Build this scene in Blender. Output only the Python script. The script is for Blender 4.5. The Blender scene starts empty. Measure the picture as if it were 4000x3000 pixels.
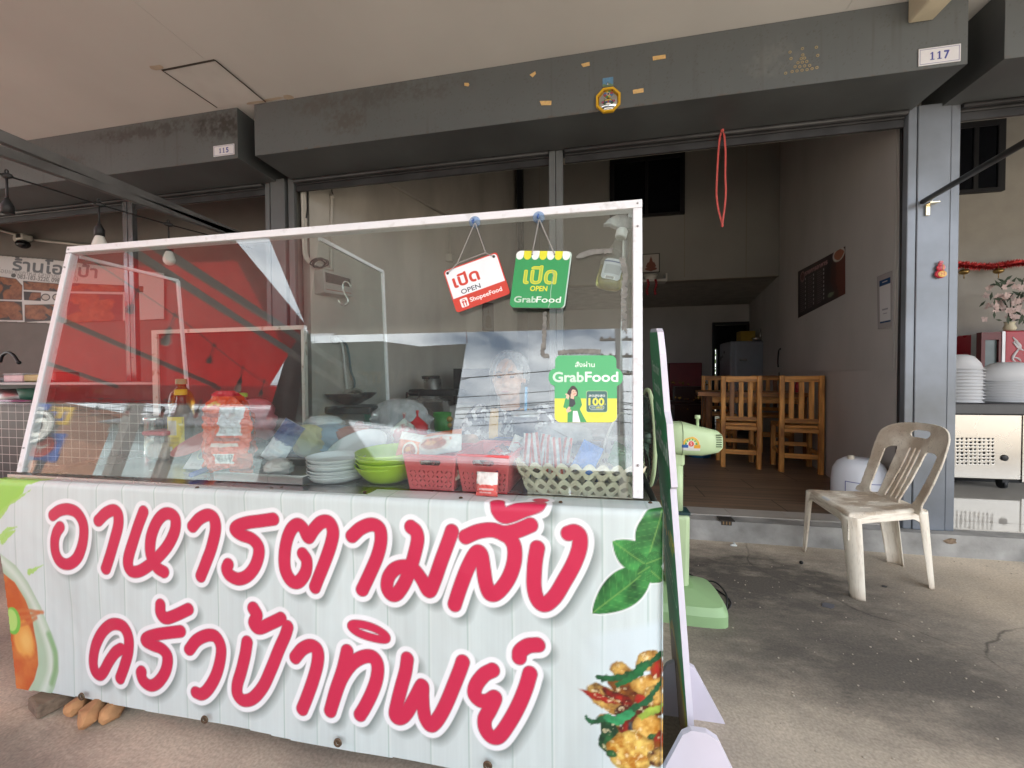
import bpy, math, random
import numpy as np
from mathutils import Vector, Matrix
random.seed(7)
SC = bpy.context.scene
COL = SC.collection
R = math.radians
# ---------------------------------------------------------------- camera
F_PX, CAM = 1560.0, np.array([0.0, 0.0, 1.05])
_y, _p, _r = R(11.03), R(-1.18), R(-0.318)
cf = np.array([-math.sin(_y)*math.cos(_p), math.cos(_y)*math.cos(_p), math.sin(_p)])
cr = np.array([math.cos(_y), math.sin(_y), 0.0])
cu = np.cross(cr, cf)
cr, cu = math.cos(_r)*cr + math.sin(_r)*cu, -math.sin(_r)*cr + math.cos(_r)*cu
cd = bpy.data.cameras.new('camera')
cam = bpy.data.objects.new('camera', cd)
COL.objects.link(cam)
cam.matrix_world = Matrix(((cr[0], cu[0], -cf[0], CAM[0]), (cr[1], cu[1], -cf[1], CAM[1]), (cr[2], cu[2], -cf[2], CAM[2]), (0, 0, 0, 1)))
cd.sensor_fit = 'HORIZONTAL'; cd.sensor_width = 36.0; cd.lens = 36.0*F_PX/4000.0
cd.clip_start = 0.02; cd.clip_end = 900.0
SC.camera = cam
# ---------------------------------------------------------------- sky, sun, exposure
SUN_EL, SUN_AZ = 62.0, 25.0          # high, behind the building (azimuth from +Y towards +X)
W = bpy.data.worlds.new("World"); SC.world = W; W.use_nodes = True
nt = W.node_tree; nt.nodes.clear()
out = nt.nodes.new('ShaderNodeOutputWorld'); bg = nt.nodes.new('ShaderNodeBackground')
sky = nt.nodes.new('ShaderNodeTexSky'); sky.sky_type = 'NISHITA'; sky.sun_disc = False
sky.sun_elevation = R(SUN_EL); sky.sun_rotation = R(SUN_AZ); sky.air_density = 1.2; sky.dust_density = 2.0
tc = nt.nodes.new('ShaderNodeTexCoord'); mp = nt.nodes.new('ShaderNodeMapping'); mp.inputs['Scale'].default_value = (1.0, 1.0, 2.2)
nz = nt.nodes.new('ShaderNodeTexNoise'); nz.inputs['Scale'].default_value = 2.3; nz.inputs['Detail'].default_value = 7; nz.inputs['Roughness'].default_value = 0.58
rp = nt.nodes.new('ShaderNodeValToRGB'); rp.color_ramp.elements[0].position = 0.33; rp.color_ramp.elements[1].position = 0.52
nz2 = nt.nodes.new('ShaderNodeTexNoise'); nz2.inputs['Scale'].default_value = 5.5; nz2.inputs['Detail'].default_value = 6
rp2 = nt.nodes.new('ShaderNodeValToRGB'); rp2.color_ramp.elements[0].position = 0.3; rp2.color_ramp.elements[0].color = (9.0, 9.6, 10.6, 1); rp2.color_ramp.elements[1].position = 0.7; rp2.color_ramp.elements[1].color = (17, 17.2, 17.6, 1)
mx = nt.nodes.new('ShaderNodeMix'); mx.data_type = 'RGBA'
L = nt.links.new
L(tc.outputs['Generated'], mp.inputs['Vector']); L(mp.outputs['Vector'], nz.inputs['Vector']); L(mp.outputs['Vector'], nz2.inputs['Vector'])
L(nz.outputs['Fac'], rp.inputs['Fac']); L(nz2.outputs['Fac'], rp2.inputs['Fac'])
L(rp.outputs['Color'], mx.inputs['Factor']); L(sky.outputs['Color'], mx.inputs['A']); L(rp2.outputs['Color'], mx.inputs['B'])
L(mx.outputs['Result'], bg.inputs['Color']); bg.inputs['Strength'].default_value = 0.10
L(bg.outputs['Background'], out.inputs['Surface'])
sd = bpy.data.lights.new('sun', 'SUN'); sd.energy = 4.5; sd.angle = R(0.53); sd.color = (1.0, 0.97, 0.92)
sun = bpy.data.objects.new('sun', sd); COL.objects.link(sun)
_d = Vector((math.sin(R(SUN_AZ))*math.cos(R(SUN_EL)), math.cos(R(SUN_AZ))*math.cos(R(SUN_EL)), math.sin(R(SUN_EL))))
sun.rotation_euler = _d.to_track_quat('Z', 'Y').to_euler()
vs = SC.view_settings
vs.view_transform = 'Standard'; vs.look = 'None'; vs.gamma = 1.0; vs.use_curve_mapping = False
vs.exposure = 1.55
SC.render.engine = 'CYCLES'
cy = SC.cycles
cy.max_bounces = 10; cy.diffuse_bounces = 5; cy.glossy_bounces = 5; cy.transmission_bounces = 8; cy.transparent_max_bounces = 24
cy.use_denoising = True; cy.caustics_reflective = False; cy.caustics_refractive = False
cy.sample_clamp_indirect = 8.0

# ---------------------------------------------------------------- pixel -> place on a known plane (photo is 4000 x 3000)
def ray(x, y): return cf + cr*(x-2000)/F_PX - cu*(y-1500)/F_PX
def P(x, y, **k):
    d = ray(x, y); (a, v), = k.items(); i = 'XYZ'.index(a)
    return CAM + d*(v-CAM[i])/d[i]
def PP(x, y, p0, n):
    d = ray(x, y); n = np.array(n, float)
    return CAM + d*(((np.array(p0)-CAM) @ n)/(d @ n))
def PPA(x, y, p0, n):
    """the same for arrays of pixels"""
    d = cf + cr*((x-2000)/F_PX)[..., None] - cu*((y-1500)/F_PX)[..., None]; n = np.array(n, float)
    q = CAM + d*(((np.array(p0)-CAM) @ n)/(d @ n))[..., None]
    return q[..., 0], q[..., 1], q[..., 2]
# the leaning front pane of the cart
G_BL, G_BR = P(67, 1844, Y=.985), P(2512, 1948, Y=1.0)
G_TL, G_TR = P(266, 965, Y=1.126), P(2508, 780, Y=1.141)
G_N = np.cross(G_BR-G_BL, G_TL-G_BL); G_N = G_N/np.linalg.norm(G_N)      # faces the street
if G_N[1] > 0: G_N = -G_N
def PG(x, y, off=0.0): return PP(x, y, G_BL + G_N*off, G_N)
def RP(x, y, **k):                                                       # what the pane mirrors at that pixel, on a known plane
    d = ray(x, y); p = PG(x, y); e = d - 2*(d @ G_N)*G_N
    (a, v), = k.items(); i = 'XYZ'.index(a)
    return p + e*(v-p[i])/e[i]

# ---------------------------------------------------------------- materials
MATS = {}
def mat(name, col, rough=0.6, metal=0.0, var=0.12, vscale=6.0, bump=0.0, bscale=40.0, spec=0.5, coat=0.0, trans=0.0, ior=1.45, alpha=1.0, col2=None, stretch=None, detail=5.0, lo=.35, hi=.65):
    if name in MATS: return MATS[name]
    m = bpy.data.materials.new(name); m.use_nodes = True; MATS[name] = m
    n = m.node_tree.nodes; l = m.node_tree.links.new; b = n['Principled BSDF']
    b.inputs['Roughness'].default_value = rough; b.inputs['Metallic'].default_value = metal
    b.inputs['Specular IOR Level'].default_value = spec; b.inputs['Coat Weight'].default_value = coat
    b.inputs['Transmission Weight'].default_value = trans; b.inputs['IOR'].default_value = ior; b.inputs['Alpha'].default_value = alpha
    c = tuple(col)+(1,)
    b.inputs['Base Color'].default_value = c
    if var > 0 or col2:
        t = n.new('ShaderNodeTexCoord'); q = n.new('ShaderNodeTexNoise'); q.inputs['Scale'].default_value = vscale; q.inputs['Detail'].default_value = detail
        mpn = n.new('ShaderNodeMapping')
        if stretch: mpn.inputs['Scale'].default_value = stretch
        l(t.outputs['Object'], mpn.inputs['Vector']); l(mpn.outputs['Vector'], q.inputs['Vector'])
        r = n.new('ShaderNodeValToRGB'); r.color_ramp.elements[0].position = lo; r.color_ramp.elements[1].position = hi
        r.color_ramp.elements[0].color = tuple(x*(1-var) for x in (col2 or col))+(1,)
        r.color_ramp.elements[1].color = tuple(min(1, x*(1+var)) for x in col)+(1,)
        l(q.outputs['Fac'], r.inputs['Fac']); l(r.outputs['Color'], b.inputs['Base Color'])
        rr = n.new('ShaderNodeMapRange'); rr.inputs['To Min'].default_value = max(0, rough-.08); rr.inputs['To Max'].default_value = min(1, rough+.08)
        l(q.outputs['Fac'], rr.inputs['Value']); l(rr.outputs['Result'], b.inputs['Roughness'])
    if bump > 0:
        t2 = n.new('ShaderNodeTexCoord'); q2 = n.new('ShaderNodeTexNoise'); q2.inputs['Scale'].default_value = bscale; q2.inputs['Detail'].default_value = 4
        bp = n.new('ShaderNodeBump'); bp.inputs['Strength'].default_value = bump; bp.inputs['Distance'].default_value = 0.01
        l(t2.outputs['Object'], q2.inputs['Vector']); l(q2.outputs['Fac'], bp.inputs['Height']); l(bp.outputs['Normal'], b.inputs['Normal'])
    return m
def pmat(name, rough=0.5, spec=0.5, bump=0.0, bscale=300.0, coat=0.0, alpha=False):
    """printed sheet: colour from the mesh's print attribute"""
    if name in MATS: return MATS[name]
    m = bpy.data.materials.new(name); m.use_nodes = True; MATS[name] = m
    n = m.node_tree.nodes; l = m.node_tree.links.new; b = n['Principled BSDF']
    a = n.new('ShaderNodeAttribute'); a.attribute_name = 'print'
    l(a.outputs['Color'], b.inputs['Base Color'])
    b.inputs['Roughness'].default_value = rough; b.inputs['Specular IOR Level'].default_value = spec; b.inputs['Coat Weight'].default_value = coat
    if bump > 0:
        t2 = n.new('ShaderNodeTexCoord'); q2 = n.new('ShaderNodeTexNoise'); q2.inputs['Scale'].default_value = bscale
        bp = n.new('ShaderNodeBump'); bp.inputs['Strength'].default_value = bump; bp.inputs['Distance'].default_value = 0.004
        l(t2.outputs['Object'], q2.inputs['Vector']); l(q2.outputs['Fac'], bp.inputs['Height']); l(bp.outputs['Normal'], b.inputs['Normal'])
    return m
def glass_mat(name, tint=(0.93, 0.97, 0.96), ior=1.45, rough=0.0, film=0.0, film_col=(.8, .8, .8)):
    """clear sheet: straight transmission plus Fresnel mirror, optional dusty film"""
    if name in MATS: return MATS[name]
    m = bpy.data.materials.new(name); m.use_nodes = True; MATS[name] = m
    n = m.node_tree.nodes; l = m.node_tree.links.new; n.clear()
    o = n.new('ShaderNodeOutputMaterial'); tr = n.new('ShaderNodeBsdfTransparent'); tr.inputs['Color'].default_value = tuple(tint)+(1,)
    g = n.new('ShaderNodeBsdfGlossy'); g.inputs['Roughness'].default_value = rough
    f0 = ((ior-1)/(ior+1))**2                       # Schlick, the same from both sides of the thin sheet
    lw = n.new('ShaderNodeLayerWeight'); lw.inputs['Blend'].default_value = .5
    pw = n.new('ShaderNodeMath'); pw.operation = 'POWER'; l(lw.outputs['Facing'], pw.inputs[0]); pw.inputs[1].default_value = 5
    fr = n.new('ShaderNodeMath'); fr.operation = 'MULTIPLY_ADD'; l(pw.outputs['Value'], fr.inputs[0]); fr.inputs[1].default_value = 1-f0; fr.inputs[2].default_value = f0
    mxs = n.new('ShaderNodeMixShader'); l(fr.outputs['Value'], mxs.inputs['Fac']); l(tr.outputs['BSDF'], mxs.inputs[1]); l(g.outputs['BSDF'], mxs.inputs[2])
    last = mxs
    if film > 0:
        d = n.new('ShaderNodeBsdfDiffuse'); d.inputs['Color'].default_value = tuple(film_col)+(1,)
        t = n.new('ShaderNodeTexCoord'); mpn = n.new('ShaderNodeMapping'); mpn.inputs['Scale'].default_value = (1, 1, .25)
        q = n.new('ShaderNodeTexNoise'); q.inputs['Scale'].default_value = 9; q.inputs['Detail'].default_value = 8; q.inputs['Roughness'].default_value = .7
        l(t.outputs['Object'], mpn.inputs['Vector']); l(mpn.outputs['Vector'], q.inputs['Vector'])
        rr = n.new('ShaderNodeMapRange'); rr.inputs['From Min'].default_value = .35; rr.inputs['From Max'].default_value = .75; rr.inputs['To Min'].default_value = film*.5; rr.inputs['To Max'].default_value = film*1.6
        l(q.outputs['Fac'], rr.inputs['Value'])
        m2 = n.new('ShaderNodeMixShader'); l(rr.outputs['Result'], m2.inputs['Fac']); l(mxs.outputs['Shader'], m2.inputs[1]); l(d.outputs['BSDF'], m2.inputs[2]); last = m2
    l(last.outputs['Shader'], o.inputs['Surface'])
    return m

# ---------------------------------------------------------------- mesh building
class MB:
    def __init__(s): s.v = []; s.f = []; s.smooth = []
    def add(s, vs, fs, smooth=False):
        o = len(s.v); s.v += [tuple(map(float, p)) for p in vs]; s.f += [tuple(i+o for i in q) for q in fs]; s.smooth += [smooth]*len(fs); return s
    def box(s, a, b, bev=0.0):
        x0, y0, z0 = [min(p, q) for p, q in zip(a, b)]; x1, y1, z1 = [max(p, q) for p, q in zip(a, b)]
        if bev <= 0:
            v = [(x0, y0, z0), (x1, y0, z0), (x1, y1, z0), (x0, y1, z0), (x0, y0, z1), (x1, y0, z1), (x1, y1, z1), (x0, y1, z1)]
            return s.add(v, [(0, 3, 2, 1), (4, 5, 6, 7), (0, 1, 5, 4), (1, 2, 6, 5), (2, 3, 7, 6), (3, 0, 4, 7)])
        c = np.array([(x0+x1)/2, (y0+y1)/2, (z0+z1)/2]); h = np.array([(x1-x0)/2, (y1-y0)/2, (z1-z0)/2]); e = min(bev, .49*min(h)*2)
        v = []
        for sx in (-1, 1):
            for sy in (-1, 1):
                for sz in (-1, 1):
                    k = np.array([sx, sy, sz])
                    for ax in range(3):
                        q = h - e; q[ax] = h[ax]; v.append(tuple(c + k*q))
        idx = lambda sx, sy, sz, ax: ((sx > 0)*4 + (sy > 0)*2 + (sz > 0))*3 + ax
        fs = []
        for ax in range(3):
            u, w = [(1, 2), (2, 0), (0, 1)][ax]
            for sg in (-1, 1):
                q = []
                for su, sw in ((-1, -1), (1, -1), (1, 1), (-1, 1)):
                    t = [0, 0, 0]; t[ax] = sg; t[u] = su; t[w] = sw; q.append(idx(*t, ax))
                fs.append(tuple(q if sg > 0 else q[::-1]))
        for ax in range(3):                       # edges along ax
            u, w = [(1, 2), (2, 0), (0, 1)][ax]
            for su in (-1, 1):
                for sw in (-1, 1):
                    t0 = [0, 0, 0]; t0[ax] = -1; t0[u] = su; t0[w] = sw; t1 = list(t0); t1[ax] = 1
                    q = (idx(*t0, u), idx(*t1, u), idx(*t1, w), idx(*t0, w))
                    fs.append(q if su*sw < 0 else q[::-1])
        for sx in (-1, 1):
            for sy in (-1, 1):
                for sz in (-1, 1):
                    q = (idx(sx, sy, sz, 0), idx(sx, sy, sz, 1), idx(sx, sy, sz, 2)); fs.append(q if sx*sy*sz > 0 else q[::-1])
        return s.add(v, fs)
    def obox(s, p, q, w, h, up=(0, 0, 1)):
        """bar of section w x h from p to q"""
        p, q = np.array(p, float), np.array(q, float); d = q-p; d /= np.linalg.norm(d); u = np.array(up, float)
        a = np.cross(d, u); a /= np.linalg.norm(a); b = np.cross(a, d)
        v = [c + a*i*w/2 + b*j*h/2 for c in (p, q) for i, j in ((-1, -1), (1, -1), (1, 1), (-1, 1))]
        return s.add(v, [(3, 2, 1, 0), (4, 5, 6, 7), (0, 1, 5, 4), (1, 2, 6, 5), (2, 3, 7, 6), (3, 0, 4, 7)])
    def lathe(s, c, prof, n=32, axis='Z', sx=1.0, sy=1.0, cap=True, smooth=True, mtx=None):
        """prof: (r, h) pairs"""
        v = []; fs = []
        for r, h in prof:
            for k in range(n):
                t = 2*math.pi*k/n; p = np.array((r*math.cos(t)*sx, r*math.sin(t)*sy, h))
                if axis == 'Y': p = np.array((p[0], p[2], p[1]))
                if axis == 'X': p = np.array((p[2], p[0], p[1]))
                if mtx is not None: p = mtx @ p
                v.append(p + np.array(c, float))
        for i in range(len(prof)-1):
            for k in range(n):
                a, b = i*n+k, i*n+(k+1) % n; q = (a, b, b+n, a+n); fs.append(q if axis != 'Y' else q[::-1])
        s.add(v, fs, smooth)
        if cap:
            o = len(s.v)-len(v)
            if prof[0][0] > 1e-6: s.f.append(tuple(o+k for k in range(n))[::-1]); s.smooth.append(False)
            if prof[-1][0] > 1e-6: s.f.append(tuple(o+(len(prof)-1)*n+k for k in range(n))); s.smooth.append(False)
        return s
    def tube(s, pts, r, n=8, cap=True, closed=False, smooth=True):
        pts = [np.array(p, float) for p in pts]; m = len(pts); v = []; fs = []; prev = None
        for i, p in enumerate(pts):
            a = pts[(i-1) % m] if (i or closed) else p; b = pts[(i+1) % m] if (i < m-1 or closed) else p
            d = b-a; d = d/(np.linalg.norm(d)+1e-12)
            if prev is None:
                u = np.cross(d, (0, 0, 1)); u = np.cross(d, (1, 0, 0)) if np.linalg.norm(u) < .1 else u
            else: u = prev - d*(prev @ d)
            u = u/(np.linalg.norm(u)+1e-12); prev = u; w = np.cross(d, u); rr = r[i] if hasattr(r, '__len__') else r
            for k in range(n):
                t = 2*math.pi*k/n; v.append(p + (u*math.cos(t)+w*math.sin(t))*rr)
        for i in range(m if closed else m-1):
            for k in range(n):
                a, b = i*n+k, i*n+(k+1) % n; j = ((i+1) % m)*n; fs.append((a, b, j+(k+1) % n, j+k))
        s.add(v, fs, smooth)
        if cap and not closed:
            o = len(s.v)-len(v); s.f.append(tuple(o+k for k in range(n))[::-1]); s.f.append(tuple(o+(m-1)*n+k for k in range(n))); s.smooth += [False, False]
        return s
    def prism(s, poly, z0, z1, frame=None):
        """extrude a 2-D outline; frame(u, v, w) -> xyz"""
        fr = frame or (lambda a, b, c: (a, b, c)); n = len(poly)
        v = [fr(a, b, z0) for a, b in poly]+[fr(a, b, z1) for a, b in poly]
        fs = [tuple(range(n))[::-1], tuple(range(n, 2*n))]+[(i, (i+1) % n, n+(i+1) % n, n+i) for i in range(n)]
        return s.add(v, fs)
    def grid(s, fn, nu, nv, smooth=True, thick=None):
        """fn(u, v) in 0..1 -> xyz"""
        v = [fn(i/nu, j/nv) for j in range(nv+1) for i in range(nu+1)]
        fs = [(j*(nu+1)+i, j*(nu+1)+i+1, (j+1)*(nu+1)+i+1, (j+1)*(nu+1)+i) for j in range(nv) for i in range(nu)]
        return s.add(v, fs, smooth)
    def ball(s, c, r, n=16, m=10, sx=1, sy=1, sz=1, jit=0.0):
        v = []; fs = []; rnd = random.Random(hash((round(c[0]*1e3), round(c[1]*1e3), round(c[2]*1e3))) & 0xffff)
        for j in range(m+1):
            t = math.pi*j/m
            for k in range(n):
                p = 2*math.pi*k/n; q = 1+(rnd.random()-.5)*jit*(0 < j < m)
                v.append((c[0]+r*sx*q*math.sin(t)*math.cos(p), c[1]+r*sy*q*math.sin(t)*math.sin(p), c[2]+r*sz*q*math.cos(t)))
        for j in range(m):
            for k in range(n): fs.append((j*n+k, (j+1)*n+k, (j+1)*n+(k+1) % n, j*n+(k+1) % n))
        return s.add(v, fs, True)
    def xf(s, M):
        s.v = [tuple(M @ Vector(p)) for p in s.v]; return s

def link(o, parent=None):
    COL.objects.link(o)
    if parent is not None: o.parent = parent
    return o
def tag(o, label=None, cat=None, group=None, kind=None):
    if label: o['label'] = label
    if cat: o['category'] = cat
    if group: o['group'] = group
    if kind: o['kind'] = kind
    return o
def thing(name, label, cat, loc=(0, 0, 0), rz=0.0, group=None):
    o = bpy.data.objects.new(name, None); o.empty_display_size = .05; link(o); o.location = tuple(map(float, loc)); o.rotation_euler = (0, 0, rz)
    return tag(o, label, cat, group)
def obj(name, mb, m, parent=None, local=False, weld=False, solid=0.0, sub=0, bevel=0.0):
    """one mesh object; vertices are in world coordinates unless local"""
    v = np.array(mb.v, dtype=np.float64)
    if parent is not None:
        if not local:
            o0 = np.zeros(3); p = parent
            while p is not None: o0 += np.array(p.location); p = p.parent
            v = v-o0
        loc = (0, 0, 0)
    elif local: loc = (0, 0, 0)
    else:
        lo, hi = v.min(0), v.max(0); loc = ((lo[0]+hi[0])/2, (lo[1]+hi[1])/2, lo[2]); v = v-np.array(loc)
    me = bpy.data.meshes.new(name); me.from_pydata([tuple(p) for p in v], [], mb.f); me.update()
    me.polygons.foreach_set('use_smooth', mb.smooth)
    if weld:
        import bmesh
        b = bmesh.new(); b.from_mesh(me); bmesh.ops.remove_doubles(b, verts=b.verts, dist=1e-5); bmesh.ops.recalc_face_normals(b, faces=b.faces); b.to_mesh(me); b.free()
    me.materials.append(m)
    o = bpy.data.objects.new(name, me); link(o, parent); o.location = loc
    if solid: md = o.modifiers.new('solid', 'SOLIDIFY'); md.thickness = solid; md.offset = 0
    if bevel: md = o.modifiers.new('bevel', 'BEVEL'); md.width = bevel; md.segments = 2; md.limit_method = 'ANGLE'
    if sub: md = o.modifiers.new('sub', 'SUBSURF'); md.levels = sub; md.render_levels = sub
    return o
def struct(name, mb, m):
    o = obj(name, mb, m); o['kind'] = 'structure'; return o
def copy_tree(o, parent=None):
    c = o.copy(); COL.objects.link(c)
    if parent is not None: c.parent = parent
    for ch in list(o.children): copy_tree(ch, c)
    return c
def smooth_path(pts, k=8, closed=False):
    """Catmull-Rom through the points"""
    p = [np.array(q, float) for q in pts]; n = len(p); o = []
    rng = range(n if closed else n-1)
    for i in rng:
        a = p[(i-1) % n] if (i or closed) else 2*p[0]-p[1]; b = p[i]; c = p[(i+1) % n]; d = p[(i+2) % n] if (i < n-2 or closed) else 2*p[-1]-p[-2]
        for j in range(k):
            t = j/k; o.append(.5*((2*b)+(c-a)*t+(2*a-5*b+4*c-d)*t*t+(3*b-3*c+d-a)*t**3))
    if not closed: o.append(p[-1])
    return o

# ---------------------------------------------------------------- printed sheets: paint on a fine grid of vertices
def vnoise(x, y, seed=0):
    xi, yi = np.floor(x).astype(int), np.floor(y).astype(int); fx, fy = x-xi, y-yi; fx, fy = fx*fx*(3-2*fx), fy*fy*(3-2*fy)
    def h(a, b):
        q = (a*374761393+b*668265263+seed*1442695041) & 0xffffffff; q = ((q ^ (q >> 13))*1274126177) & 0xffffffff
        return ((q ^ (q >> 16)) & 0xffff)/65535.0
    return (h(xi, yi)*(1-fx)+h(xi+1, yi)*fx)*(1-fy)+(h(xi, yi+1)*(1-fx)+h(xi+1, yi+1)*fx)*fy
def fbm(x, y, seed=0, o=4):
    s = np.zeros_like(x); a = .5; f = 1.0
    for i in range(o): s += a*vnoise(x*f, y*f, seed+i*17); a *= .5; f *= 2.03
    return s/(1-.5**o)
class Paint:
    def __init__(s, x0, x1, y0, y1, res, col=(1, 1, 1)):
        s.nx, s.ny = int(round((x1-x0)/res)), int(round((y1-y0)/res)); s.res = res
        s.x, s.y = np.meshgrid(np.linspace(x0, x1, s.nx+1), np.linspace(y0, y1, s.ny+1))
        s.c = np.ones(s.x.shape+(3,))*np.array(col, float); s.keep = None
    def put(s, sdf, col, a=1.0, soft=None):
        k = np.clip(.5-sdf/((soft or s.res)), 0, 1)*a; k = k[..., None]
        s.c = s.c*(1-k)+np.array(col)*k; return s
    def capsule(s, pts, r):
        d = np.full(s.x.shape, 9.0); pts = np.array(pts, float)
        rr = np.array(r, float) if hasattr(r, '__len__') else np.full(len(pts), float(r))
        for i in range(len(pts)-1):
            a, b = pts[i], pts[i+1]; m = max(rr[i], rr[i+1])+.06
            j0 = np.searchsorted(s.y[:, 0], min(a[1], b[1])-m); j1 = np.searchsorted(s.y[:, 0], max(a[1], b[1])+m)
            i0 = np.searchsorted(s.x[0], min(a[0], b[0])-m); i1 = np.searchsorted(s.x[0], max(a[0], b[0])+m)
            if j1 <= j0 or i1 <= i0: continue
            X, Y = s.x[j0:j1, i0:i1], s.y[j0:j1, i0:i1]; e = b-a; t = np.clip(((X-a[0])*e[0]+(Y-a[1])*e[1])/(e @ e+1e-12), 0, 1)
            q = np.hypot(X-a[0]-t*e[0], Y-a[1]-t*e[1])-(rr[i]*(1-t)+rr[i+1]*t)
            d[j0:j1, i0:i1] = np.minimum(d[j0:j1, i0:i1], q)
        return d
    def ell(s, cx, cy, rx, ry, ang=0.0):
        c, q = math.cos(ang), math.sin(ang); X, Y = s.x-cx, s.y-cy; u, v = X*c+Y*q, -X*q+Y*c
        return (np.hypot(u/rx, v/ry)-1)*min(rx, ry)
    def rrect(s, x0, x1, y0, y1, r=0.0, ang=0.0):
        cx, cy_ = (x0+x1)/2, (y0+y1)/2; c, q = math.cos(ang), math.sin(ang); X, Y = s.x-cx, s.y-cy_; u, v = X*c+Y*q, -X*q+Y*c
        a, b = np.abs(u)-(x1-x0)/2+r, np.abs(v)-(y1-y0)/2+r
        return np.hypot(np.maximum(a, 0), np.maximum(b, 0))+np.minimum(np.maximum(a, b), 0)-r
    def poly(s, pts):
        pts = np.array(pts, float); ins = np.zeros(s.x.shape, bool); d = np.full(s.x.shape, 9.0); n = len(pts)
        for i in range(n):
            a, b = pts[i], pts[(i+1) % n]; e = b-a; t = np.clip(((s.x-a[0])*e[0]+(s.y-a[1])*e[1])/(e @ e+1e-12), 0, 1)
            d = np.minimum(d, np.hypot(s.x-a[0]-t*e[0], s.y-a[1]-t*e[1]))
            if abs(e[1]) > 1e-12: ins ^= ((a[1] > s.y) != (b[1] > s.y)) & (s.x < e[0]*(s.y-a[1])/e[1]+a[0])
        return np.where(ins, -d, d)
    def text(s, body, cx, cy_, h, col, w=None, bold=0.0, ang=0.0, align='CENTER', a=1.0, flip=False, shear=0.0):
        """write with the built-in font: cap height h, optional forced width w"""
        T = text_tris(body)
        if T is None: return s
        tri, lo, hi = T; ww = hi[0]-lo[0]; k = h/CAPH; kx = k if w is None else w/ww
        q = tri.copy(); q[..., 0] = (q[..., 0]-(lo[0]+hi[0])/2)*kx if align == 'CENTER' else (q[..., 0]-lo[0])*kx
        q[..., 1] = (q[..., 1]-CAPH/2)*k; q[..., 0] += shear*q[..., 1]
        if flip: q[..., 0] *= -1
        c, n_ = math.cos(ang), math.sin(ang); X = q[..., 0]*c-q[..., 1]*n_+cx; Y = q[..., 0]*n_+q[..., 1]*c+cy_
        x0, y0 = s.x[0, 0], s.y[0, 0]; cov = np.zeros(s.x.shape); ss = 3; offs = [((i+.5)/ss-.5)*s.res for i in range(ss)]
        hits = [[np.zeros(s.x.shape, bool) for _ in offs] for _ in offs]
        b = bold*h
        dirs = [(0, 0)] if b == 0 else [(0, 0), (b, 0), (-b, 0), (0, b), (0, -b), (b*.7, b*.7), (-b*.7, b*.7), (b*.7, -b*.7), (-b*.7, -b*.7)]
        for t in range(len(X)):
            for dx, dy in dirs:
                ax, bx, ex = X[t]+dx; ay, by, ey = Y[t]+dy
                i0 = max(0, int((min(ax, bx, ex)-x0)/s.res)-1); i1 = min(s.nx+1, int((max(ax, bx, ex)-x0)/s.res)+3)
                j0 = max(0, int((min(ay, by, ey)-y0)/s.res)-1); j1 = min(s.ny+1, int((max(ay, by, ey)-y0)/s.res)+3)
                if i1 <= i0 or j1 <= j0: continue
                gx, gy = s.x[j0:j1, i0:i1], s.y[j0:j1, i0:i1]
                for u, ou in enumerate(offs):
                    for v, ov in enumerate(offs):
                        px_, py_ = gx+ou, gy+ov
                        d1 = (bx-ax)*(py_-ay)-(by-ay)*(px_-ax); d2 = (ex-bx)*(py_-by)-(ey-by)*(px_-bx); d3 = (ax-ex)*(py_-ey)-(ay-ey)*(px_-ex)
                        hits[u][v][j0:j1, i0:i1] |= ((d1 >= 0) & (d2 >= 0) & (d3 >= 0)) | ((d1 <= 0) & (d2 <= 0) & (d3 <= 0))
        for r_ in hits:
            for q_ in r_: cov += q_
        cov = (cov/(ss*ss)*a)[..., None]; s.c = s.c*(1-cov)+np.array(col)*cov; return s
    def cut(s, sdf): s.keep = sdf if s.keep is None else np.maximum(s.keep, sdf); return s
    def sheet(s, name, fn, m, parent=None, solid=0.0):
        """fn(x array, y array) -> (X, Y, Z) arrays in world coordinates"""
        X, Y, Z = fn(s.x, s.y); co = np.stack([X, Y, Z], -1).reshape(-1, 3).astype(np.float64)
        W_ = s.nx+1; I = np.arange((s.ny+1)*W_).reshape(s.ny+1, W_)
        q = np.stack([I[:-1, :-1], I[:-1, 1:], I[1:, 1:], I[1:, :-1]], -1).reshape(-1, 4)
        if s.keep is not None:
            k = (s.keep <= 0).reshape(-1); q = q[k[q].any(1)]
            kv = np.zeros(len(co), bool); kv[q.reshape(-1)] = True
        else: kv = np.ones(len(co), bool)
        mp_ = np.cumsum(kv)-1; co = co[kv]; q = mp_[q]; colr = np.concatenate([np.clip(s.c, 0, 1).reshape(-1, 3)[kv], np.ones((kv.sum(), 1))], 1)
        if parent is not None:
            o0 = np.zeros(3); p = parent
            while p is not None: o0 += np.array(p.location); p = p.parent
            co = co-o0; loc = (0, 0, 0)
        else:
            lo, hi = co.min(0), co.max(0); loc = ((lo[0]+hi[0])/2, (lo[1]+hi[1])/2, lo[2]); co = co-np.array(loc)
        me = bpy.data.meshes.new(name); me.vertices.add(len(co)); me.vertices.foreach_set('co', co.reshape(-1))
        me.loops.add(len(q)*4); me.loops.foreach_set('vertex_index', q.reshape(-1).astype(np.int32))
        me.polygons.add(len(q)); me.polygons.foreach_set('loop_start', np.arange(0, len(q)*4, 4, dtype=np.int32)); me.polygons.foreach_set('loop_total', np.full(len(q), 4, np.int32))
        me.update(calc_edges=True); me.polygons.foreach_set('use_smooth', np.ones(len(q), bool))
        at = me.color_attributes.new('print', 'FLOAT_COLOR', 'POINT'); at.data.foreach_set('color', colr.reshape(-1).astype(np.float32))
        me.materials.append(m); o = bpy.data.objects.new(name, me); link(o, parent); o.location = loc
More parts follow.
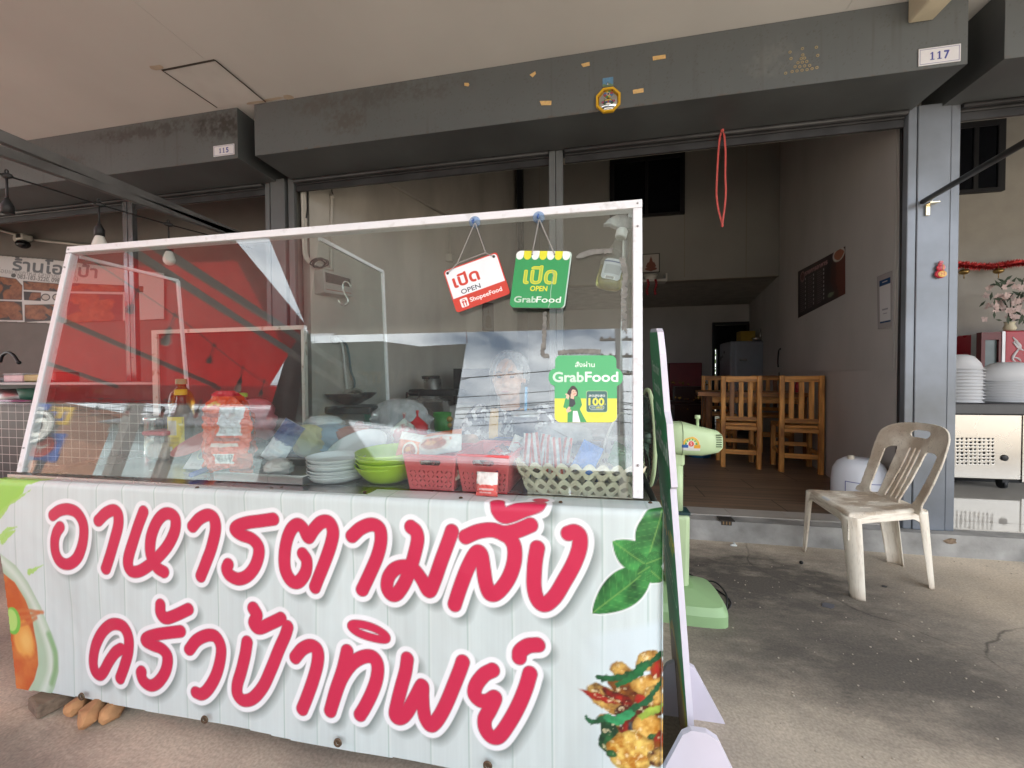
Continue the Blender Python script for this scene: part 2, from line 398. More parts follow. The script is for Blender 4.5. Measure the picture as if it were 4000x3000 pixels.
        if solid: md = o.modifiers.new('solid', 'SOLIDIFY'); md.thickness = solid; md.offset = -1
        return o
_TT = {}; CAPH = 0.7
def text_tris(body):
    if body in _TT: return _TT[body]
    c = bpy.data.curves.new('lettering', 'FONT'); c.body = body; c.resolution_u = 3; c.fill_mode = 'FRONT'
    o = bpy.data.objects.new('lettering', c); COL.objects.link(o)
    dg = bpy.context.evaluated_depsgraph_get(); me = o.evaluated_get(dg).to_mesh(); me.calc_loop_triangles()
    r = None
    if len(me.vertices):
        v = np.array([q.co[:2] for q in me.vertices]); t = np.array([q.vertices for q in me.loop_triangles]); tri = v[t]
        r = (np.stack([tri[..., 0], tri[..., 1]], -1), v.min(0), v.max(0))
    o.evaluated_get(dg).to_mesh_clear(); bpy.data.objects.remove(o); bpy.data.curves.remove(c)
    _TT[body] = r; return r
def plane_fn(o, ux, uy):
    """place a flat sheet: origin, unit x and unit y directions"""
    o, ux, uy = [np.array(q, float) for q in (o, ux, uy)]
    return lambda x, y: tuple(o[i]+ux[i]*x+uy[i]*y for i in range(3))
FACE = lambda X, Y, Z: plane_fn((X, Y, Z), (1, 0, 0), (0, 0, 1))       # upright sheet facing the street
# ================================================================ setting
# --- concrete forecourt
m = mat('forecourt_concrete', (.55, .47, .37), rough=.85, var=.15, vscale=1.6, bump=.16, bscale=70, col2=(.40, .35, .285))
n = m.node_tree.nodes; l = m.node_tree.links.new; b = n['Principled BSDF']
tcg = n.new('ShaderNodeTexCoord')
def stain(cx, cy, rad, strength, seed, col, prev, sc=3.0):
    mpg = n.new('ShaderNodeMapping'); mpg.inputs['Location'].default_value = (-cx/rad[0], -cy/rad[1], 0); mpg.inputs['Scale'].default_value = (1/rad[0], 1/rad[1], 1)
    l(tcg.outputs['Object'], mpg.inputs['Vector'])
    gr = n.new('ShaderNodeTexGradient'); gr.gradient_type = 'SPHERICAL'; l(mpg.outputs['Vector'], gr.inputs['Vector'])
    nn = n.new('ShaderNodeTexNoise'); nn.inputs['Scale'].default_value = sc; nn.inputs['Detail'].default_value = 9; nn.inputs['Roughness'].default_value = .68
    mpn = n.new('ShaderNodeMapping'); mpn.inputs['Location'].default_value = (seed, seed*2, 0); mpn.inputs['Scale'].default_value = (1, 1.7, 1); l(tcg.outputs['Object'], mpn.inputs['Vector']); l(mpn.outputs['Vector'], nn.inputs['Vector'])
    ml = n.new('ShaderNodeMath'); ml.operation = 'MULTIPLY'; l(gr.outputs['Fac'], ml.inputs[0]); l(nn.outputs['Fac'], ml.inputs[1])
    rr = n.new('ShaderNodeMapRange'); rr.inputs['From Min'].default_value = .12; rr.inputs['From Max'].default_value = .40; rr.inputs['To Max'].default_value = strength; l(ml.outputs['Value'], rr.inputs['Value'])
    mm = n.new('ShaderNodeMix'); mm.data_type = 'RGBA'; l(rr.outputs['Result'], mm.inputs['Factor']); l(prev, mm.inputs['A']); mm.inputs['B'].default_value = col+(1,)
    return mm.outputs['Result']
base = b.inputs['Base Color'].links[0].from_socket
s1 = stain(.85, 2.2, (1.05, .75), .88, 3.1, (.055, .048, .042), base, 5.5)
s2 = stain(1.05, 1.62, (1.15, .50), .82, 7.7, (.072, .064, .056), s1, 4.0)
s2 = stain(1.75, 1.25, (1.1, .5), .72, 1.7, (.085, .075, .066), s2, 6.0)
s2 = stain(.95, 1.85, (1.3, .9), .60, 5.2, (.10, .09, .08), s2, 9.0)
s2 = stain(-1.6, .75, (.6, .4), .6, 4.2, (.13, .115, .10), s2, 5.0)
s3 = stain(2.3, 2.2, (1.3, .8), .4, 9.2, (.42, .33, .23), s2, 2.0)
cn = n.new('ShaderNodeTexNoise'); cn.inputs['Scale'].default_value = 2.2; cn.inputs['Detail'].default_value = 6; l(tcg.outputs['Object'], cn.inputs['Vector'])
ca = n.new('ShaderNodeMix'); ca.data_type = 'RGBA'; ca.inputs['Factor'].default_value = .22; l(tcg.outputs['Object'], ca.inputs['A']); l(cn.outputs['Color'], ca.inputs['B'])
cvx = n.new('ShaderNodeTexVoronoi'); cvx.feature = 'DISTANCE_TO_EDGE'; cvx.inputs['Scale'].default_value = .9; l(ca.outputs['Result'], cvx.inputs['Vector'])
cvr = n.new('ShaderNodeMapRange'); cvr.inputs['From Min'].default_value = .0; cvr.inputs['From Max'].default_value = .006; cvr.inputs['To Min'].default_value = .75; cvr.inputs['To Max'].default_value = 0; l(cvx.outputs['Distance'], cvr.inputs['Value'])
cmk = n.new('ShaderNodeMapRange'); cmk.inputs['From Min'].default_value = .46; cmk.inputs['From Max'].default_value = .58; l(cn.outputs['Fac'], cmk.inputs['Value'])
cml = n.new('ShaderNodeMath'); cml.operation = 'MULTIPLY'; l(cvr.outputs['Result'], cml.inputs[0]); l(cmk.outputs['Result'], cml.inputs[1])
cmx = n.new('ShaderNodeMix'); cmx.data_type = 'RGBA'; l(cml.outputs['Value'], cmx.inputs['Factor']); l(s3, cmx.inputs['A']); cmx.inputs['B'].default_value = (.05, .043, .036, 1); s3 = cmx.outputs['Result']
vo = n.new('ShaderNodeTexVoronoi'); vo.inputs['Scale'].default_value = 46; vo.inputs['Randomness'].default_value = 1
mpv = n.new('ShaderNodeMapping'); mpv.inputs['Scale'].default_value = (1, 1.9, 1); mpv.inputs['Rotation'].default_value = (0, 0, .6); l(tcg.outputs['Object'], mpv.inputs['Vector']); l(mpv.outputs['Vector'], vo.inputs['Vector'])
rv = n.new('ShaderNodeMapRange'); rv.inputs['From Min'].default_value = .05; rv.inputs['From Max'].default_value = .16; rv.inputs['To Min'].default_value = .55; rv.inputs['To Max'].default_value = 0; l(vo.outputs['Distance'], rv.inputs['Value'])
vn = n.new('ShaderNodeTexNoise'); vn.inputs['Scale'].default_value = 14; l(tcg.outputs['Object'], vn.inputs['Vector'])
vm = n.new('ShaderNodeMapRange'); vm.inputs['From Min'].default_value = .5; vm.inputs['From Max'].default_value = .68; l(vn.outputs['Fac'], vm.inputs['Value'])
vv = n.new('ShaderNodeMath'); vv.operation = 'MULTIPLY'; l(rv.outputs['Result'], vv.inputs[0]); l(vm.outputs['Result'], vv.inputs[1])
m4 = n.new('ShaderNodeMix'); m4.data_type = 'RGBA'; l(vv.outputs['Value'], m4.inputs['Factor']); l(s3, m4.inputs['A']); m4.inputs['B'].default_value = (.42, .37, .30, 1)
fn_ = n.new('ShaderNodeTexNoise'); fn_.inputs['Scale'].default_value = 120; fn_.inputs['Detail'].default_value = 3; l(tcg.outputs['Object'], fn_.inputs['Vector'])
fr_ = n.new('ShaderNodeMapRange'); fr_.inputs['From Min'].default_value = .3; fr_.inputs['From Max'].default_value = .7; fr_.inputs['To Min'].default_value = .80; fr_.inputs['To Max'].default_value = 1.16; l(fn_.outputs['Fac'], fr_.inputs['Value'])
m5 = n.new('ShaderNodeMix'); m5.data_type = 'RGBA'; m5.blend_type = 'MULTIPLY'; m5.inputs['Factor'].default_value = 1; l(m4.outputs['Result'], m5.inputs['A']); l(fr_.outputs['Result'], m5.inputs['B'])
l(m5.outputs['Result'], b.inputs['Base Color'])
g = MB().add([(-60, -60, 0), (60, -60, 0), (60, 9, 0), (-60, 9, 0)], [(0, 1, 2, 3)])
o = struct('ground', g, m); o.location = (0, 0, 0)
o.data.transform(Matrix.Translation((0, -25.5, 0)))
far = MB().add([(-60, 9, -.02), (60, 9, -.02), (60, 60, -.02), (-60, 60, -.02)], [(0, 1, 2, 3)]); struct('land', far, mat('rear_earth', (.16, .14, .09), rough=.95))
rd = MB().add([(-60, -13.5, .004), (60, -13.5, .004), (60, -8.5, .004), (-60, -8.5, .004)], [(0, 1, 2, 3)])
struct('road', rd, mat('asphalt', (.06, .06, .06), rough=.9, bump=.3))
# --- step and floors
concrete = mat('step_concrete', (.36, .355, .34), rough=.8, var=.16, vscale=5, bump=.35, bscale=30, col2=(.27, .265, .25))
st = MB().box((-9, 2.70, -.01), (7, 2.93, .128))
struct('kerb_step', st, concrete)
tile = mat('edge_tile', (.42, .40, .37), rough=.35, var=.1, vscale=3)
e = MB()
for i in range(12): e.box((-2.2+i*.345, 2.80, .124), (-2.2+i*.345+.342, 2.945, .134))
struct('floor_edge_tiles', e, tile)
m = mat('shop_floor_tile', (.235, .165, .115), rough=.38, var=.22, vscale=2.2, stretch=(.5, 9, 1), col2=(.17, .125, .092))
n = m.node_tree.nodes; l = m.node_tree.links.new; b = n['Principled BSDF']
bt = n.new('ShaderNodeTexBrick'); t = n.new('ShaderNodeTexCoord'); mpb = n.new('ShaderNodeMapping'); mpb.inputs['Rotation'].default_value = (0, 0, R(0)); mpb.inputs['Location'].default_value = (0, .06, 0)
l(t.outputs['Object'], mpb.inputs['Vector']); l(mpb.outputs['Vector'], bt.inputs['Vector'])
bt.inputs['Scale'].default_value = 1; bt.inputs['Brick Width'].default_value = .9; bt.inputs['Row Height'].default_value = .3; bt.inputs['Mortar Size'].default_value = .004; bt.inputs['Mortar'].default_value = (.05, .04, .03, 1)
bt.inputs['Color1'].default_value = (1, 1, 1, 1); bt.inputs['Color2'].default_value = (.86, .85, .84, 1)
mm = n.new('ShaderNodeMix'); mm.data_type = 'RGBA'; mm.blend_type = 'MULTIPLY'; mm.inputs['Factor'].default_value = 1
l(b.inputs['Base Color'].links[0].from_socket, mm.inputs['A']); l(bt.outputs['Color'], mm.inputs['B']); l(mm.outputs['Result'], b.inputs['Base Color'])
fl = MB().box((-2.3, 2.947, .0), (4.0, 9.0, .132)); struct('floor', fl, m)
ft = mat('glossy_cream_tile', (.50, .47, .42), rough=.03, var=.05, vscale=2, spec=.6)
fl2 = MB().box((4.002, 2.947, .0), (7, 9.0, .131)); fl2.box((2.10, 2.80, .124), (7, 2.945, .1335)); struct('floor', fl2, ft)
fl3 = MB().box((-9, 2.947, .0), (-2.302, 9.0, .1315)); struct('floor', fl3, mat('grey_tile', (.3, .29, .28), rough=.4))
# tile joints of the neighbour's glossy floor come with its own slab
nf = MB()
nf.add([(2.09, 2.9455, .1345), (7, 2.9455, .1345), (7, 6.0, .1345), (2.95, 6.0, .1345), (2.30, 3.4, .1345)], [(0, 1, 2, 3, 4)])
struct('floor', nf, ft)

# --- soffit under the upper floor
soffm = mat('soffit_plaster', (.55, .55, .54), rough=.9, var=.05, vscale=1.2, bump=.12, bscale=9)
SZ = 2.93
t = thing('soffit', 'flat cream plastered soffit overhanging the shopfronts with a hatch cut in it', 'soffit', (0, 0, SZ))
A_, B_ = RP(1052, 930, Z=SZ), RP(1196, 1268, Z=SZ); e_ = (A_-B_)/(A_[1]-B_[1])
s = MB().prism([(B_[0]+e_[0]*(-2.36-B_[1]), -2.36), (1.3, -2.36), (1.3, 2.92), (A_[0]+e_[0]*(.62-A_[1]), 2.92), (A_[0]+e_[0]*(.62-A_[1]), .62)], SZ, SZ+.28); s.box((-9, .30, SZ), (A_[0]+e_[0]*(.62-A_[1])-.002, 2.92, SZ+.28)); s.box((1.302, .6, SZ), (6.5, 2.92, SZ+.28)); obj('slab', s, soffm, t)  # unseen edge past the column cut back to let more light onto the chair
h = [P(*q, Z=SZ) for q in ((633, 272), (839, 231), (1038, 396), (848, 418))]
hp = MB().add([(a[0], a[1], SZ-.003) for a in h], [(3, 2, 1, 0)])
obj('access_hatch', hp, mat('hatch_board', (.565, .565, .555), rough=.9, var=.05), t)
gap = MB()
for i, w in ((0, .010), (1, .007), (3, .004)):
    a, c = h[i], h[(i+1) % 4]; gap.obox((a[0], a[1], SZ-.005), (c[0], c[1], SZ-.005), w, .003)
obj('hatch_joint', gap, mat('dark_joint', (.05, .043, .036), var=0), t)
for (x, y, w, hh) in ((610, 262, 36, 10), (1000, 398, 60, 8), (1065, 385, 50, 7), (1130, 378, 26, 12)):
    c = P(x, y, Z=SZ); pts = [(c[0]+w*.0016*math.cos(k*.7)*(.7+.5*random.random()), c[1]+hh*.0022*math.sin(k*.7)*(.6+.5*random.random()), SZ-.004) for k in range(9)]
    obj('plaster_chip', MB().add(pts, [tuple(range(9))[::-1]]), mat('raw_plaster', (.45, .38, .30), rough=.95), t)
lump = MB()
for (x, y, w, hh) in ((1215, 35, .20, .05), (1310, 135, .17, .05), (1250, 20, .14, .03), (1370, 120, .08, .02)):
    c = P(x, y, Z=SZ); lump.ball((c[0], c[1], SZ+.006), .5, 24, 8, w, hh, .011, jit=.25)
obj('filler_patch', lump, soffm, t)

# --- roller-shutter housings
steel = mat('grey_shutter_steel', (.085, .094, .098), rough=.5, metal=0.15, var=.10, vscale=2.4, col2=(.075, .081, .084))
dark = mat('dark_rail_steel', (.045, .045, .047), rough=.45, metal=.4, var=.2, vscale=6)
YF, ZB, ZT = 2.405, 2.58, 2.928
def stain_paint(x0, x1, spots, base=(.100, .110, .115)):
    p = Paint(x0, x1, ZB, ZT, .006, base)
    k = fbm(p.x*3, p.y*3, 5); p.c = p.c*(0.9+.2*k[..., None])
    for cx, cy_, rx, ry, a, col, sd, thr in spots:
        d = np.clip(1-np.hypot((p.x-cx)/rx, (p.y-cy_)/ry), 0, 1); q = fbm(p.x*55, p.y*55, sd, 3)*.55+fbm(p.x*11, p.y*11, sd+3, 3)*.45
        al = np.clip((d**.6*1.15*q-thr)/.26, 0, 1)*a*np.clip(d*2.2, 0, 1); p.c = p.c*(1-al[..., None])+np.array(col)*al[..., None]
    for xs_ in (-.22, 2.9, -4.2): p.put(np.abs(p.x-xs_)-.0015, (.05, .052, .052), .7)
    dr = fbm(p.x*42, p.y*2.5, 15, 3); al = np.clip((dr-.66)*5, 0, 1)*.30*np.clip((ZT-p.y)/.1, 0, 1); p.c = p.c*(1-al[..., None])+np.array((.055, .05, .045))*al[..., None]
    ru = np.clip(1-(p.y-ZB)/.018, 0, 1)*np.clip((fbm(p.x*30, p.y*30, 19, 3)-.55)*6, 0, 1)*.5; p.c = p.c*(1-ru[..., None])+np.array((.12, .065, .035))*ru[..., None]
    q = (fbm(p.x*160, p.y*160, 9, 2) > .80)[..., None]*.35; p.c = p.c*(1-q)+np.array((.05, .04, .03))*q
    return p
steelp = pmat('painted_shutter_steel', rough=.5, spec=.4)
def housing(name_label, x0, x1, spots):
    t = thing('shutter_box', name_label, 'shutter box', ((x0+x1)/2, 2.6, ZB))
    b = MB().box((x0, YF, ZB), (x1, 2.76, ZT)); b.box((x0, 2.76, ZB+.02), (x1, 2.9, ZT)); obj('casing', b, steel, t)
    p = stain_paint(x0, x1, spots); p.sheet('front_sheet', lambda x, y: (x, np.full(x.shape, YF-.003), y), steelp, t)
    return t
sb117 = housing('long grey roller shutter housing over the open kitchen, bearing number 117', -2.268, 1.835,
    [(-1.58, 2.72, .26, .16, .6, (.065, .055, .045), 3, .30), (-1.2, 2.86, .8, .14, .5, (.062, .056, .052), 8, .30), (-1.75, 2.86, .5, .12, .5, (.07, .06, .052), 11, .30), (.95, 2.735, .25, .16, .25, (.2, .2, .19), 6, .3)])
sb115 = housing('sooty grey roller shutter housing on the far side, bearing number 115', -8.0, -2.408, [(-2.55, 2.82, .35, .16, .9, (.03, .026, .023), 4, .22), (-3.2, 2.86, .8, .10, .7, (.04, .036, .033), 8, .25), (-3.9, 2.7, .3, .12, .5, (.06, .055, .052), 12, .28)])
sb119 = housing('short grey roller shutter housing beyond the bluish steel column', 1.985, 6.5, [(2.5, 2.66, .25, .08, .6, (.35, .3, .2), 4, .3)])
def rail(t, x0, x1):
    b = MB().box((x0, 2.765, 2.545), (x1, 2.80, 2.575), .004); b.box((x0, 2.775, 2.50), (x1, 2.792, 2.543)); b.tube([(x0, 2.75, 2.568), (x1, 2.75, 2.568)], .016, 10)
    o = obj('bottom_rail', b, dark, t); return o
rail(sb117, -2.25, -.275); rail(sb117, -.165, 1.815); rail(sb115, -8, -2.53); rail(sb119, 2.08, 6.5)
# drilled dots and gold-leaf blessing mark on the front
for (x, y) in ((848, 337), (838, 360), (858, 357), (818, 385), (845, 382), (872, 378), (800, 410), (829, 410), (859, 405), (890, 402), (782, 440), (812, 436), (843, 432), (874, 428), (905, 422), (742, 450), (769, 320), (846, 298), (932, 290), (775, 360), (940, 340), (935, 415)):
    c = P(2600+x*.6329, y*.6329, Y=YF-.006); dots = MB().lathe((c[0], YF-.004, c[2]), [(.0035, 0), (.0075, -.001), (.008, 0)], 12, 'Y', cap=False); obj('blessing_mark', dots, mat('gold_paste', (.30, .24, .13), rough=.6), sb117)

# --- steel posts
bluesteel = mat('blue_grey_steel', (.205, .23, .27), rough=.33, metal=.25, var=.12, vscale=2.0, col2=(.15, .165, .18))
greysteel = mat('dull_grey_steel', (.135, .145, .15), rough=.45, metal=.2, var=.12, vscale=3)
def post(label, segs, m, y0=2.75, z0=.13, z1=2.6):
    t = thing('steel_column', label, 'column', ((segs[0][0]+segs[-1][1])/2, y0+.06, z0))
    for i, (a, c, dy, nm) in enumerate(segs): obj(nm, MB().box((a, y0+dy, z0), (c, y0+(.14 if nm == 'column_core' else .045), z1), .003), m, t)
    return t
rc = post('broad blue-grey steel column beside the plastic chair, with a pole bracket screwed to it', [(1.823, 1.867, .004, 'shutter_track'), (1.870, 2.030, 0, 'column_core'), (2.033, 2.078, .004, 'shutter_track')], bluesteel)
lc = post('narrow dark steel column between housings 115 and 117', [(-2.523, -2.482, .01, 'shutter_track'), (-2.465, -2.338, 0, 'column_core'), (-2.314, -2.262, .01, 'shutter_track')], greysteel)
mc = post('slim grey removable shutter post standing midway in opening 117', [(-.272, -.228, 0, 'shutter_track'), (-.225, -.178, .003, 'shutter_track')], greysteel, z1=2.578)
pc = post('shiny steel shutter post of shop 115 by the poster', [(-3.93, -3.885, 0, 'shutter_track'), (-3.88, -3.83, .003, 'shutter_track')], mat('shiny_steel', (.2, .21, .22), rough=.2, metal=.7), z1=2.575)
g_ = MB()
for px_, py_ in ((905, 1010), (1010, 965), (1075, 960), (1035, 935)):
    c = P(3400+px_*.3, 300+py_*.58, Y=2.748)

# --- walls
wallw = mat('grey_white_wall', (.50, .475, .435), rough=.85, var=.06, vscale=2.6, bump=.12, bscale=22, col2=(.41, .385, .35), stretch=(1, 1, .35), detail=9, lo=.3, hi=.6)
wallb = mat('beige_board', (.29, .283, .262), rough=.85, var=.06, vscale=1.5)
wallg = mat('inner_wall_paint', (.47, .455, .44), rough=.8, var=.05, vscale=1.4, stretch=(1, 1, .6), detail=8, col2=(.42, .405, .39), lo=.3, hi=.65, bump=.06, bscale=30)  # mottled grey-white paint of the dining and back-room walls
def wall(label, p, q, z0, z1, m, th=.10, name='wall'):
    """upright wall, its shop face through p-q; th to the far side"""
    p, q = np.array(p, float), np.array(q, float); d = (q-p)/np.linalg.norm(q-p); nn = np.array((-d[1], d[0]))*th
    b = MB(); v = [(*p, z0), (*q, z0), (*(q+nn), z0), (*(p+nn), z0), (*p, z1), (*q, z1), (*(q+nn), z1), (*(p+nn), z1)]
    b.add(v, [(0, 1, 5, 4), (1, 2, 6, 5), (2, 3, 7, 6), (3, 0, 4, 7), (0, 3, 2, 1), (4, 5, 6, 7)])
    return tag(obj(name, b, m), label, 'wall')
RW = lambda y: 1.86+.2*(y-2.86)
LW = lambda y: -2.24+.387*(y-2.86)
wall('kitchen side wall with pipes and breaker box behind the cart', (LW(2.89), 2.89), (LW(5.9), 5.9), .125, 4.6, wallw, th=.10)
rw = wall('plain lower part of the dining wall behind the white plastic tank', (RW(8.2), 8.2), (RW(2.89), 2.89), .125, 4.6, wallg, th=.06)
rw['label'] = 'dining side wall carrying the dark menu poster'
pb = MB(); d = .012
v = [(RW(2.9)-d, 2.9, 1.075), (RW(5.86)-d, 5.86, 1.075), (RW(5.86)-d, 5.86, 4.55), (RW(2.9)-d, 2.9, 4.55), (RW(2.9)-.001, 2.9, 1.075), (RW(5.86)-.001, 5.86, 1.075), (RW(5.86)-.001, 5.86, 4.55), (RW(2.9)-.001, 2.9, 4.55)]
pb.add(v, [(3, 2, 1, 0), (0, 1, 5, 4), (3, 0, 4, 7)]); tag(obj('wall_board', pb, wallg), 'upper board lining of the dining wall, ending in a ledge above the table', 'wall board')
YB = 5.9
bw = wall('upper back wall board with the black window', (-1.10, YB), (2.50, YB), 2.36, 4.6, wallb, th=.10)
jo = MB()
for x_, z0, z1 in ((P(2382, 560, Y=YB)[0], 3.9, 4.6), (P(2675, 560, Y=YB)[0], 2.4, 4.6), (P(2106, 560, Y=YB)[0], 2.4, 4.6), (P(2914, 1100, Y=YB)[0], 2.36, 4.2)): jo.box((x_-.004, YB-.002, z0), (x_+.004, YB+.01, z1))
jo.box((-1.0, YB-.012, 2.350), (2.47, YB+.13, 2.359))
obj('board_joint', jo, mat('joint_line', (.25, .22, .18), var=0), bw)
pill = mat('black_trim', (.014, .014, .016), rough=.5, var=0)
a, c = P(2022, 619, Y=YB-.1), P(2041, 619, Y=YB-.1)
tag(obj('corner_post', MB().box((a[0], YB-.16, 2.36), (c[0], YB-.02, 4.6)), pill), 'black steel corner post between the kitchen wall and the beige back wall', 'post')
a, c = P(3056, 1000, Y=YB-.1), P(3070, 1000, Y=YB-.1)
tag(obj('corner_post', MB().box((a[0], YB-.14, .13), (c[0], YB-.02, 4.6)), pill), 'black steel corner post next to the menu poster wall', 'post')
def window(label, x0, x1, z0, z1, y):
    t = thing('window', label, 'window', ((x0+x1)/2, y, z0))
    f = MB(); w = .06
    f.box((x0, y-.02, z0), (x0+w, y+.02, z1)); f.box((x1-w, y-.02, z0), (x1, y+.02, z1)); f.box((x0+w, y-.021, z1-w), (x1-w, y+.02, z1)); f.box((x0+w, y-.021, z0), (x1-w, y+.02, z0+w*.6))
    xm = (x0+x1)/2; f.box((xm-.02, y-.019, z0+w*.6), (xm+.02, y+.015, z1-w))
    obj('frame', f, pill, t); obj('pane', MB().box((x0+w, y-.008, z0+.03), (x1-w, y-.003, z1-w)), mat('black_pane', (.006, .007, .010), rough=.12, var=0), t)
a, c = P(2382, 628, Y=YB-.02), P(2674, 836, Y=YB-.02)
window('black framed upstairs window high over the dining area', a[0], c[0], c[2], a[2], YB-.022)
# ceilings inside
tag(obj('upper_ceiling', MB().box((-2.3, 2.9, 4.61), (2.9, 6.0, 4.7)), wallb), 'high inner ceiling over the kitchen', 'ceiling', kind='structure')
tag(obj('lower_ceiling', MB().box((-1.3, YB+.101, 2.366), (3.1, 8.3, 2.46)), mat('lower_ceiling_paint', (.36, .34, .31), rough=.9)), 'low ceiling over the back room', 'ceiling', kind='structure')
tag(obj('front_wall_above', MB().box((-8, 2.905, 2.6), (6.5, 2.99, 5.2)), wallb), 'wall above the shutters', 'wall', kind='structure')
# far wall with a doorway
YK = 8.2
dx0, dx1 = P(2782, 1300, Y=YK)[0], P(2935, 1300, Y=YK)[0]; dz = P(2782, 1260, Y=YK)[2]
fw = MB().box((-1.6, YK, .13), (dx0, YK+.1, 2.42)); fw.box((dx1, YK, .13), (3.2, YK+.1, 2.42)); fw.box((dx0, YK, dz), (dx1, YK+.1, 2.42))
tag(obj('back_room_wall', fw, wallg), 'shadowy end wall of the back room pierced by a dark doorway', 'wall')
lw2 = MB().box((-1.35, 5.98, .13), (-1.25, YK, 2.42)); tag(obj('back_room_side_wall', lw2, wallg), 'side wall of the back room', 'wall', kind='structure')
t = thing('door_frame', 'black frame of the doorway in the far end wall', 'door frame', ((dx0+dx1)/2, YK, .13))
fr = MB().box((dx0, YK-.02, .13), (dx0+.05, YK+.12, dz)); fr.box((dx1-.05, YK-.02, .13), (dx1, YK+.12, dz)); fr.box((dx0+.05, YK-.02, dz-.05), (dx1-.05, YK+.12, dz)); obj('jamb', fr, pill, t)
# yard room behind: dark store with a slit of daylit green
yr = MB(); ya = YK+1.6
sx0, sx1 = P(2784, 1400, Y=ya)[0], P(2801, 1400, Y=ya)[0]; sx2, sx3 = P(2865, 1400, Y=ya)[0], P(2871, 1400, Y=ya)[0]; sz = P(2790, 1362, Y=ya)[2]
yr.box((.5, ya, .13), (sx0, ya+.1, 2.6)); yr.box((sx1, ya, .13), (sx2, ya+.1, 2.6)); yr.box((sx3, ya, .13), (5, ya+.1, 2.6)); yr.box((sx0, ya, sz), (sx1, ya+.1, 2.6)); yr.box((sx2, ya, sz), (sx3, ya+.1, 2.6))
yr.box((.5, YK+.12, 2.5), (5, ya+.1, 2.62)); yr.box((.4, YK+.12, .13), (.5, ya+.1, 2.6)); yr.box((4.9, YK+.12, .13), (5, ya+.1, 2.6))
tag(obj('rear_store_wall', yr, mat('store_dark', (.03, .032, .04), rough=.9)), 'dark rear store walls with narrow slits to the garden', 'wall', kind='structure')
bush = MB(); rb = random.Random(3)
for _ in range(2600):
    c = np.array((rb.uniform(2.0, 5.5), rb.uniform(10.6, 12.2), rb.uniform(0.1, 2.6))); s_ = rb.uniform(.05, .13); a_ = rb.uniform(0, 6.28); e_ = rb.uniform(-.5, 1.2)
    u_ = np.array((math.cos(a_), math.sin(a_), e_)); w_ = np.array((-math.sin(a_), math.cos(a_), .3))
    bush.add([c-u_*s_, c+w_*s_*.35, c+u_*s_, c-w_*s_*.35], [(0, 1, 2, 3)])
tag(obj('garden_shrub', bush, mat('bright_leaves', (.18, .30, .04), rough=.6)), 'sunlit green shrub glimpsed through the back doorway', 'shrub')

# --- neighbour on the far right
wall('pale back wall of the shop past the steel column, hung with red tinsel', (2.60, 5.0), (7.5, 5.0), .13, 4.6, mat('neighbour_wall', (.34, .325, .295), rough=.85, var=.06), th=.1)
a, c = P(3700, 480, Y=4.97), P(3921, 745, Y=4.97); window('black upstairs window of the shop past the steel column', a[0], c[0], c[2], a[2]-.02, 4.975)
tag(obj('upper_ceiling', MB().box((2.9, 2.9, 4.61), (7.5, 6.0, 4.7)), wallb), 'neighbour ceiling', 'ceiling', kind='structure')
tag(obj('side_wall', MB().box((7.0, 2.8, .13), (7.1, 5.0, 4.6)), wallb), 'neighbour side wall', 'wall', kind='structure')
# --- neighbour on the far left
wall('pale wall of shop 115 carrying the fried chicken poster', (-7.2, 3.35), (-2.75, 4.28), .0, 4.6, mat('left_wall', (.19, .18, .168), rough=.85, var=.06), th=.1)
tag(obj('upper_ceiling', MB().box((-8.5, 2.9, 4.61), (-2.3, 6, 4.7)), wallb), 'ceiling of shop 115', 'ceiling', kind='structure')
tag(obj('side_wall', MB().box((-7.4, 2.8, .0), (-7.25, 5.0, 4.6)), wallb), 'side wall of shop 115', 'wall', kind='structure')
tag(obj('party_wall', MB().box((-2.42, 2.895, .13), (-2.36, 4.8, 4.6)), wallb), 'party wall between shops 115 and 117', 'wall', kind='structure')
# --- upper storey so that the sun stays off the forecourt
us = MB().box((-9, 2.92, 5.2), (7.5, 3.1, 8.0)); us.box((-9, 3.1, 7.9), (7.5, 9.0, 8.0)); us.box((-9, -.0+2.0, SZ+.28), (7.5, 3.1, SZ+.4)); us.box((7.45, 2.99, .13), (7.5, 9, 7.9)); us.box((-9, 2.99, .13), (-8.95, 9, 7.9)); us.box((-9, 8.95, 2.6), (7.5, 9.0, 7.9)); us.box((-9, 8.31, 2.6), (0.4, 8.94, 2.7))
us.box((-9, 8.35, 0), (.4, 8.45, 2.6)); us.box((5.0, 8.35, 0), (7.5, 8.45, 2.6))
tag(obj('upper_storey', us, mat('upper_wall', (.5, .47, .42), rough=.9)), 'upper storey walls of the shophouse row', 'building', kind='structure')
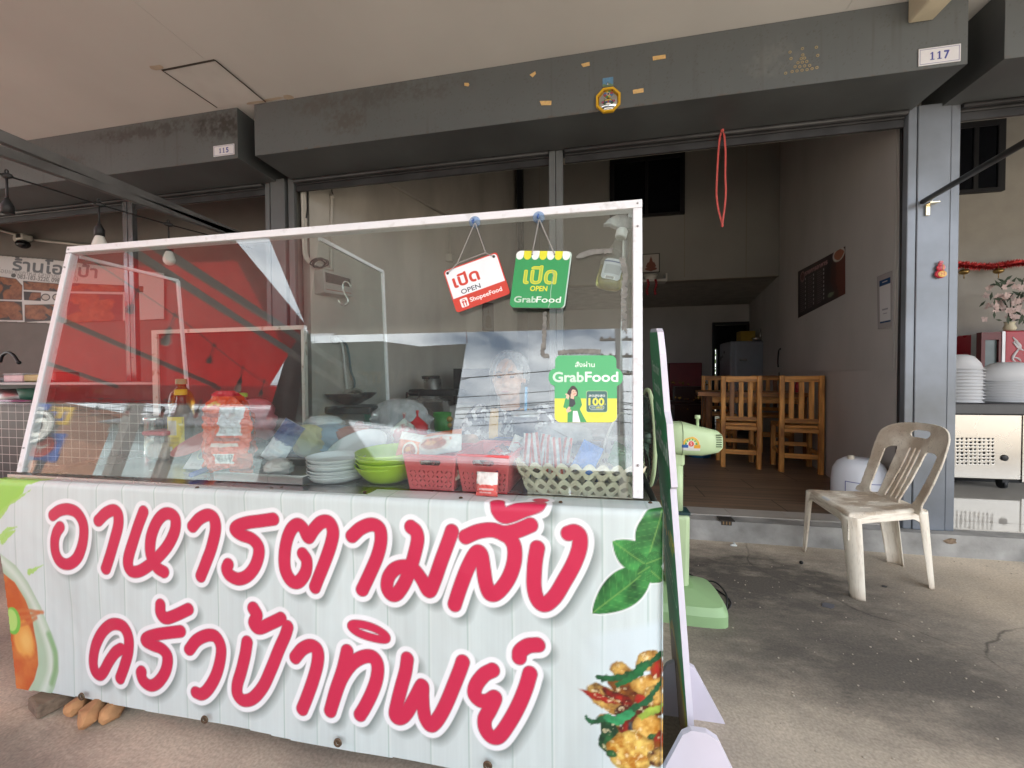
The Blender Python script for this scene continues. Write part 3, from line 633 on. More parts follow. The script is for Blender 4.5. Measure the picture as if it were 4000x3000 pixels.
# ================================================================ the food cart
YBN = .95
k7 = lambda x, y: (x*.6632, 1800+y*.6632)
k8 = lambda x, y: (1300+x*.6632, 1900+y*.6632)
def XZ(q): c = P(*q, Y=YBN); return (c[0], c[2])
B7 = lambda pts: smooth_path([XZ(k7(*q)) for q in pts], 6)
B8 = lambda pts: smooth_path([XZ(k8(*q)) for q in pts], 6)
strokes = [B7(q) for q in (
    [(318, 298), (355, 272), (405, 264), (455, 285), (490, 340), (497, 405), (487, 475), (462, 545), (428, 580), (392, 584), (358, 558), (338, 510), (335, 450), (345, 400), (362, 368)],
    [(583, 333), (625, 290), (668, 274), (692, 298), (695, 355), (680, 430), (655, 520), (622, 618)],
    [(840, 285), (812, 360), (780, 455), (757, 540), (753, 598), (772, 634), (815, 636), (870, 603), (930, 548), (985, 478), (1023, 400), (1028, 332), (1000, 300), (958, 304), (915, 352), (884, 430), (876, 510), (890, 572), (922, 620), (958, 643)],
    [(1127, 376), (1170, 330), (1222, 308), (1256, 332), (1262, 398), (1240, 490), (1205, 590), (1172, 672)],
    [(1604, 337), (1530, 347), (1450, 357), (1392, 377), (1376, 402), (1410, 430), (1470, 452), (1508, 495), (1512, 550), (1490, 620), (1448, 672), (1395, 690), (1345, 668), (1325, 632), (1333, 605)],
    [(1772, 548), (1797, 590), (1790, 655), (1750, 711), (1706, 706), (1670, 645), (1663, 560), (1678, 470), (1710, 397), (1750, 370), (1782, 396), (1808, 448), (1845, 400), (1890, 357), (1936, 357), (1960, 410), (1945, 490), (1905, 600), (1848, 742)],
    [(710, 1262), (735, 1190), (757, 1100), (757, 1020), (722, 958), (660, 946), (602, 990), (562, 1070), (546, 1160), (556, 1220), (585, 1244), (612, 1220), (642, 1165), (680, 1112), (714, 1090)],
    [(1058, 993), (1000, 997), (930, 1005), (872, 1024), (860, 1046), (900, 1068), (955, 1090), (988, 1138), (978, 1220), (936, 1285), (888, 1308), (846, 1282), (830, 1238), (834, 1226)],
    [(942, 835), (946, 880), (976, 912), (1030, 898), (1100, 866)],
    [(1112, 1100), (1150, 1050), (1210, 1022), (1264, 1030), (1296, 1088), (1292, 1170), (1265, 1260), (1222, 1335), (1184, 1364), (1152, 1354)],
    [(1452, 1060), (1440, 1140), (1418, 1230), (1394, 1310), (1395, 1368), (1430, 1404), (1488, 1390), (1548, 1320), (1594, 1220), (1636, 1110), (1674, 1025), (1690, 974)],
    [(1485, 862), (1506, 905), (1492, 948), (1520, 980), (1580, 958), (1648, 926)],
    [(1736, 1153), (1780, 1102), (1832, 1082), (1868, 1110), (1870, 1180), (1845, 1280), (1810, 1380), (1780, 1455)],
    [(2042, 1118), (2016, 1230), (1976, 1350), (1944, 1468)])]
strokes += [B8(q) for q in (
    [(110, 290), (162, 244), (225, 222), (272, 244), (282, 310), (262, 400), (215, 510), (165, 612)],
    [(462, 236), (492, 262), (502, 310), (486, 390), (458, 480), (420, 570), (375, 632), (338, 636), (315, 596), (325, 535), (365, 485), (425, 468), (478, 482), (525, 540), (568, 612), (604, 545), (645, 430), (688, 310), (704, 262)],
    [(722, 688), (762, 570), (806, 460), (848, 388), (876, 396), (890, 470), (905, 568), (930, 632), (976, 620), (1034, 545), (1068, 450), (1070, 360), (1040, 305), (995, 276)],
    [(785, 294), (860, 264), (940, 257), (1010, 276), (1085, 264), (1165, 232)],
    [(964, 108), (978, 150), (1010, 178), (1060, 168), (1130, 140), (1212, 116)],
    [(1388, 283), (1426, 274), (1454, 302), (1452, 370), (1420, 460), (1365, 560), (1305, 656), (1246, 700), (1206, 672), (1185, 590), (1190, 460), (1205, 366)],
    [(-14, 1315), (30, 1178), (60, 1110), (110, 1042), (170, 1006), (225, 1006), (258, 1050), (256, 1130), (226, 1220), (186, 1300), (160, 1342)],
    [(437, 1016), (426, 1090), (402, 1180), (377, 1280), (366, 1345), (392, 1366), (432, 1336), (482, 1250), (526, 1172), (528, 1230), (532, 1300), (546, 1370), (577, 1408), (620, 1368), (668, 1280), (714, 1170), (750, 1080), (768, 1028)],
    [(942, 1082), (892, 1108), (847, 1165), (836, 1220), (868, 1258), (914, 1262), (956, 1242), (928, 1310), (896, 1370), (900, 1430), (936, 1476), (980, 1470), (1036, 1395), (1092, 1295), (1136, 1190), (1162, 1104)],
    [(1098, 1010), (1104, 976), (1150, 944), (1208, 936)])]
ring = [XZ(k8(208+105*math.cos(t)+10*math.sin(t), 858+34*math.sin(t)+34*math.cos(t))) for t in np.linspace(0, 2*math.pi, 33)]
strokes.append(ring)
X0, X1 = -2.06, .166
p = Paint(X0, X1, -.03, .83, .0027, (.59, .69, .72))
rb = np.random.RandomState(4)
k = fbm(p.x*60, p.y*2.2, 2, 4); k2 = fbm(p.x*260, p.y*5, 7, 2)
p.c = p.c*(.93+.11*k+.06*k2)[..., None]
x_ = X0+.03; i = 0
while x_ < X1:
    pal = rb.uniform(.98, 1.012); w_ = (.112, .098, .118, .104)[i % 4]
    sel = (p.x >= x_) & (p.x < x_+w_); p.c[sel] *= pal
    wob = .0025*fbm(p.y*6+i*9, p.y*0+i, 3)
    p.put(np.abs(p.x-x_-wob)-.0011, (.18, .36, .30), .62); p.put(np.abs(p.x-x_-wob-.005)-.0012, (.74, .81, .81), .5)
    x_ += w_; i += 1
k = fbm(p.x*5, p.y*4, 21, 4); p.c = p.c*(.96+.08*k)[..., None]
p.c *= (1-.10*np.clip((k-.55)*4, 0, 1))[..., None]*np.array((1, .99, .96))
d = p.capsule(sum([list(s) for s in []], []) or [(9, 9), (9, 9)], .01)
def union(rad, dx=0, dy=0):
    d = np.full(p.x.shape, 9.0)
    for s in strokes: d = np.minimum(d, p.capsule([(q[0]+dx, q[1]+dy) for q in s], rad-(.0075 if s is ring else 0)))
    dot = np.hypot(p.x-XZ(k8(1212, 40))[0]-dx, (p.y-.765-dy)*1.4)-rad*1.1
    return np.minimum(d, dot)
# printed shade of the lettering, part of the banner's artwork
sh = union(.030, .017, -.017); p.put(sh+.004, (.15, .19, .185), .80, soft=.026)
dd = union(.0185)
p.put(dd-.0145, (.83, .86, .90), 1)
p.put(dd-.0009, (.22, .06, .10), .9); p.put(dd+.0008, (.58, .022, .08), 1)
# printed basil sprig
def leaf(a, b, wd, seed, edge_only=False):
    a, b = np.array(XZ(k8(*a))), np.array(XZ(k8(*b))); e = b-a; L_ = np.linalg.norm(e); u = e/L_; v = np.array((-u[1], u[0]))
    s = ((p.x-a[0])*u[0]+(p.y-a[1])*u[1])/L_; t = ((p.x-a[0])*v[0]+(p.y-a[1])*v[1])
    hw = wd*np.clip(np.sin(np.pi*np.clip(s, 0, 1)**.8), 0, 1)**.75; sd = np.abs(t)-hw; sd = np.where((s < 0) | (s > 1), .05, sd)
    if edge_only: p.put(sd-.004, (.80, .84, .86), .8); return
    k = fbm(p.x*30, p.y*30, seed, 4); vein = np.abs(np.sin((s*9+np.abs(t)/wd*1.6)*math.pi))
    col = np.array((.006, .07, .018))+(np.clip((k[..., None]-.25)*1.8, 0, 1)*np.array((.05, .25, .055)))+np.clip(1-vein*3.5, 0, 1)[..., None]*np.array((.10, .20, .05))*.45
    mid = np.clip(1-np.abs(t)/.0022, 0, 1)[..., None]; col = col*(1-mid*.7)+np.array((.22, .42, .10))*mid*.7
    al = np.clip(.5-sd/p.res, 0, 1)[..., None]; p.c = p.c*(1-al)+col*al
for eo in (True, False):
    for q in (((1865, 500), (1530, 750), .042, 3), ((1850, 480), (1650, 330), .034, 5), ((1858, 440), (1965, 110), .045, 8), ((1850, 470), (1965, 440), .022, 9), ((1855, 495), (1950, 590), .024, 11), ((1870, 490), (1795, 530), .014, 12)): leaf(*q, eo)
# pale ground under the dish
q = np.clip((p.x-(XZ(k8(1440, 1300))[0]))/.10, 0, 1)*np.clip((XZ(k8(1700, 900))[1]+.03+.25*(p.x-XZ(k8(1700, 900))[0])-p.y)/.02, 0, 1)*.9
p.c = p.c*(1-q[..., None])+np.array((.62, .73, .78))*q[..., None]
# printed stir-fry
fz = lambda x, y: (2250+x*.3617, 2400+y*.3617)
def blob(cx, cy_, rx, ry, ang, c1, c2, seed, sc=45):
    c = XZ(fz(cx, cy_)); s_ = .3617*.00073
    wx = (fbm(p.x*40, p.y*40, seed+50)-.5)*.016; wy = (fbm(p.x*40, p.y*40, seed+70)-.5)*.016
    a = math.radians(-ang); X, Y = p.x-c[0]+wx, p.y-c[1]+wy; u, v = X*math.cos(a)+Y*math.sin(a), -X*math.sin(a)+Y*math.cos(a)
    sd = (np.hypot(u/(rx*s_), v/(ry*s_))-1)*min(rx, ry)*s_
    k = fbm(p.x*sc*1.6, p.y*sc*1.6, seed, 5)[..., None]; k = np.clip((k-.3)*2.2, 0, 1); rim = np.clip(1+sd/.012, 0, 1)[..., None]
    col = (np.array(c1)*(1-k)+np.array(c2)*k)*(1-.45*rim); k3 = np.clip((fbm(p.x*95, p.y*95, seed+9, 3)-.66)*8, 0, 1)[..., None]; col = col*(1-k3*.6)+np.array((.9, .8, .5))*k3*.6
    al = np.clip(.5-sd/p.res, 0, 1)[..., None]; p.c = p.c*(1-al)+col*al
gold, gd2, red_, dkr, grn, dgr, brn = (.30, .10, .010), (.78, .50, .13), (.42, .02, .012), (.10, .008, .006), (.03, .17, .05), (.005, .045, .02), (.10, .025, .010)
for a in ((500, 620, 110, 60, 20, gold, gd2, 1), (790, 540, 120, 90, -20, gold, gd2, 2), (560, 820, 190, 100, 20, brn, gold, 3), (750, 1000, 200, 130, 0, dkr, gold, 33), (320, 900, 190, 90, 35, brn, gd2, 4), (340, 990, 180, 45, 25, gold, gd2, 5), (790, 790, 150, 90, 0, (.45, .16, .01), gd2, 6), (880, 640, 60, 90, 10, red_, gold, 7), (640, 1120, 190, 110, 0, dkr, brn, 8), (850, 940, 80, 120, -20, gold, gd2, 9),
          (260, 890, 190, 26, 17, red_, (.75, .05, .03), 10), (440, 890, 150, 40, 25, dkr, red_, 11), (370, 1180, 120, 60, 20, gold, gd2, 12), (690, 945, 48, 42, 0, red_, (.6, .05, .03), 13), (360, 1250, 85, 110, -10, dgr, grn, 14), (350, 1400, 90, 80, 30, dgr, grn, 15), (520, 1250, 55, 80, 0, dkr, red_, 16), (600, 1300, 30, 110, 0, (.03, .04, .05), (.25, .28, .3), 17), (800, 1260, 150, 130, 15, (.5, .2, .012), gd2, 18), (830, 1420, 90, 60, 0, dgr, grn, 19), (600, 1500, 210, 190, 0, (.45, .17, .012), (.85, .62, .16), 20), (900, 1440, 60, 90, 0, red_, gold, 21), (880, 1600, 90, 90, 0, brn, gd2, 22), (370, 1510, 55, 45, 0, dgr, grn, 23)): blob(*a)
for pts, r_, c1 in (([(220, 665), (300, 690), (400, 690), (520, 690), (640, 650), (720, 590), (840, 540), (930, 480)], .0075, (.010, .085, .03)), ([(420, 770), (560, 720), (680, 650), (760, 580)], .0065, (.012, .13, .04)), ([(110, 1110), (190, 1150), (300, 1120), (430, 1130), (560, 1090), (660, 1010), (780, 950), (870, 850), (930, 760)], .007, (.010, .09, .035)), ([(320, 1110), (450, 1150), (600, 1080)], .009, (.03, .26, .10)), ([(690, 1130), (800, 1090), (920, 1060)], .008, (.25, .36, .05))):
    pp = smooth_path([XZ(fz(*q)) for q in pts], 5); n_ = len(pp); rr = [r_*(.45+.75*math.sin(math.pi*min(1, max(0, i/n_)))**.6) for i in range(n_)]
    sd = p.capsule(pp, rr)+(fbm(p.x*110, p.y*110, 31)-.5)*.014; k = fbm(p.x*70, p.y*70, 41, 3)[..., None]; al = np.clip(.5-sd/p.res, 0, 1)[..., None]
    p.c = p.c*(1-al)+(np.array(c1)*(.4+1.3*k))*al
# printed soup bowl and green brush strokes at the far end
def P7(pts): return [XZ(k7(*q)) for q in pts]
p.put(p.poly(P7([(-80, 540), (15, 520), (100, 590), (170, 690), (250, 840), (300, 980), (338, 1100), (345, 1220), (318, 1320), (280, 1400), (-80, 1400)])), (.40, .56, .42)); k = fbm(p.x*14, p.y*14, 77)
p.put(p.capsule(smooth_path(P7([(20, 560), (120, 680), (230, 880), (290, 1080), (295, 1220), (255, 1340)]), 6), .012), (.66, .76, .70), .8, soft=.02)
p.put(p.capsule(smooth_path(P7([(290, 1000), (325, 1110), (325, 1200), (300, 1290)]), 6), .010), (.20, .40, .17), .8, soft=.012)
soup = p.poly(P7([(-80, 600), (30, 640), (90, 690), (150, 800), (195, 930), (215, 1060), (222, 1180), (200, 1270), (150, 1360), (60, 1420), (-80, 1420)]))
p.put(soup, (.50, .10, .022)); k = fbm(p.x*24, p.y*24, 61, 4)[..., None]; al = np.clip(.5-soup/p.res, 0, 1)[..., None]*np.clip((k-.4)*2, 0, 1); p.c = p.c*(1-al*.7)+np.array((.66, .26, .06))*al*.7
p.put(p.ell(*XZ(k7(140, 1030)), .045, .06, .3)+(fbm(p.x*30, p.y*30, 63)-.5)*.02, (.72, .36, .08), .9, soft=.012); p.put(p.ell(*XZ(k7(150, 1040)), .022, .03, .2), (.80, .52, .16), .7, soft=.02)
for a in ([(60, 870), (150, 860), (258, 868)], [(90, 905), (170, 895), (235, 870)], [(110, 950), (170, 930), (220, 900)]): p.put(p.capsule(smooth_path(P7(a), 5), .006), (.55, .17, .05), .85, soft=.006)
p.put(p.ell(*XZ(k7(75, 920)), .030, .045, .1), (.16, .50, .07)); p.put(p.ell(*XZ(k7(68, 915)), .022, .036, .1), (.42, .66, .18))
gr = p.poly(P7([(-90, 60), (250, 70), (235, 100), (150, 120), (140, 170), (60, 230), (20, 290), (-90, 330)]))+(fbm(p.x*40, p.y*40, 81)-.5)*.02; p.put(gr, (.30, .62, .08))
for a in ([(0, 300), (60, 235), (180, 150)], [(15, 430), (60, 375), (110, 365)], [(25, 450), (70, 400), (100, 385)], [(180, 632), (262, 590)]): p.put(p.capsule(P7(a), [.010]+[.006]*(len(a)-2)+[.001])+(fbm(p.x*90, p.y*90, 83)-.5)*.012, (.36, .64, .13), .9)
gp = p
ZTOP = lambda x: .738+.0085*x
def banner_fn(x, y):
    zt = ZTOP(x); r = .02; dy = y-.735; flat = dy > 0
    f = fbm(x*3.1, y*1.6, 91, 3)-.5; f2 = fbm(x*9+y*5, y*4-x*2, 93, 3)-.5
    down = np.clip((.735-y)/.7, 0, 1)
    bulge = (f*.024+f2*.006)*np.clip(down*4, 0, 1)*(1-.85*np.clip((.30-y)/.26, 0, 1))+.003*np.exp(-((x+1.7)/.25)**2)*down-.002*np.abs(np.sin(x*5.2+1))**2*down*np.exp(-((y-.05)/.16)**2)
    a = np.clip((y-(.735-r))/(r*1.0), 0, 1)*math.pi/2
    Y = np.where(y < .735-r, YBN-bulge, np.where(flat, YBN+r*.6+dy, YBN+r*.6-r*.6*np.cos(a)-bulge*(1-a)))
    Z = np.where(y < .735-r, y+(zt-.735), np.where(flat, zt+0*y, zt-r+r*np.sin(a)))
    wr = np.clip((x-.08)/.086, 0, 1)**2*np.clip((.76-y)*20, 0, 1); Y = Y+wr*.012
    X = x+(-.020*np.clip((.10+X0-x+.1)/.2, 0, 1))*0
    return X, Y, Z
edge = (.056-.006*np.clip((p.x+1.4)/.6, 0, 1)+.003*np.sin(p.x*4.1+.6)+.002*np.sin(p.x*11))-p.y
lft = (-1.905+(.735-p.y)*.095)-p.x
p.cut(np.maximum(edge, lft)); p.cut(p.y-(.735+.062+0*p.x))
cart = thing('food_cart', 'white glass-fronted street food cart with stainless counter, draped with a printed banner', 'food cart', (-.87, 1.3, 0))
bnm = pmat('vinyl_banner', rough=.36, spec=.5, bump=.12, bscale=700)
ban = p.sheet('banner', banner_fn, bnm)
tag(ban, 'pale wood-print vinyl banner with big red Thai lettering hung over the cart front', 'banner')
side = Paint(1.0, 1.62, .06, .735, .006, (.56, .64, .645)); side.c *= (.93+.1*fbm(side.x*3, side.y*60, 2))[..., None]
for a_ in range(5): side.put(np.abs(side.x-1.05-a_*.11)-.0012, (.16, .33, .27), .7)
so = side.sheet('side_flap', lambda x, y: (np.full(x.shape, .166)+.006*np.sin(x*17)*(1-y), x-.045, y), bnm, ban)
gmm = mat('rusty_brass', (.12, .085, .055), rough=.5, metal=.6)
for q in ((320, 2720), (800, 2810), (1320, 2900), (1905, 2990)):
    ey = MB(); c = P(*q, Y=YBN-.012); ey.lathe((c[0], c[1]-.001, c[2]), [(.0055, 0), (.009, -.003), (.011, -.002), (.012, .001)], 20, 'Y', cap=False)
    ey.lathe((c[0], c[1]-.0005, c[2]), [(0.0001, 0), (.0056, 0)], 14, 'Y', cap=False); obj('grommet', ey, gmm, ban)
tkm = mat('rusty_tack', (.10, .06, .035), rough=.7, metal=.4)
for q in ((610, 1888), (770, 1905), (1060, 1908), (1100, 1904), (1425, 1922), (1800, 1945), (2190, 1962), (285, 1870), (2540, 1964)):
    c = P(*q, Z=.742); zz = ZTOP(c[0])+.001; c = P(*q, Z=zz); obj('tack', MB().lathe((c[0], c[1], zz), [(.0055, 0), (.004, .0025), (0.0001, .003)], 10, 'Z'), tkm, ban)
# counter body
inox = mat('counter_inox', (.52, .52, .51), rough=.26, metal=.9, var=.06, vscale=7)
wpaint = mat('cart_white_paint', (.73, .74, .78), rough=.42, var=.04, vscale=34, col2=(.60, .60, .61), lo=.22, hi=.42)
c = MB().box((-1.90, .975, .70), (.150, 1.66, .733)); obj('countertop', c, inox, cart)
c = MB(); c.box((-1.89, .985, .16), (-1.87, 1.64, .70)); c.box((.125, .985, .16), (.145, 1.64, .70)); c.box((-1.87, .985, .16), (.125, 1.0, .70)); c.box((-1.87, 1.0, .28), (.125, 1.62, .30)); obj('cabinet', c, inox, cart)
for x in (-1.86, .115):
    for y in (1.02, 1.61): obj('leg', MB().box((x-.02, y-.02, .0), (x+.02, y+.02, .70)), wpaint, cart)
# glass case
gl = glass_mat('cart_glass', ior=1.95, film=.010, film_col=(.75, .78, .8))
def gp_(u, v, off=0.0):                       # bilinear on the leaning pane
    a = G_BL*(1-u)*(1-v)+G_BR*u*(1-v)+G_TR*u*v+G_TL*(1-u)*v; return a+G_N*off
def slab(mb, quad, off0, off1, N):
    a = [q+N*off0 for q in quad]; b = [q+N*off1 for q in quad]
    return mb.add(a+b, [(0, 1, 2, 3), (7, 6, 5, 4), (0, 4, 5, 1), (1, 5, 6, 2), (2, 6, 7, 3), (3, 7, 4, 0)])
pane = MB(); slab(pane, [gp_(0, 0), gp_(1, 0), gp_(1, 1), gp_(0, 1)], .0, -.005, G_N)
obj('front_pane', pane, gl, cart)
def edge_bar(mb, a, b, off0, off1, w, side):
    """rail along a-b on the pane, w wide towards side"""
    d = (b-a)/np.linalg.norm(b-a); s_ = np.cross(d, G_N); s_ = s_*(1 if s_ @ side > 0 else -1)
    return slab(mb, [a, b, b+s_*w, a+s_*w], off0, off1, G_N)
UP, RT = np.array((0, .17, .98)), np.array((1., 0, 0))
fr = MB(); edge_bar(fr, gp_(0, 1), gp_(1, 1), .004, -.024, .024, -UP); obj('top_rail', fr, wpaint, cart, bevel=.002)
fr = MB(); edge_bar(fr, gp_(0, 0), gp_(0, .968), .003, -.022, .022, RT); obj('end_rail', fr, wpaint, cart, bevel=.002)
fr = MB(); edge_bar(fr, gp_(1, 0), gp_(1, .968), .003, -.022, .024, -RT); obj('end_rail', fr, wpaint, cart, bevel=.002)
def cross_panel(u, ztop_back, yb_top, yb_bot, rails, xs=0.0):
    """upright cross pane from the front pane back into the case"""
    a, b = gp_(u, .012, -.024), gp_(u, .965, -.024); t1 = np.array((b[0]+xs, yb_top, b[2]+ztop_back)); t0 = np.array((a[0]+xs, yb_bot, a[2]))
    m_ = MB(); n_ = np.array((1., 0, 0)); slab(m_, [a, t0, t1, b], -.0025, .0025, n_); obj('cross_pane', m_, glass_mat('thin_glass', film=.02), cart)
    r = MB(); r.obox(b, t1, .010, .012); r.obox(t1, t0, .012, .010, up=(1, 0, 0)); obj('cross_rail', r, wpaint, cart)
    return a, b, t0, t1
cross_panel(.012, -.004, 1.50, 1.56, True)
q = PG(1214, 1046); ud = (q[0]-G_TL[0])/(G_TR[0]-G_TL[0])
cross_panel(ud, -.006, 1.55, 1.62, True)
cross_panel(.986, .0, 1.36, 1.40, True)
scw = MB()
for u_, v_ in ((.006, .985), (.994, .985), (.006, .90), (.994, .90), (.006, .1), (.994, .1)):
    c_ = gp_(u_, v_, .0045); obj('screw', MB().ball(c_, .0032, 8, 6), mat('screw_zinc', (.4, .4, .4), rough=.4, metal=.7), cart)
# bolts with blue suction hooks + hanging signs
def quad_px(o, ux, uy): return lambda x, y: (o[0]+ux[0]*x+uy[0]*y, o[1]+ux[1]*x+uy[1]*y)
def decal(p, name, px, off, m, parent=None, solid=0.0):
    """sheet lying on the pane: canvas coordinates -> photo pixels -> pane"""
    return p.sheet(name, lambda x, y: PPA(*px(x, y), G_BL+G_N*off, G_N), m, parent, solid)
plast = pmat('printed_plastic', rough=.32, spec=.5)
chainm = mat('bead_chain', (.42, .41, .40), rough=.35, metal=.8, var=0)
sg = lambda x, y: (1700+x*.3617, 820+y*.3617)
def chain(parent, pts, off):
    m_ = MB(); w_ = []
    for a, b in zip(pts[:-1], pts[1:]):
        a, b = PG(*sg(*a), off), PG(*sg(*b), off); n_ = max(2, int(np.linalg.norm(b-a)/.0042))
        for i in range(n_):
            c = a+(b-a)*(i+.5)/n_; m_.ball(c, .0021, 6, 4)
    return obj('chain', m_, chainm, parent)
def hook(parent, q):
    c = PG(*sg(*q), .002); m_ = MB(); m_.lathe(c, [(.017, -.001), (.016, -.004), (.006, -.008), (.005, -.012)], 20, 'Y', cap=True)
    obj('suction_cup', m_, glass_mat('clear_rubber', tint=(.72, .82, .93), film=.10, film_col=(.5, .6, .8)), parent)
    m_ = MB(); m_.tube([c+np.array(v_) for v_ in ((0, -.012, .004), (0, -.016, -.004), (0, -.022, -.010), (0, -.028, -.006))], .0024, 8); obj('hook', m_, mat('blue_plastic', (.05, .12, .35), rough=.4), parent)
# --- red and white sign
RED = (.58, .055, .035)
t = thing('open_sign', 'tilted white and red sign reading OPEN ShopeeFood, hanging by a chain on the pane', 'sign', PG(*sg(447, 780), .01))
TLq, TRq, BLq = np.array(sg(85, 662)), np.array(sg(665, 452)), np.array(sg(232, 1112)); ux, uy = (TRq-TLq)/.170, (TLq-BLq)/.128
p = Paint(0, .170, 0, .128, .00055, RED); p.put(p.rrect(.0035, .1665, .030, .1245, .009), (.80, .83, .87)); p.put(p.rrect(.0035, .1665, .026, .041, 0), RED)
p.text('เปิด', .058, .087, .033, RED, w=.078, bold=.05); p.text('OPEN', .062, .0525, .0135, (.035, .045, .07), w=.060, bold=.02)
p.text('ShopeeFood', .100, .0225, .0125, (.85, .82, .82), w=.100, bold=.03)
p.put(p.rrect(.020, .043, .008, .034, .004), (.85, .82, .82)); p.put(p.rrect(.026, .037, .0285, .0305), RED); p.put(p.capsule([(.028, .011), (.028, .024)], .0016), RED); p.put(p.rrect(.0245, .0315, .0215, .026, .001), RED); p.put(p.capsule([(.036, .011), (.036, .022)], .0016), RED); p.put(p.ell(.036, .0225, .0032, .0045), RED)
for cx in (.011, .157): p.put(p.ell(cx, .118, .0042, .0042), (.03, .03, .03))
p.c *= (.97+.05*fbm(p.x*60, p.y*60, 3))[..., None]; p.cut(p.rrect(0, .170, 0, .128, .010))
decal(p, 'board', lambda x, y: (BLq[0]+ux[0]*x+uy[0]*y, BLq[1]+ux[1]*x+uy[1]*y), .014, plast, t, .003)
chain(t, [(428, 140), (240, 578), (140, 676)], .017); chain(t, [(432, 140), (545, 462), (625, 500)], .017); chain(t, [(240, 578), (400, 515), (545, 462)], .018); hook(t, (428, 132))
# --- green sign
GRN, YEL = (.035, .30, .10), (.72, .70, .04)
t = thing('open_sign', 'green sign with yellow scalloped awning print reading OPEN GrabFood, hung on the pane', 'sign', PG(*sg(1135, 765), .01))
TLq, TRq, BLq = np.array(sg(880, 440)), np.array(sg(1465, 446)), np.array(sg(800, 1052)); W_, H_ = .167, .176
ux, uy = (TRq-TLq)/W_, (TLq-BLq)/H_
def green(p, art=True):
    if art:
        for i in range(7):
            cxx = (i+.5)*W_/7; cc = YEL if i % 2 else (.80, .84, .84); p.put(np.minimum(p.rrect(cxx-W_/14, cxx+W_/14, H_-.014, H_+.01), p.ell(cxx, H_-.015, W_/14-.0006, .0125)), cc)
        p.text('เปิด', .083, .1005, .050, YEL, w=.098, bold=.045)
        for off_ in (0,): p.text('เปิด', .083, .1005, .050, GRN, w=.098, bold=-.0)
        p.text('เปิด', .083, .1005, .050, YEL, w=.098, bold=.0, a=.55)
        p.text('OPEN', .083, .0595, .0155, YEL, w=.052, bold=.035)
        p.text('Grab', .046, .0255, .0185, (.75, .85, .78), w=.068, bold=.03); p.text('Grab', .046, .0255, .0185, GRN, w=.068, bold=-.0, a=.45); p.text('Food', .118, .0255, .0185, (.75, .85, .78), w=.075, bold=.02)
        for cx in (.049, .118): p.put(p.ell(cx, H_-.011, .0025, .0025), (.05, .08, .05))
        p.put(p.capsule([(.118, .116), (.124, .10), (.121, .08)], .0025)+(fbm(p.x*300, p.y*300, 3)-.5)*.004, (.35, .40, .25), .45)
        p.put(p.capsule([(.122, .08), (.121, .05), (.125, .02), (.12, 0)], .0012), (.45, .6, .5), .6)
    p.c *= (.95+.08*fbm(p.x*40, p.y*40, 5))[..., None]; p.cut(p.rrect(0, W_, 0, H_, .016)); return p
pm_ = lambda x, y: (BLq[0]+ux[0]*x+uy[0]*y, BLq[1]+ux[1]*x+uy[1]*y)
decal(green(Paint(0, W_, 0, H_, .0006, GRN)), 'board', pm_, .019, plast, t, .003)
decal(green(Paint(0, W_, 0, H_, .002, (.55, .68, .62)), False), 'backing_board', lambda x, y: pm_(x+.004, y-.001), .013, plast, t, .003)
chain(t, [(1120, 105), (1045, 480)], .022); chain(t, [(1124, 105), (1290, 480)], .022); hook(t, (1118, 82))
# --- big delivery sticker
SG_, SY_ = (.075, .44, .16), (.80, .76, .07)
ck = lambda x, y: (1750+x*.33906, 1300+y*.33906)
p = Paint(1150, 2020, -1040, -250, 2.0, SG_)
p.put(p.rrect(1150, 2020, -1060, -757), SY_); p.put(np.maximum(p.ell(1705, -925, 95, 60), p.y+925), (.70, .66, .05), .6)
p.text('สั่งผ่าน', 1577, -368, 52, (.86, .92, .88), w=225, bold=.012)
p.text('Grab', 1385, -508, 112, (.86, .92, .88), w=350, bold=.035); p.text('Grab', 1385, -508, 112, SG_, w=350, a=.55); p.text('Grab', 1385, -508, 100, (.86, .92, .88), w=345, a=.35); p.text('Food', 1770, -505, 112, (.86, .92, .88), w=375, bold=.035)
p.put(p.rrect(1591, 1838, -917, -667, 28), (.42, .60, .30)); p.put(p.rrect(1596, 1833, -912, -672, 25), (.05, .14, .13))
p.text('ลดสูงสุด', 1715, -722, 30, (.85, .9, .88), w=185, bold=.012); p.text('100', 1710, -793, 80, SY_, w=175, bold=.05); p.text('.-', 1808, -815, 40, SY_, w=20)
p.put(p.rrect(1629, 1799, -882, -840, 21), (.8, .85, .8)); p.put(p.rrect(1633, 1795, -878, -844, 17), (.05, .14, .13)); p.text('ใส่โค้ด', 1676, -861, 14, (.8, .85, .8), w=44); p.text('AROI', 1742, -861, 21, SY_, w=70, bold=.04); p.put(p.capsule([(1645, -893), (1790, -893)], 2), (.3, .4, .38), .8)
# a printed woman in a green jacket pointing with her thumb
SK, HR, JK = (.78, .52, .38), (.045, .022, .02), (.05, .33, .10)
p.put(p.capsule(smooth_path([(1440, -640), (1410, -680), (1395, -730), (1400, -780)], 5), [30]*16), HR); p.put(p.capsule(smooth_path([(1455, -632), (1480, -670), (1478, -720), (1465, -760)], 5), [16]*16), HR)
p.put(p.poly([(1440, -900), (1520, -900), (1535, -1030), (1430, -1030)]), (.80, .83, .85))
p.put(p.poly([(1345, -770), (1395, -745), (1500, -728), (1530, -760), (1545, -830), (1520, -880), (1560, -960), (1600, -1030), (1525, -1030), (1490, -900), (1440, -900), (1435, -1030), (1375, -1030), (1378, -900), (1345, -850)]), JK)
p.put(p.poly([(1400, -748), (1452, -740), (1470, -820), (1435, -855), (1395, -850)]), (.03, .03, .035)); p.put(p.poly([(1415, -700), (1455, -700), (1450, -765), (1412, -755)]), SK)
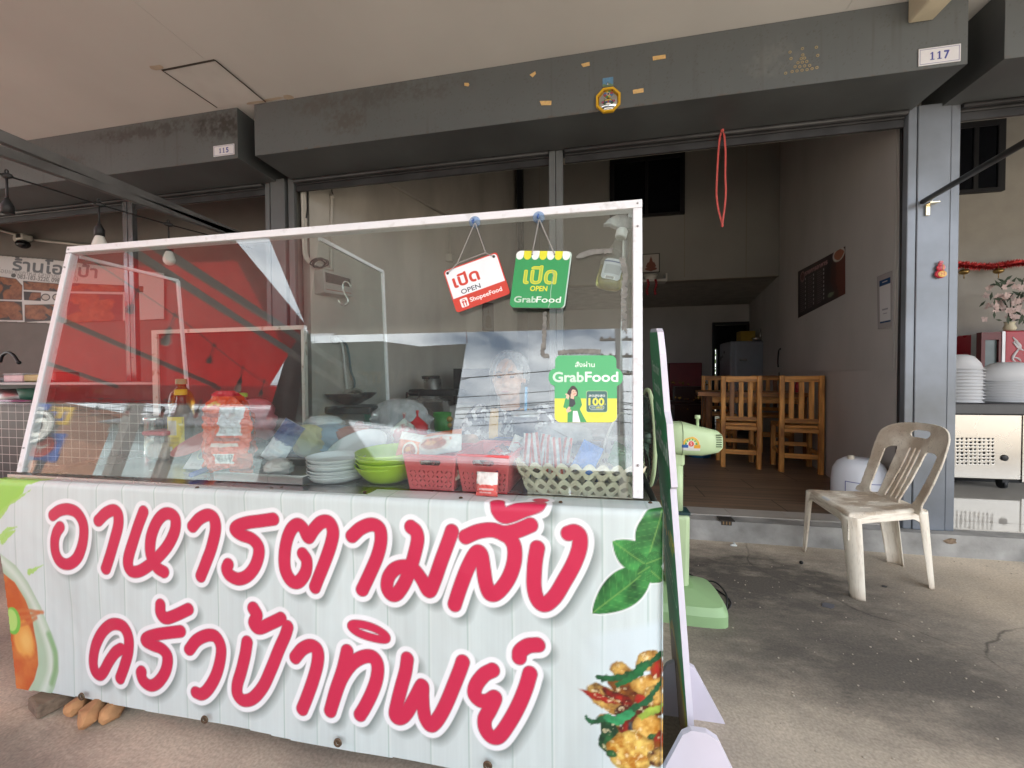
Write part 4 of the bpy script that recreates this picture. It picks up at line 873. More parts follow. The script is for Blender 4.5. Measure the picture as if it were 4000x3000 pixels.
p.put(p.capsule([(1395, -865), (1375, -895)], 14), SK); p.put(p.capsule([(1520, -840), (1440, -875), (1395, -905)], [18, 15, 12]), JK); p.put(p.capsule([(1410, -895), (1378, -908)], 11), SK)
p.put(p.ell(1452, -690, 30, 40, .25), SK); p.put(p.capsule(smooth_path([(1425, -640), (1450, -645), (1475, -655), (1484, -672)], 4), [9]*13), HR); p.put(p.capsule([(1448, -708), (1468, -700)], 4.5), (.75, .12, .12)); p.put(p.capsule([(1441, -680), (1450, -678)], 2.5), HR); p.put(p.capsule([(1463, -676), (1470, -674)], 2.5), HR)
p.put(p.capsule([(1372, -760), (1382, -730), (1368, -708), (1356, -708)], [16, 17, 8, 6]), SK); p.put(p.capsule([(1345, -850), (1365, -770)], 16), JK)
sdf = np.minimum(p.rrect(1235, 1938, -620, -262, 62), np.minimum(p.rrect(1160, 2012, -614, -408, 92), p.rrect(1229, 1944, -1030, -520, 70))); p.cut(sdf); p.put(-sdf-7, tuple(np.array(SG_)*1.15), .0)
st_ = decal(p, 'delivery_sticker', lambda x, y: ck(x, -y), .0012, pmat('sticker_vinyl', rough=.3), None, .0004); tag(st_, 'large green and yellow GrabFood sticker with a woman in a green jacket on the pane', 'sticker')
# torn tape residue on the pane
res_m = mat('tape_residue', (.20, .195, .18), rough=.95, var=.2, vscale=60)
def residue(pts, w_, sd, keepf):
    m_ = MB(); rr = random.Random(sd); pts = smooth_path(pts, 24)
    for q in pts:
        for _ in range(keepf):
            c = PG(q[0]+rr.uniform(-w_, w_)*.9, q[1]+rr.uniform(-w_, w_)*.9, -.0055 if sd > 50 else .0006); s_ = rr.uniform(.0012, .0035); a_ = rr.uniform(0, 6.28)
            poly = [c+s_*(RT*math.cos(a_+k*1.26)+UP*math.sin(a_+k*1.26))*rr.uniform(.6, 1.3) for k in range(5)]; m_.add(poly, [(0, 1, 2, 3, 4)])
    o_ = obj('tape_residue', m_, res_m); return o_
rs = residue([(2262, 1000), (2310, 985), (2385, 980)], 9, 1, 6); tag(rs, 'streak of grey tape residue by the spray bottle on the pane', 'tape residue', kind='stuff')
rs = residue([(2430, 1010), (2442, 1080), (2436, 1180), (2440, 1290)], 11, 2, 6); tag(rs, 'long vertical strip of grey tape residue near the pane end', 'tape residue', kind='stuff')
rs = residue([(2128, 1222), (2126, 1290), (2124, 1340), (2120, 1385), (2140, 1390)], 7, 3, 4); tag(rs, 'ragged tape residue under the green open sign', 'tape residue', kind='stuff')
rs = residue([(2185, 1376), (2270, 1372), (2340, 1374)], 8, 4, 9); tag(rs, 'dark tape residue just above the big green sticker', 'tape residue', kind='stuff')
# ================================================================ goods on the counter
CZ = .7345
white = mat('white_melamine', (.72, .74, .76), rough=.25, var=.03)
def bowl_prof(r0, r1, h, th=.003, n=10, pw=1.6):
    o = [(r0*k/3, 0) for k in range(1, 4)]; o = [(.0005, 0)]+o
    o += [(r0+(r1-r0)*(k/n)**(1/pw), h*(k/n)**1.15) for k in range(1, n+1)]
    o += [(r1-th, h-.0005)]+[(max(.0004, r0+(r1-r0)*(k/n)**(1/pw)-th), max(th, h*(k/n)**1.15)) for k in range(n-1, -1, -1)]
    return o+[(.0004, th)]
def stack(nm, labels, c, r0, r1, h, step, n, m, cat, group, tilt=0.0, sq=1.0, flip=False):
    for i in range(n):
        b = MB().lathe((0, 0, 0), bowl_prof(r0, r1, h), 44, cap=False, sy=sq)
        rr = random.Random(i*7+int(c[0]*100)); o = obj(nm, b, m, local=True)
        o.location = (c[0]+rr.uniform(-.003, .003), c[1]+rr.uniform(-.003, .003), c[2]+i*step+(h if flip else 0)); o.rotation_euler = (tilt*rr.uniform(.2, 1)+(math.pi if flip else 0), tilt*rr.uniform(-.6, .6), 0)
        tag(o, labels(i, n), cat, group)
ordn = ('lowest', 'second from the bottom', 'third from the bottom', 'fourth from the bottom', 'fifth from the bottom', 'sixth from the bottom', 'seventh from the bottom')
c = P(1262, 1893, Z=CZ); stack('plate', lambda i, n: ('top white plate' if i == n-1 else ordn[i]+' white plate')+' of the short stack beside the lime green bowls', (c[0], c[1]+.07, CZ), .065, .088, .020, .0105, 6, white, 'plate', 'white plates beside the green bowls', .02)
c = P(1345, 1860, Z=CZ); b = MB().lathe((0, 0, 0), bowl_prof(.07, .105, .03), 44, cap=False); o = obj('plate', b, white, local=True); o.location = (c[0]-.01, c[1]+.10, CZ+.050); o.rotation_euler = (R(28), R(-8), R(6)); tag(o, 'larger white plate lying tilted behind the plate stack', 'plate')
lime = mat('lime_plastic', (.42, .62, .035), rough=.3, var=.05)
c = P(1475, 1900, Z=CZ); stack('bowl', lambda i, n: ('top lime green bowl with its inside showing' if i == n-1 else ordn[i]+' lime green bowl')+' in the nested stack', (c[0], c[1]+.075, CZ), .048, .100, .056, .0125, 4, lime, 'bowl', 'lime green bowls', .05)
# pink perforated baskets
def basket(label, x0, x1, y0, y1, z, h, rz, m, nm='plastic_basket', stick=None):
    t = thing(nm, label, 'basket', ((x0+x1)/2, (y0+y1)/2, z), rz)
    w_, d_ = x1-x0, y1-y0; tp = 1.0; bt_ = .84
    def facep(width, s_, nrm, name, handle=True):
        p = Paint(-width/2, width/2, 0, h, .0021, (.74, .115, .125)); p.c *= (.94+.1*fbm(p.x*30, p.y*30, 3))[..., None]
        hole = np.full(p.x.shape, 9.0); k_ = int(width/.0145); rows = int((h*.60)/.0135)
        for r_ in range(rows):
            for i in range(k_):
                cx = -width/2+(i+.5)*width/k_*.94+width*.03; cy_ = .012+r_*.0135
                hole = np.minimum(hole, p.ell(cx, cy_, .0062, .0031, R(55 if (i+r_) % 2 else -55)))
        if handle: hole = np.minimum(hole, p.rrect(-width*.22, width*.22, h*.72, h*.89, h*.08))
        p.cut(-hole); p.c[(p.y > h*.93)] *= 1.05
        def fn(x, y):
            k = (bt_+(tp-bt_)*y/h); u = x*k; off = nrm*k
            return (u, np.full(x.shape, 0.)+off, y) if s_ == 'x' else (np.full(x.shape, 0.)+off, u, y)
        o_ = p.sheet(name, fn, pmat('pink_basket_plastic', rough=.35), None); o_.parent = t; o_.modifiers.new('solid', 'SOLIDIFY').thickness = .0018
        lo = o_.location.copy(); return o_
    # Paint.sheet recentres, which is what a local part needs here
    facep(w_, 'x', -d_/2, 'front_side'); facep(w_, 'x', d_/2, 'back_side'); facep(d_, 'y', -w_/2, 'end_side', False); facep(d_, 'y', w_/2, 'end_side', False)
    r_ = MB(); r_.box((-w_/2*bt_, -d_/2*bt_, 0), (w_/2*bt_, d_/2*bt_, .003)); obj('base', r_, m, t, local=True)
    r_ = MB(); k = .004
    ring_ = [(sx*w_/2*1.02, sy*d_/2*1.02, h) for sx, sy in ((-1, -1), (1, -1), (1, 1), (-1, 1))]
    rp_ = []
    for i in range(4):
        a, b2 = np.array(ring_[i]), np.array(ring_[(i+1) % 4]); rp_ += [a+(b2-a)*f_ for f_ in (.04, .3, .7, .96)]
    r_.tube(rp_, .0042, 8, closed=True); obj('rim', r_, m, t, local=True)
    return t
pink = mat('pink_plastic', (.74, .115, .125), rough=.35, var=.04)
a, b2 = P(1590, 1918, Z=CZ), P(1765, 1925, Z=CZ); w1 = np.linalg.norm(b2-a)*1.18; cx = (a[0]+b2[0])/2
basket('pink plastic basket beside the green bowls, heaped with orange and white packs', cx-w1/2, cx+w1/2, a[1]+.005, a[1]+.20, CZ, .098, 0, pink)
BK1 = (cx, a[1]+.10)
a, b2 = P(1795, 1930, Z=CZ), P(1975, 1938, Z=CZ); w1 = np.linalg.norm(b2-a)*1.18; cx = (a[0]+b2[0])/2+.006
basket('pink plastic basket next to the cream woven one, sachet hooked on its front', cx-w1/2, cx+w1/2, a[1]+.005, a[1]+.23, CZ, .104, R(-3), pink)
BK2 = (cx, a[1]+.115)
# little sachets
def sachet(label, c, w_, h_, rot, c1, c2, seed, kind_=0, group=None, nm='sachet', txt=None, cat='sachet', bul=.010):
    p = Paint(-w_/2, w_/2, -h_/2, h_/2, max(w_, h_)/60, c1); k = fbm(p.x*25/w_*.1, p.y*25/h_*.1, seed)
    if kind_ == 0: p.put(p.rrect(-w_/2, w_/2, -h_*.1, h_*.16), c2); p.put(p.ell(0, -h_*.25, w_*.25, h_*.12), c2, .8)
    if kind_ == 1:
        for i in range(2): p.put(p.capsule([(-w_*.28+i*w_*.55, -h_/2), (-w_*.20+i*w_*.55, h_/2)], w_*.13), c2)
    if kind_ == 2: p.put(p.rrect(-w_/2, w_/2, 0, h_/2), c2); p.put(p.capsule([(-w_*.3, -h_*.2), (w_*.3, -h_*.2)], h_*.04), (.7, .7, .7), .6); p.put(p.capsule([(-w_*.3, -h_*.34), (w_*.2, -h_*.34)], h_*.03), (.7, .7, .7), .5)
    if kind_ == 3:
        p.put(p.ell(w_*.05, -h_*.12, w_*.28, h_*.3), (.72, .66, .58)); p.put(p.ell(w_*.05, -h_*.12, w_*.22, h_*.22), (.42, .10, .03)); p.put(p.rrect(-w_/2, w_/2, h_*.22, h_*.5), c2)
        p.put(p.ell(w_*.0, -h_*.1, w_*.1, h_*.1), (.7, .3, .08))
    if txt: p.text(txt, 0, h_*.05, h_*.16, c2, w=w_*.7)
    p.c = p.c*(.85+.3*k[..., None]); M = Matrix.Rotation(rot[2], 3, 'Z') @ Matrix.Rotation(rot[1], 3, 'Y') @ Matrix.Rotation(rot[0], 3, 'X'); M = np.array(M)
    def fn(x, y):
        b_ = bul*np.clip(1-np.abs(x/w_*2)**2.5, 0, 1)*np.clip(1-np.abs(y/h_*2)**2.5, 0, 1)+(fbm(x*130, y*130, seed)-.5)*.006; q = np.stack([x, -b_, y], -1) @ M.T
        return q[..., 0]+c[0], q[..., 1]+c[1], q[..., 2]+c[2]
    o_ = p.sheet(nm, fn, pmat('glossy_foil', rough=.22, spec=.6), None, .003); return tag(o_, label, cat, group)
WH, OR_, RD = (.74, .72, .70), (.72, .20, .07), (.60, .03, .03)
c = P(1690, 1770, Y=BK1[1]); sachet('white and orange noodle pack with a bowl picture, lying across the first pink basket', (c[0]+.01, BK1[1]-.02, CZ+.118), .175, .075, (R(-38), R(-10), R(3)), WH, OR_, 3, 3, None, 'noodle_pack', 'ยำยำ', 'food pack', .02)
c = P(1640, 1780, Y=BK1[1]); sachet('orange noodle pack with a red bowl picture, standing in the first pink basket', (c[0]-.012, BK1[1]-.035, CZ+.108), .08, .085, (R(-20), R(8), 0), OR_, WH, 5, 3, None, 'noodle_pack', None, 'food pack', .016)
rr = random.Random(12)
for i in range(9):
    sachet('dark red foil condiment sachet in the pink basket beside the green bowls', (BK1[0]+rr.uniform(-.065, .065), BK1[1]+rr.uniform(-.07, .06), CZ+.03+i*.007), .05, .06, (R(rr.uniform(-80, -20)), R(rr.uniform(-30, 30)), R(rr.uniform(-60, 60))), (.20, .03, .02) if i % 3 else (.5, .4, .33), RD, 20+i, 0, 'condiment sachets in the first basket')
for i in range(9):
    sachet('small red and purple foil sachet in the pink basket next to the woven one', (BK2[0]+rr.uniform(-.07, .07), BK2[1]+rr.uniform(-.08, .08), CZ+.035+i*.006), .05, .06, (R(rr.uniform(-85, -30)), R(rr.uniform(-30, 30)), R(rr.uniform(-60, 60))), [(.16, .05, .16), (.18, .03, .03), (.6, .55, .55)][i % 3], RD, 40+i, 0, 'condiment sachets in the second basket')
sachet('white sachet with a red letter A sticking up in the second pink basket', (BK2[0]+.065, BK2[1]+.03, CZ+.112), .042, .05, (R(-15), R(22), 0), WH, RD, 61, 5, None, 'sachet', 'A')
c = P(1906, 1893, Z=CZ+.03); sachet('white over red sachet hooked on the front of the second pink basket', (c[0], BK2[1]-.127, CZ+.034), .058, .062, (R(-6), 0, R(-3)), (.62, .10, .09), WH, 62, 2, None, 'sachet', 'A')
# crumpled film / bags
filmm = glass_mat('clear_film', tint=(.93, .95, .97), film=.035, film_col=(.85, .88, .92))
milky = glass_mat('milky_film', tint=(.82, .85, .88), film=.40, film_col=(.85, .87, .9))
def bag(label, c, rx, ry, rz, seed, m, nm='plastic_bag', tie=0.0, jit=.22):
    v = MB(); n_, k_ = 36, 22; rr = np.random.RandomState(seed)
    for j in range(k_+1):
        t_ = math.pi*j/k_
        for i in range(n_):
            f_ = 2*math.pi*i/n_; q = 1+jit*(vnoise(np.array(i*.9+seed), np.array(j*.8), seed)-.5)*2+.06*(rr.rand()-.5)
            z_ = math.cos(t_); r_ = math.sin(t_)**.8
            if tie and z_ > .35: r_ *= max(.10, 1-(z_-.35)*2.2); r_ += .15*max(0, z_-.8)*4
            v.v.append((c[0]+rx*r_*math.cos(f_)*q, c[1]+ry*r_*math.sin(f_)*q, c[2]+rz*(1+z_)*(1 if not tie else 1+tie*max(0, z_-.35))))
    for j in range(k_):
        for i in range(n_): v.f.append((j*n_+i, (j+1)*n_+i, (j+1)*n_+(i+1) % n_, j*n_+(i+1) % n_)); v.smooth.append(True)
    return tag(obj(nm, v, m), label, 'plastic bag')
c = P(2130, 1850, Y=1.16); bag('clear plastic bag full of red striped straw packets in the woven basket', (c[0], 1.16, CZ+.03), .075, .055, .075, 3, filmm, tie=.15)
sr = random.Random(5)
for i in range(6):
    cc = (c[0]-.050+i*.022, 1.145+sr.uniform(-.015, .015), CZ+.088+sr.uniform(-.006, .010)); sachet('white and red striped packet inside the clear bag of the woven basket', cc, .030, .105, (R(-8), R(sr.uniform(-9, 9)), R(sr.uniform(-15, 15))), WH, (.62, .06, .02), 70+i, 1, 'striped packets in the clear bag', 'striped_packet', None, 'packet', .006)
c = P(2312, 1840, Y=1.13); sachet('bright blue snack sachet leaning in the woven basket', (c[0]-.012, 1.135, CZ+.085), .062, .085, (R(-22), R(24), R(-8)), (.01, .20, .72), (.55, .75, .85), 81, 4, None, 'sachet', None, 'sachet', .010)
c = P(2230, 1850, Y=1.15); bag('dull clear bag of red chilli packets lying in the woven basket', (c[0], 1.16, CZ+.04), .055, .05, .035, 8, filmm)
sachet('dark red packet in the woven basket', (c[0]-.015, 1.16, CZ+.07), .06, .05, (R(-50), R(20), 0), (.25, .03, .04), (.6, .5, .5), 84, 0)['label'] = 'dark red chilli packet between the striped packets and the blue sachet'
c = P(2440, 1840, Y=1.13); sachet('folded green napkin pack with white print at the woven basket corner', (c[0], 1.14, CZ+.085), .085, .075, (R(-35), R(30), R(10)), (.01, .16, .05), (.3, .5, .35), 86, 4, None, 'napkin_pack', 'Grab', 'napkin pack', .02)
# woven cream basket
def woven(label, x0, x1, y0, y1, z, h):
    t = thing('woven_basket', label, 'basket', ((x0+x1)/2, (y0+y1)/2, z)); cr_ = mat('cream_weave', (.66, .61, .46), rough=.45, var=.06)
    w_, d_ = x1-x0, y1-y0
    def loop(z_, k): return [(-w_/2*k, -d_/2*k), (w_/2*k, -d_/2*k), (w_/2*k, d_/2*k), (-w_/2*k, d_/2*k)]
    def at(s_, zf):
        k = .80+.20*zf; per = [w_, d_, w_, d_]; tot = sum(per); s_ = (s_ % 1)*tot; c_ = loop(0, k)
        for i in range(4):
            if s_ <= per[i]: a_, b_ = np.array(c_[i]), np.array(c_[(i+1) % 4]); q_ = a_+(b_-a_)*s_/per[i]; nn_ = [(0, -1), (1, 0), (0, 1), (-1, 0)][i]; return q_, np.array(nn_)
            s_ -= per[i]
        return np.array(c_[0]), np.array((0, -1))
    nw = 26
    for row in range(2):
        sm = MB()
        for strand in range(2):
            for sub_ in range(7):
                pts = []; N = 420
                for i in range(N):
                    s_ = i/N; ph = 2*math.pi*s_*14+strand*math.pi
                    zc = h*(.25+.50*row)+h*.165*math.sin(ph)+(sub_-3)*.0021; q_, n_ = at(s_, zc/h); dpt = .0035*math.cos(ph*1.0+(0 if strand % 2 else math.pi))
                    pts.append((q_[0]+n_[0]*dpt, q_[1]+n_[1]*dpt, zc))
                sm.tube(pts, .0014, 5, closed=True)
        obj('woven_band', sm, cr_, t, local=True)
    obj('base', MB().box((-w_/2*.8, -d_/2*.8, 0), (w_/2*.8, d_/2*.8, .004)), cr_, t, local=True)
a, b2 = P(2040, 1930, Z=CZ), P(2470, 1948, Z=CZ); w1 = (b2[0]-a[0])*1.18
woven('long cream woven plastic basket of packets at the pane end', a[0]-.02, a[0]-.02+w1, 1.035, 1.20, CZ, .088)
# tray + orange bag + bottles at the far end
steelb = mat('tray_steel', (.30, .30, .31), rough=.3, metal=.85, var=.08)
a, b2 = P(790, 1890, Z=CZ), P(1150, 1897, Z=CZ)
tr = MB(); x0, x1, y0, y1 = a[0], b2[0]+.02, 1.02, 1.24
tr.box((x0+.01, y0+.01, CZ), (x1-.01, y1-.01, CZ+.003)); k = .018
for (p0, p1) in (((x0, y0), (x1, y0)), ((x1, y0), (x1, y1)), ((x1, y1), (x0, y1)), ((x0, y1), (x0, y0))): tr.obox((*p0, CZ+.012), (*p1, CZ+.012), .003, .022)
tr.tube([(x0, y0, CZ+.024), (x1, y0, CZ+.024), (x1, y1, CZ+.024), (x0, y1, CZ+.024)], .0035, 6, closed=True)
tag(obj('tray', tr, steelb), 'shallow dark steel tray under the big orange bag', 'tray')
# orange bag
p = Paint(-.115, .115, 0, .32, .0028, (.72, .10, .03))
p.put(p.rrect(.005, .088, .150, .258, .002), (.72, .74, .80)); kk = (fbm(p.x*200, p.y*40, 3, 2) > .52)
for i in range(16): p.put(p.rrect(.012, .080, .160+i*.0058, .1625+i*.0058), (.25, .25, .30), .55)
p.put(p.rrect(-.115, .01, .22, .235), (.30, .05, .03), .7); p.put(p.rrect(-.02, .078, .128, .142), (.30, .08, .06), .8); p.put(p.rrect(-.025, .072, .107, .120), (.80, .72, .68), .9)
p.put(p.rrect(-.015, .060, .042, .080), (.82, .80, .80))
for i in range(22): p.put(p.rrect(-.010+i*.0030, -.010+i*.0030+(.0008+.0012*((i*7) % 3)/2), .050, .077), (.05, .05, .05))
p.put(p.capsule([(-.10, .02), (.10, .016)], .004)+(fbm(p.x*90, p.y*90, 4)-.5)*.012, (.35, .03, .02), .8); p.put(p.rrect(-.115, -.05, .07, .08), (.35, .06, .06), .7)
p.put(p.capsule(smooth_path([(-.05, .262), (-.02, .275), (.0, .268)], 5), .007), (.75, .55, .12), .8)
p.c = p.c*(.86+.28*fbm(p.x*22, p.y*22, 9, 4))[..., None]; p.c[p.y > .30] = (.55, .03, .05)
shp = p.poly([(-.098, 0), (.105, 0), (.108, .10), (.112, .22), (.085, .262), (.045, .30), (.03, .318), (-.035, .318), (-.045, .29), (-.075, .262), (-.10, .20)]); p.cut(shp)
cb = P(893, 1865, Y=1.10)
def bagfn(x, y):
    b_ = .038*np.clip(1-np.abs(x/.118)**2.2, 0, 1)*np.clip(1.05-np.abs((y-.14)/.19)**3, 0, 1)+(fbm(x*45, y*45, 12, 4)-.5)*.032; return x*.87+cb[0], 1.10-b_+(.0*x), y*.83+CZ+.006
ob = p.sheet('orange_pack', bagfn, pmat('glossy_bag', rough=.16, spec=.7)); tag(ob, 'big crumpled orange plastic bag with white label and barcode standing on the tray', 'food bag')
bk = p.sheet('back_film', lambda x, y: (bagfn(x, y)[0], 2.2-bagfn(x, y)[1], bagfn(x, y)[2]), pmat('glossy_bag'), ob); bk.location = (0, 0, 0)
def me_shift(o_, d): o_.data.transform(Matrix.Translation(d))
# bottles
def bottle(nm, label, c, prof, m, capm, capr, caph, extra=None, sy=1.0):
    t = thing(nm, label, 'bottle', c); obj('body', MB().lathe((0, 0, 0), prof, 28, cap=True, sy=sy), m, t, local=True); top = prof[-1][1]
    k = MB().lathe((0, 0, top-.004), [(capr, 0), (capr*1.02, caph*.1), (capr, caph), (capr*.8, caph+.002), (.0005, caph+.002)], 20, cap=False); obj('cap', k, capm, t, local=True)
    if extra: extra(t)
    return t
ycap, gcap, wcap = mat('yellow_cap', (.75, .50, .02), rough=.4, var=0), mat('green_cap', (.02, .32, .16), rough=.4, var=0), mat('white_cap', (.75, .76, .77), rough=.4, var=0)
oilm = mat('amber_oil', (.40, .22, .03), rough=.08, var=0, trans=.85, ior=1.4)
c = P(660, 1800, Z=CZ)
def ylab(t):
    p = Paint(-.9, .9, .03, .165, .004, (.74, .56, .02)); p.put(p.rrect(-.5, .35, .095, .150), (.6, .58, .5), .9)
    for i in range(12): p.put(p.rrect(-.45, .3, .098+i*.0044, .1+i*.0044), (.15, .15, .25), .6)
    p.put(p.rrect(-.7, .5, .040, .085), (.66, .48, .02))
    for i in range(6): p.put(p.rrect(-.6, .55, .060+i*.005, .0615+i*.005), (.2, .15, .02), .6)
    p.put(p.rrect(-.35, -.0, .032, .05), (.7, .7, .65)); p.c *= (.95+.1*fbm(p.x*9, p.y*99, 1))[..., None]
    p.sheet('label', lambda x, y: (c[0]+.0485*np.sin(x*1.05), c[1]+.05-.036*np.cos(x*1.05), y+CZ), pmat('paper_label', rough=.4), t)
bottle('sauce_bottle', 'oyster sauce bottle with yellow label and yellow cap at the far end of the counter', (c[0], c[1]+.05, CZ), [(.034, 0), (.0465, .006), (.0475, .02), (.0475, .165), (.040, .185), (.020, .215), (.016, .235), (.016, .252)], mat('dark_sauce', (.05, .025, .015), rough=.12, var=0), ycap, .020, .020, ylab, sy=.74)
c2 = P(630, 1770, Z=CZ); bottle('oil_bottle', 'clear cooking oil bottle with green cap behind the oyster sauce', (c2[0]-.012, c2[1]+.10, CZ), [(.036, 0), (.044, .01), (.044, .18), (.047, .21), (.040, .245), (.018, .272), (.016, .29)], oilm, gcap, .021, .022)
c3 = P(822, 1775, Z=CZ); bottle('vinegar_bottle', 'clear bottle with white screw cap behind the red strainer', (c3[0], c3[1]+.08, CZ), [(.030, 0), (.036, .01), (.036, .15), (.022, .19), (.015, .215), (.015, .23)], mat('clear_bottle', (.8, .82, .84), rough=.05, var=0, trans=.95, ior=1.3), wcap, .021, .024)
c3 = P(872, 1780, Z=CZ); bottle('seasoning_bottle', 'clear bottle with light green cap behind the orange bag', (c3[0]-.01, c3[1]+.10, CZ), [(.034, 0), (.04, .01), (.04, .18), (.022, .215), (.019, .235)], mat('clear_bottle', (.8, .82, .84)), mat('lime_cap', (.20, .55, .08), rough=.4, var=0), .023, .016)
c3 = P(545, 1780, Z=CZ); t = thing('steel_canister', 'tall shiny steel canister beside the oyster sauce', 'canister', (c3[0], c3[1]+.06, CZ)); obj('body', MB().lathe((0, 0, 0), [(.036, 0), (.036, .008), (.034, .012), (.034, .135), (.037, .138), (.037, .15), (.030, .154), (.0005, .156)], 32, cap=False), mat('bright_steel', (.62, .62, .6), rough=.16, metal=.95, var=.03), t, local=True)
c3 = P(598, 1800, Z=CZ); t = thing('storage_jar', 'low clear plastic jar with red lid between canister and sauce bottle', 'jar', (c3[0], c3[1]+.04, CZ)); obj('body', MB().box((-.05, -.04, 0), (.05, .04, .095), .012), glass_mat('cloudy_plastic', tint=(.85, .84, .84), film=.25, film_col=(.75, .7, .68)), t, local=True); obj('lid', MB().box((-.052, -.042, .095), (.052, .042, .112), .005), mat('red_lid', (.55, .03, .05), rough=.35, var=0), t, local=True)
obj('contents', MB().box((-.044, -.034, .004), (.044, .034, .06), .01), mat('pale_paste', (.55, .42, .33), rough=.8), t, local=True)
# jar of peanuts-like goods, second tub
c3 = P(775, 1770, Z=CZ); t = thing('storage_jar', 'wide clear tub with pink lid behind the red strainer', 'jar', (c3[0], c3[1]+.12, CZ)); obj('body', MB().lathe((0, 0, 0), [(.052, 0), (.056, .01), (.058, .10), (.058, .145)], 28), glass_mat('cloudy_plastic'), t, local=True); obj('lid', MB().lathe((0, 0, .145), [(.062, 0), (.062, .014), (.0005, .016)], 28, cap=False), mat('pink_lid', (.60, .30, .33), rough=.4, var=0), t, local=True)
# red strainer, seen on edge
p = Paint(-.13, .10, -.09, .09, .0016, (.55, .10, .09)); hole = np.full(p.x.shape, 9.0)
for i in range(-9, 9):
    for j in range(-3, 7):
        if ((i*.0095+.01)/.092)**2+((j*.0095)/.07)**2 < 1: hole = np.minimum(hole, p.rrect(i*.0095-.0035+.005, i*.0095+.0035+.005, j*.0095-.0035, j*.0095+.0035, .001))
p.cut(np.maximum(p.ell(-.005, 0, .112, .084), -hole)); cs = P(785, 1740, Y=1.14); An = R(16)
tag(p.sheet('strainer', lambda x, y: (cs[0]+x*math.cos(An)-y*.05, 1.14+y*.55-.3*(x*x+y*y), CZ+.098+x*math.sin(An)+y*.42-1.5*(np.maximum(0, .08-np.abs(y))*0)), pmat('red_strainer_plastic', rough=.35), None, .002), 'red plastic mesh strainer leaning over the counter goods', 'strainer')
# cream sunglasses-print notebook (page print reversed)
p = Paint(0, .125, 0, .085, .0012, (.66, .66, .68)); p.put(np.abs(p.ell(.045, .055, .019, .020))-.0022, (.82, .80, .70)); p.put(np.abs(p.ell(.085, .055, .019, .020))-.0022, (.82, .80, .70)); p.put(p.ell(.045, .055, .017, .018), (.30, .32, .40), .8); p.put(p.ell(.085, .055, .017, .018), (.30, .32, .40), .8)
for dx in (.037, .045, .077, .085): p.put(p.capsule([(dx, .040), (dx+.012, .068)], .0016), (.82, .80, .70))
p.text('FRUIT JUICE', .064, .016, .0075, (.35, .35, .38), w=.085, flip=True)
a_ = P(690, 1838, Z=CZ+.004); tag(p.sheet('notebook_page', lambda x, y: (a_[0]+x+y*.22, a_[1]+.02+y*.45, CZ+.006+y*.85), pmat('paper_label'), None, .003), 'white card with sunglasses print leaning against the orange bag', 'card')
kn = MB(); a_, b_ = P(745, 1856, Z=CZ+.012), P(840, 1822, Z=CZ+.02); kn.tube([a_, (a_+b_)/2, b_], [.008, .009, .007], 10); tag(obj('knife_handle', kn, mat('navy_plastic', (.03, .05, .30), rough=.4)), 'knife with dark blue handle lying by the steel tray', 'knife')
# heap of wrapped stuff behind
bag('clear bag of crackling film behind the bottles', (P(770, 1640, Y=1.30)[0], 1.32, CZ+.06), .085, .07, .07, 11, filmm)
c = P(1010, 1850, Y=1.16); bag('clear bag with shredded papaya and orange packs on the tray', (c[0], 1.13, CZ+.006), .060, .055, .055, 13, filmm)
sachet('yellow and red snack packet on the steel tray beside the orange bag', (c[0]-.025, 1.11, CZ+.05), .05, .075, (R(-15), R(-20), 0), (.75, .42, .05), RD, 91, 0)
sachet('silver packet standing on the tray end near the plates', (P(1075, 1810, Y=1.14)[0], 1.14, CZ+.058), .085, .07, (R(-12), R(4), 0), (.42, .40, .40), (.15, .12, .12), 92, 2)
bag('knotted clear bag of white powder on the tray', (P(1095, 1870, Y=1.08)[0], 1.075, CZ+.006), .042, .035, .028, 17, mat('powder_bag', (.62, .58, .57), rough=.35))
sachet('navy blue and clear rice bag leaning near the plate stack', (P(1110, 1745, Y=1.13)[0], 1.125, CZ+.105), .075, .14, (R(-15), R(28), R(6)), (.55, .58, .62), (.02, .04, .15), 93, 2, None, 'rice_bag', 'ข้าว', 'food pack')
bag('bright pink plastic bag bunched behind the orange one', (P(985, 1640, Y=1.36)[0], 1.38, CZ+.05), .075, .06, .09, 19, mat('pink_bag', (.75, .22, .26), rough=.35, trans=.3))
bag('pale blue plastic bag heaped at the back of the counter', (P(1275, 1740, Y=1.45)[0], 1.46, CZ), .14, .08, .06, 23, mat('pale_blue_bag', (.35, .5, .68), rough=.4))
bag('orange and pink plastic bag at the back of the counter', (P(1340, 1745, Y=1.42)[0]+.04, 1.44, CZ), .09, .06, .06, 29, mat('salmon_bag', (.70, .30, .24), rough=.4))
bag('pale yellow plastic bag behind the plates', (P(1205, 1760, Y=1.38)[0], 1.38, CZ), .06, .05, .065, 31, mat('yellow_bag', (.70, .62, .30), rough=.4))
bag('white plastic bag puffed up behind the plate stack', (P(1255, 1690, Y=1.5)[0], 1.52, CZ+.08), .085, .06, .035, 37, mat('white_bag', (.72, .74, .78), rough=.4))
bag('cloudy plastic bag slumped behind the lime bowls', (P(1430, 1780, Y=1.42)[0], 1.44, CZ+.01), .10, .06, .05, 41, milky)
bag('large milky plastic bag standing in the middle of the cart', (P(1575, 1690, Y=1.62)[0], 1.60, CZ+.02), .125, .08, .10, 43, milky, tie=.0)
bag('red and green striped plastic bag knotted behind the first pink basket', (P(1590, 1735, Y=1.35)[0], 1.33, CZ+.05), .045, .035, .06, 47, mat('stripy_bag', (.62, .70, .66), rough=.4, col2=(.5, .10, .12), vscale=22, lo=.45, hi=.55), tie=.2)
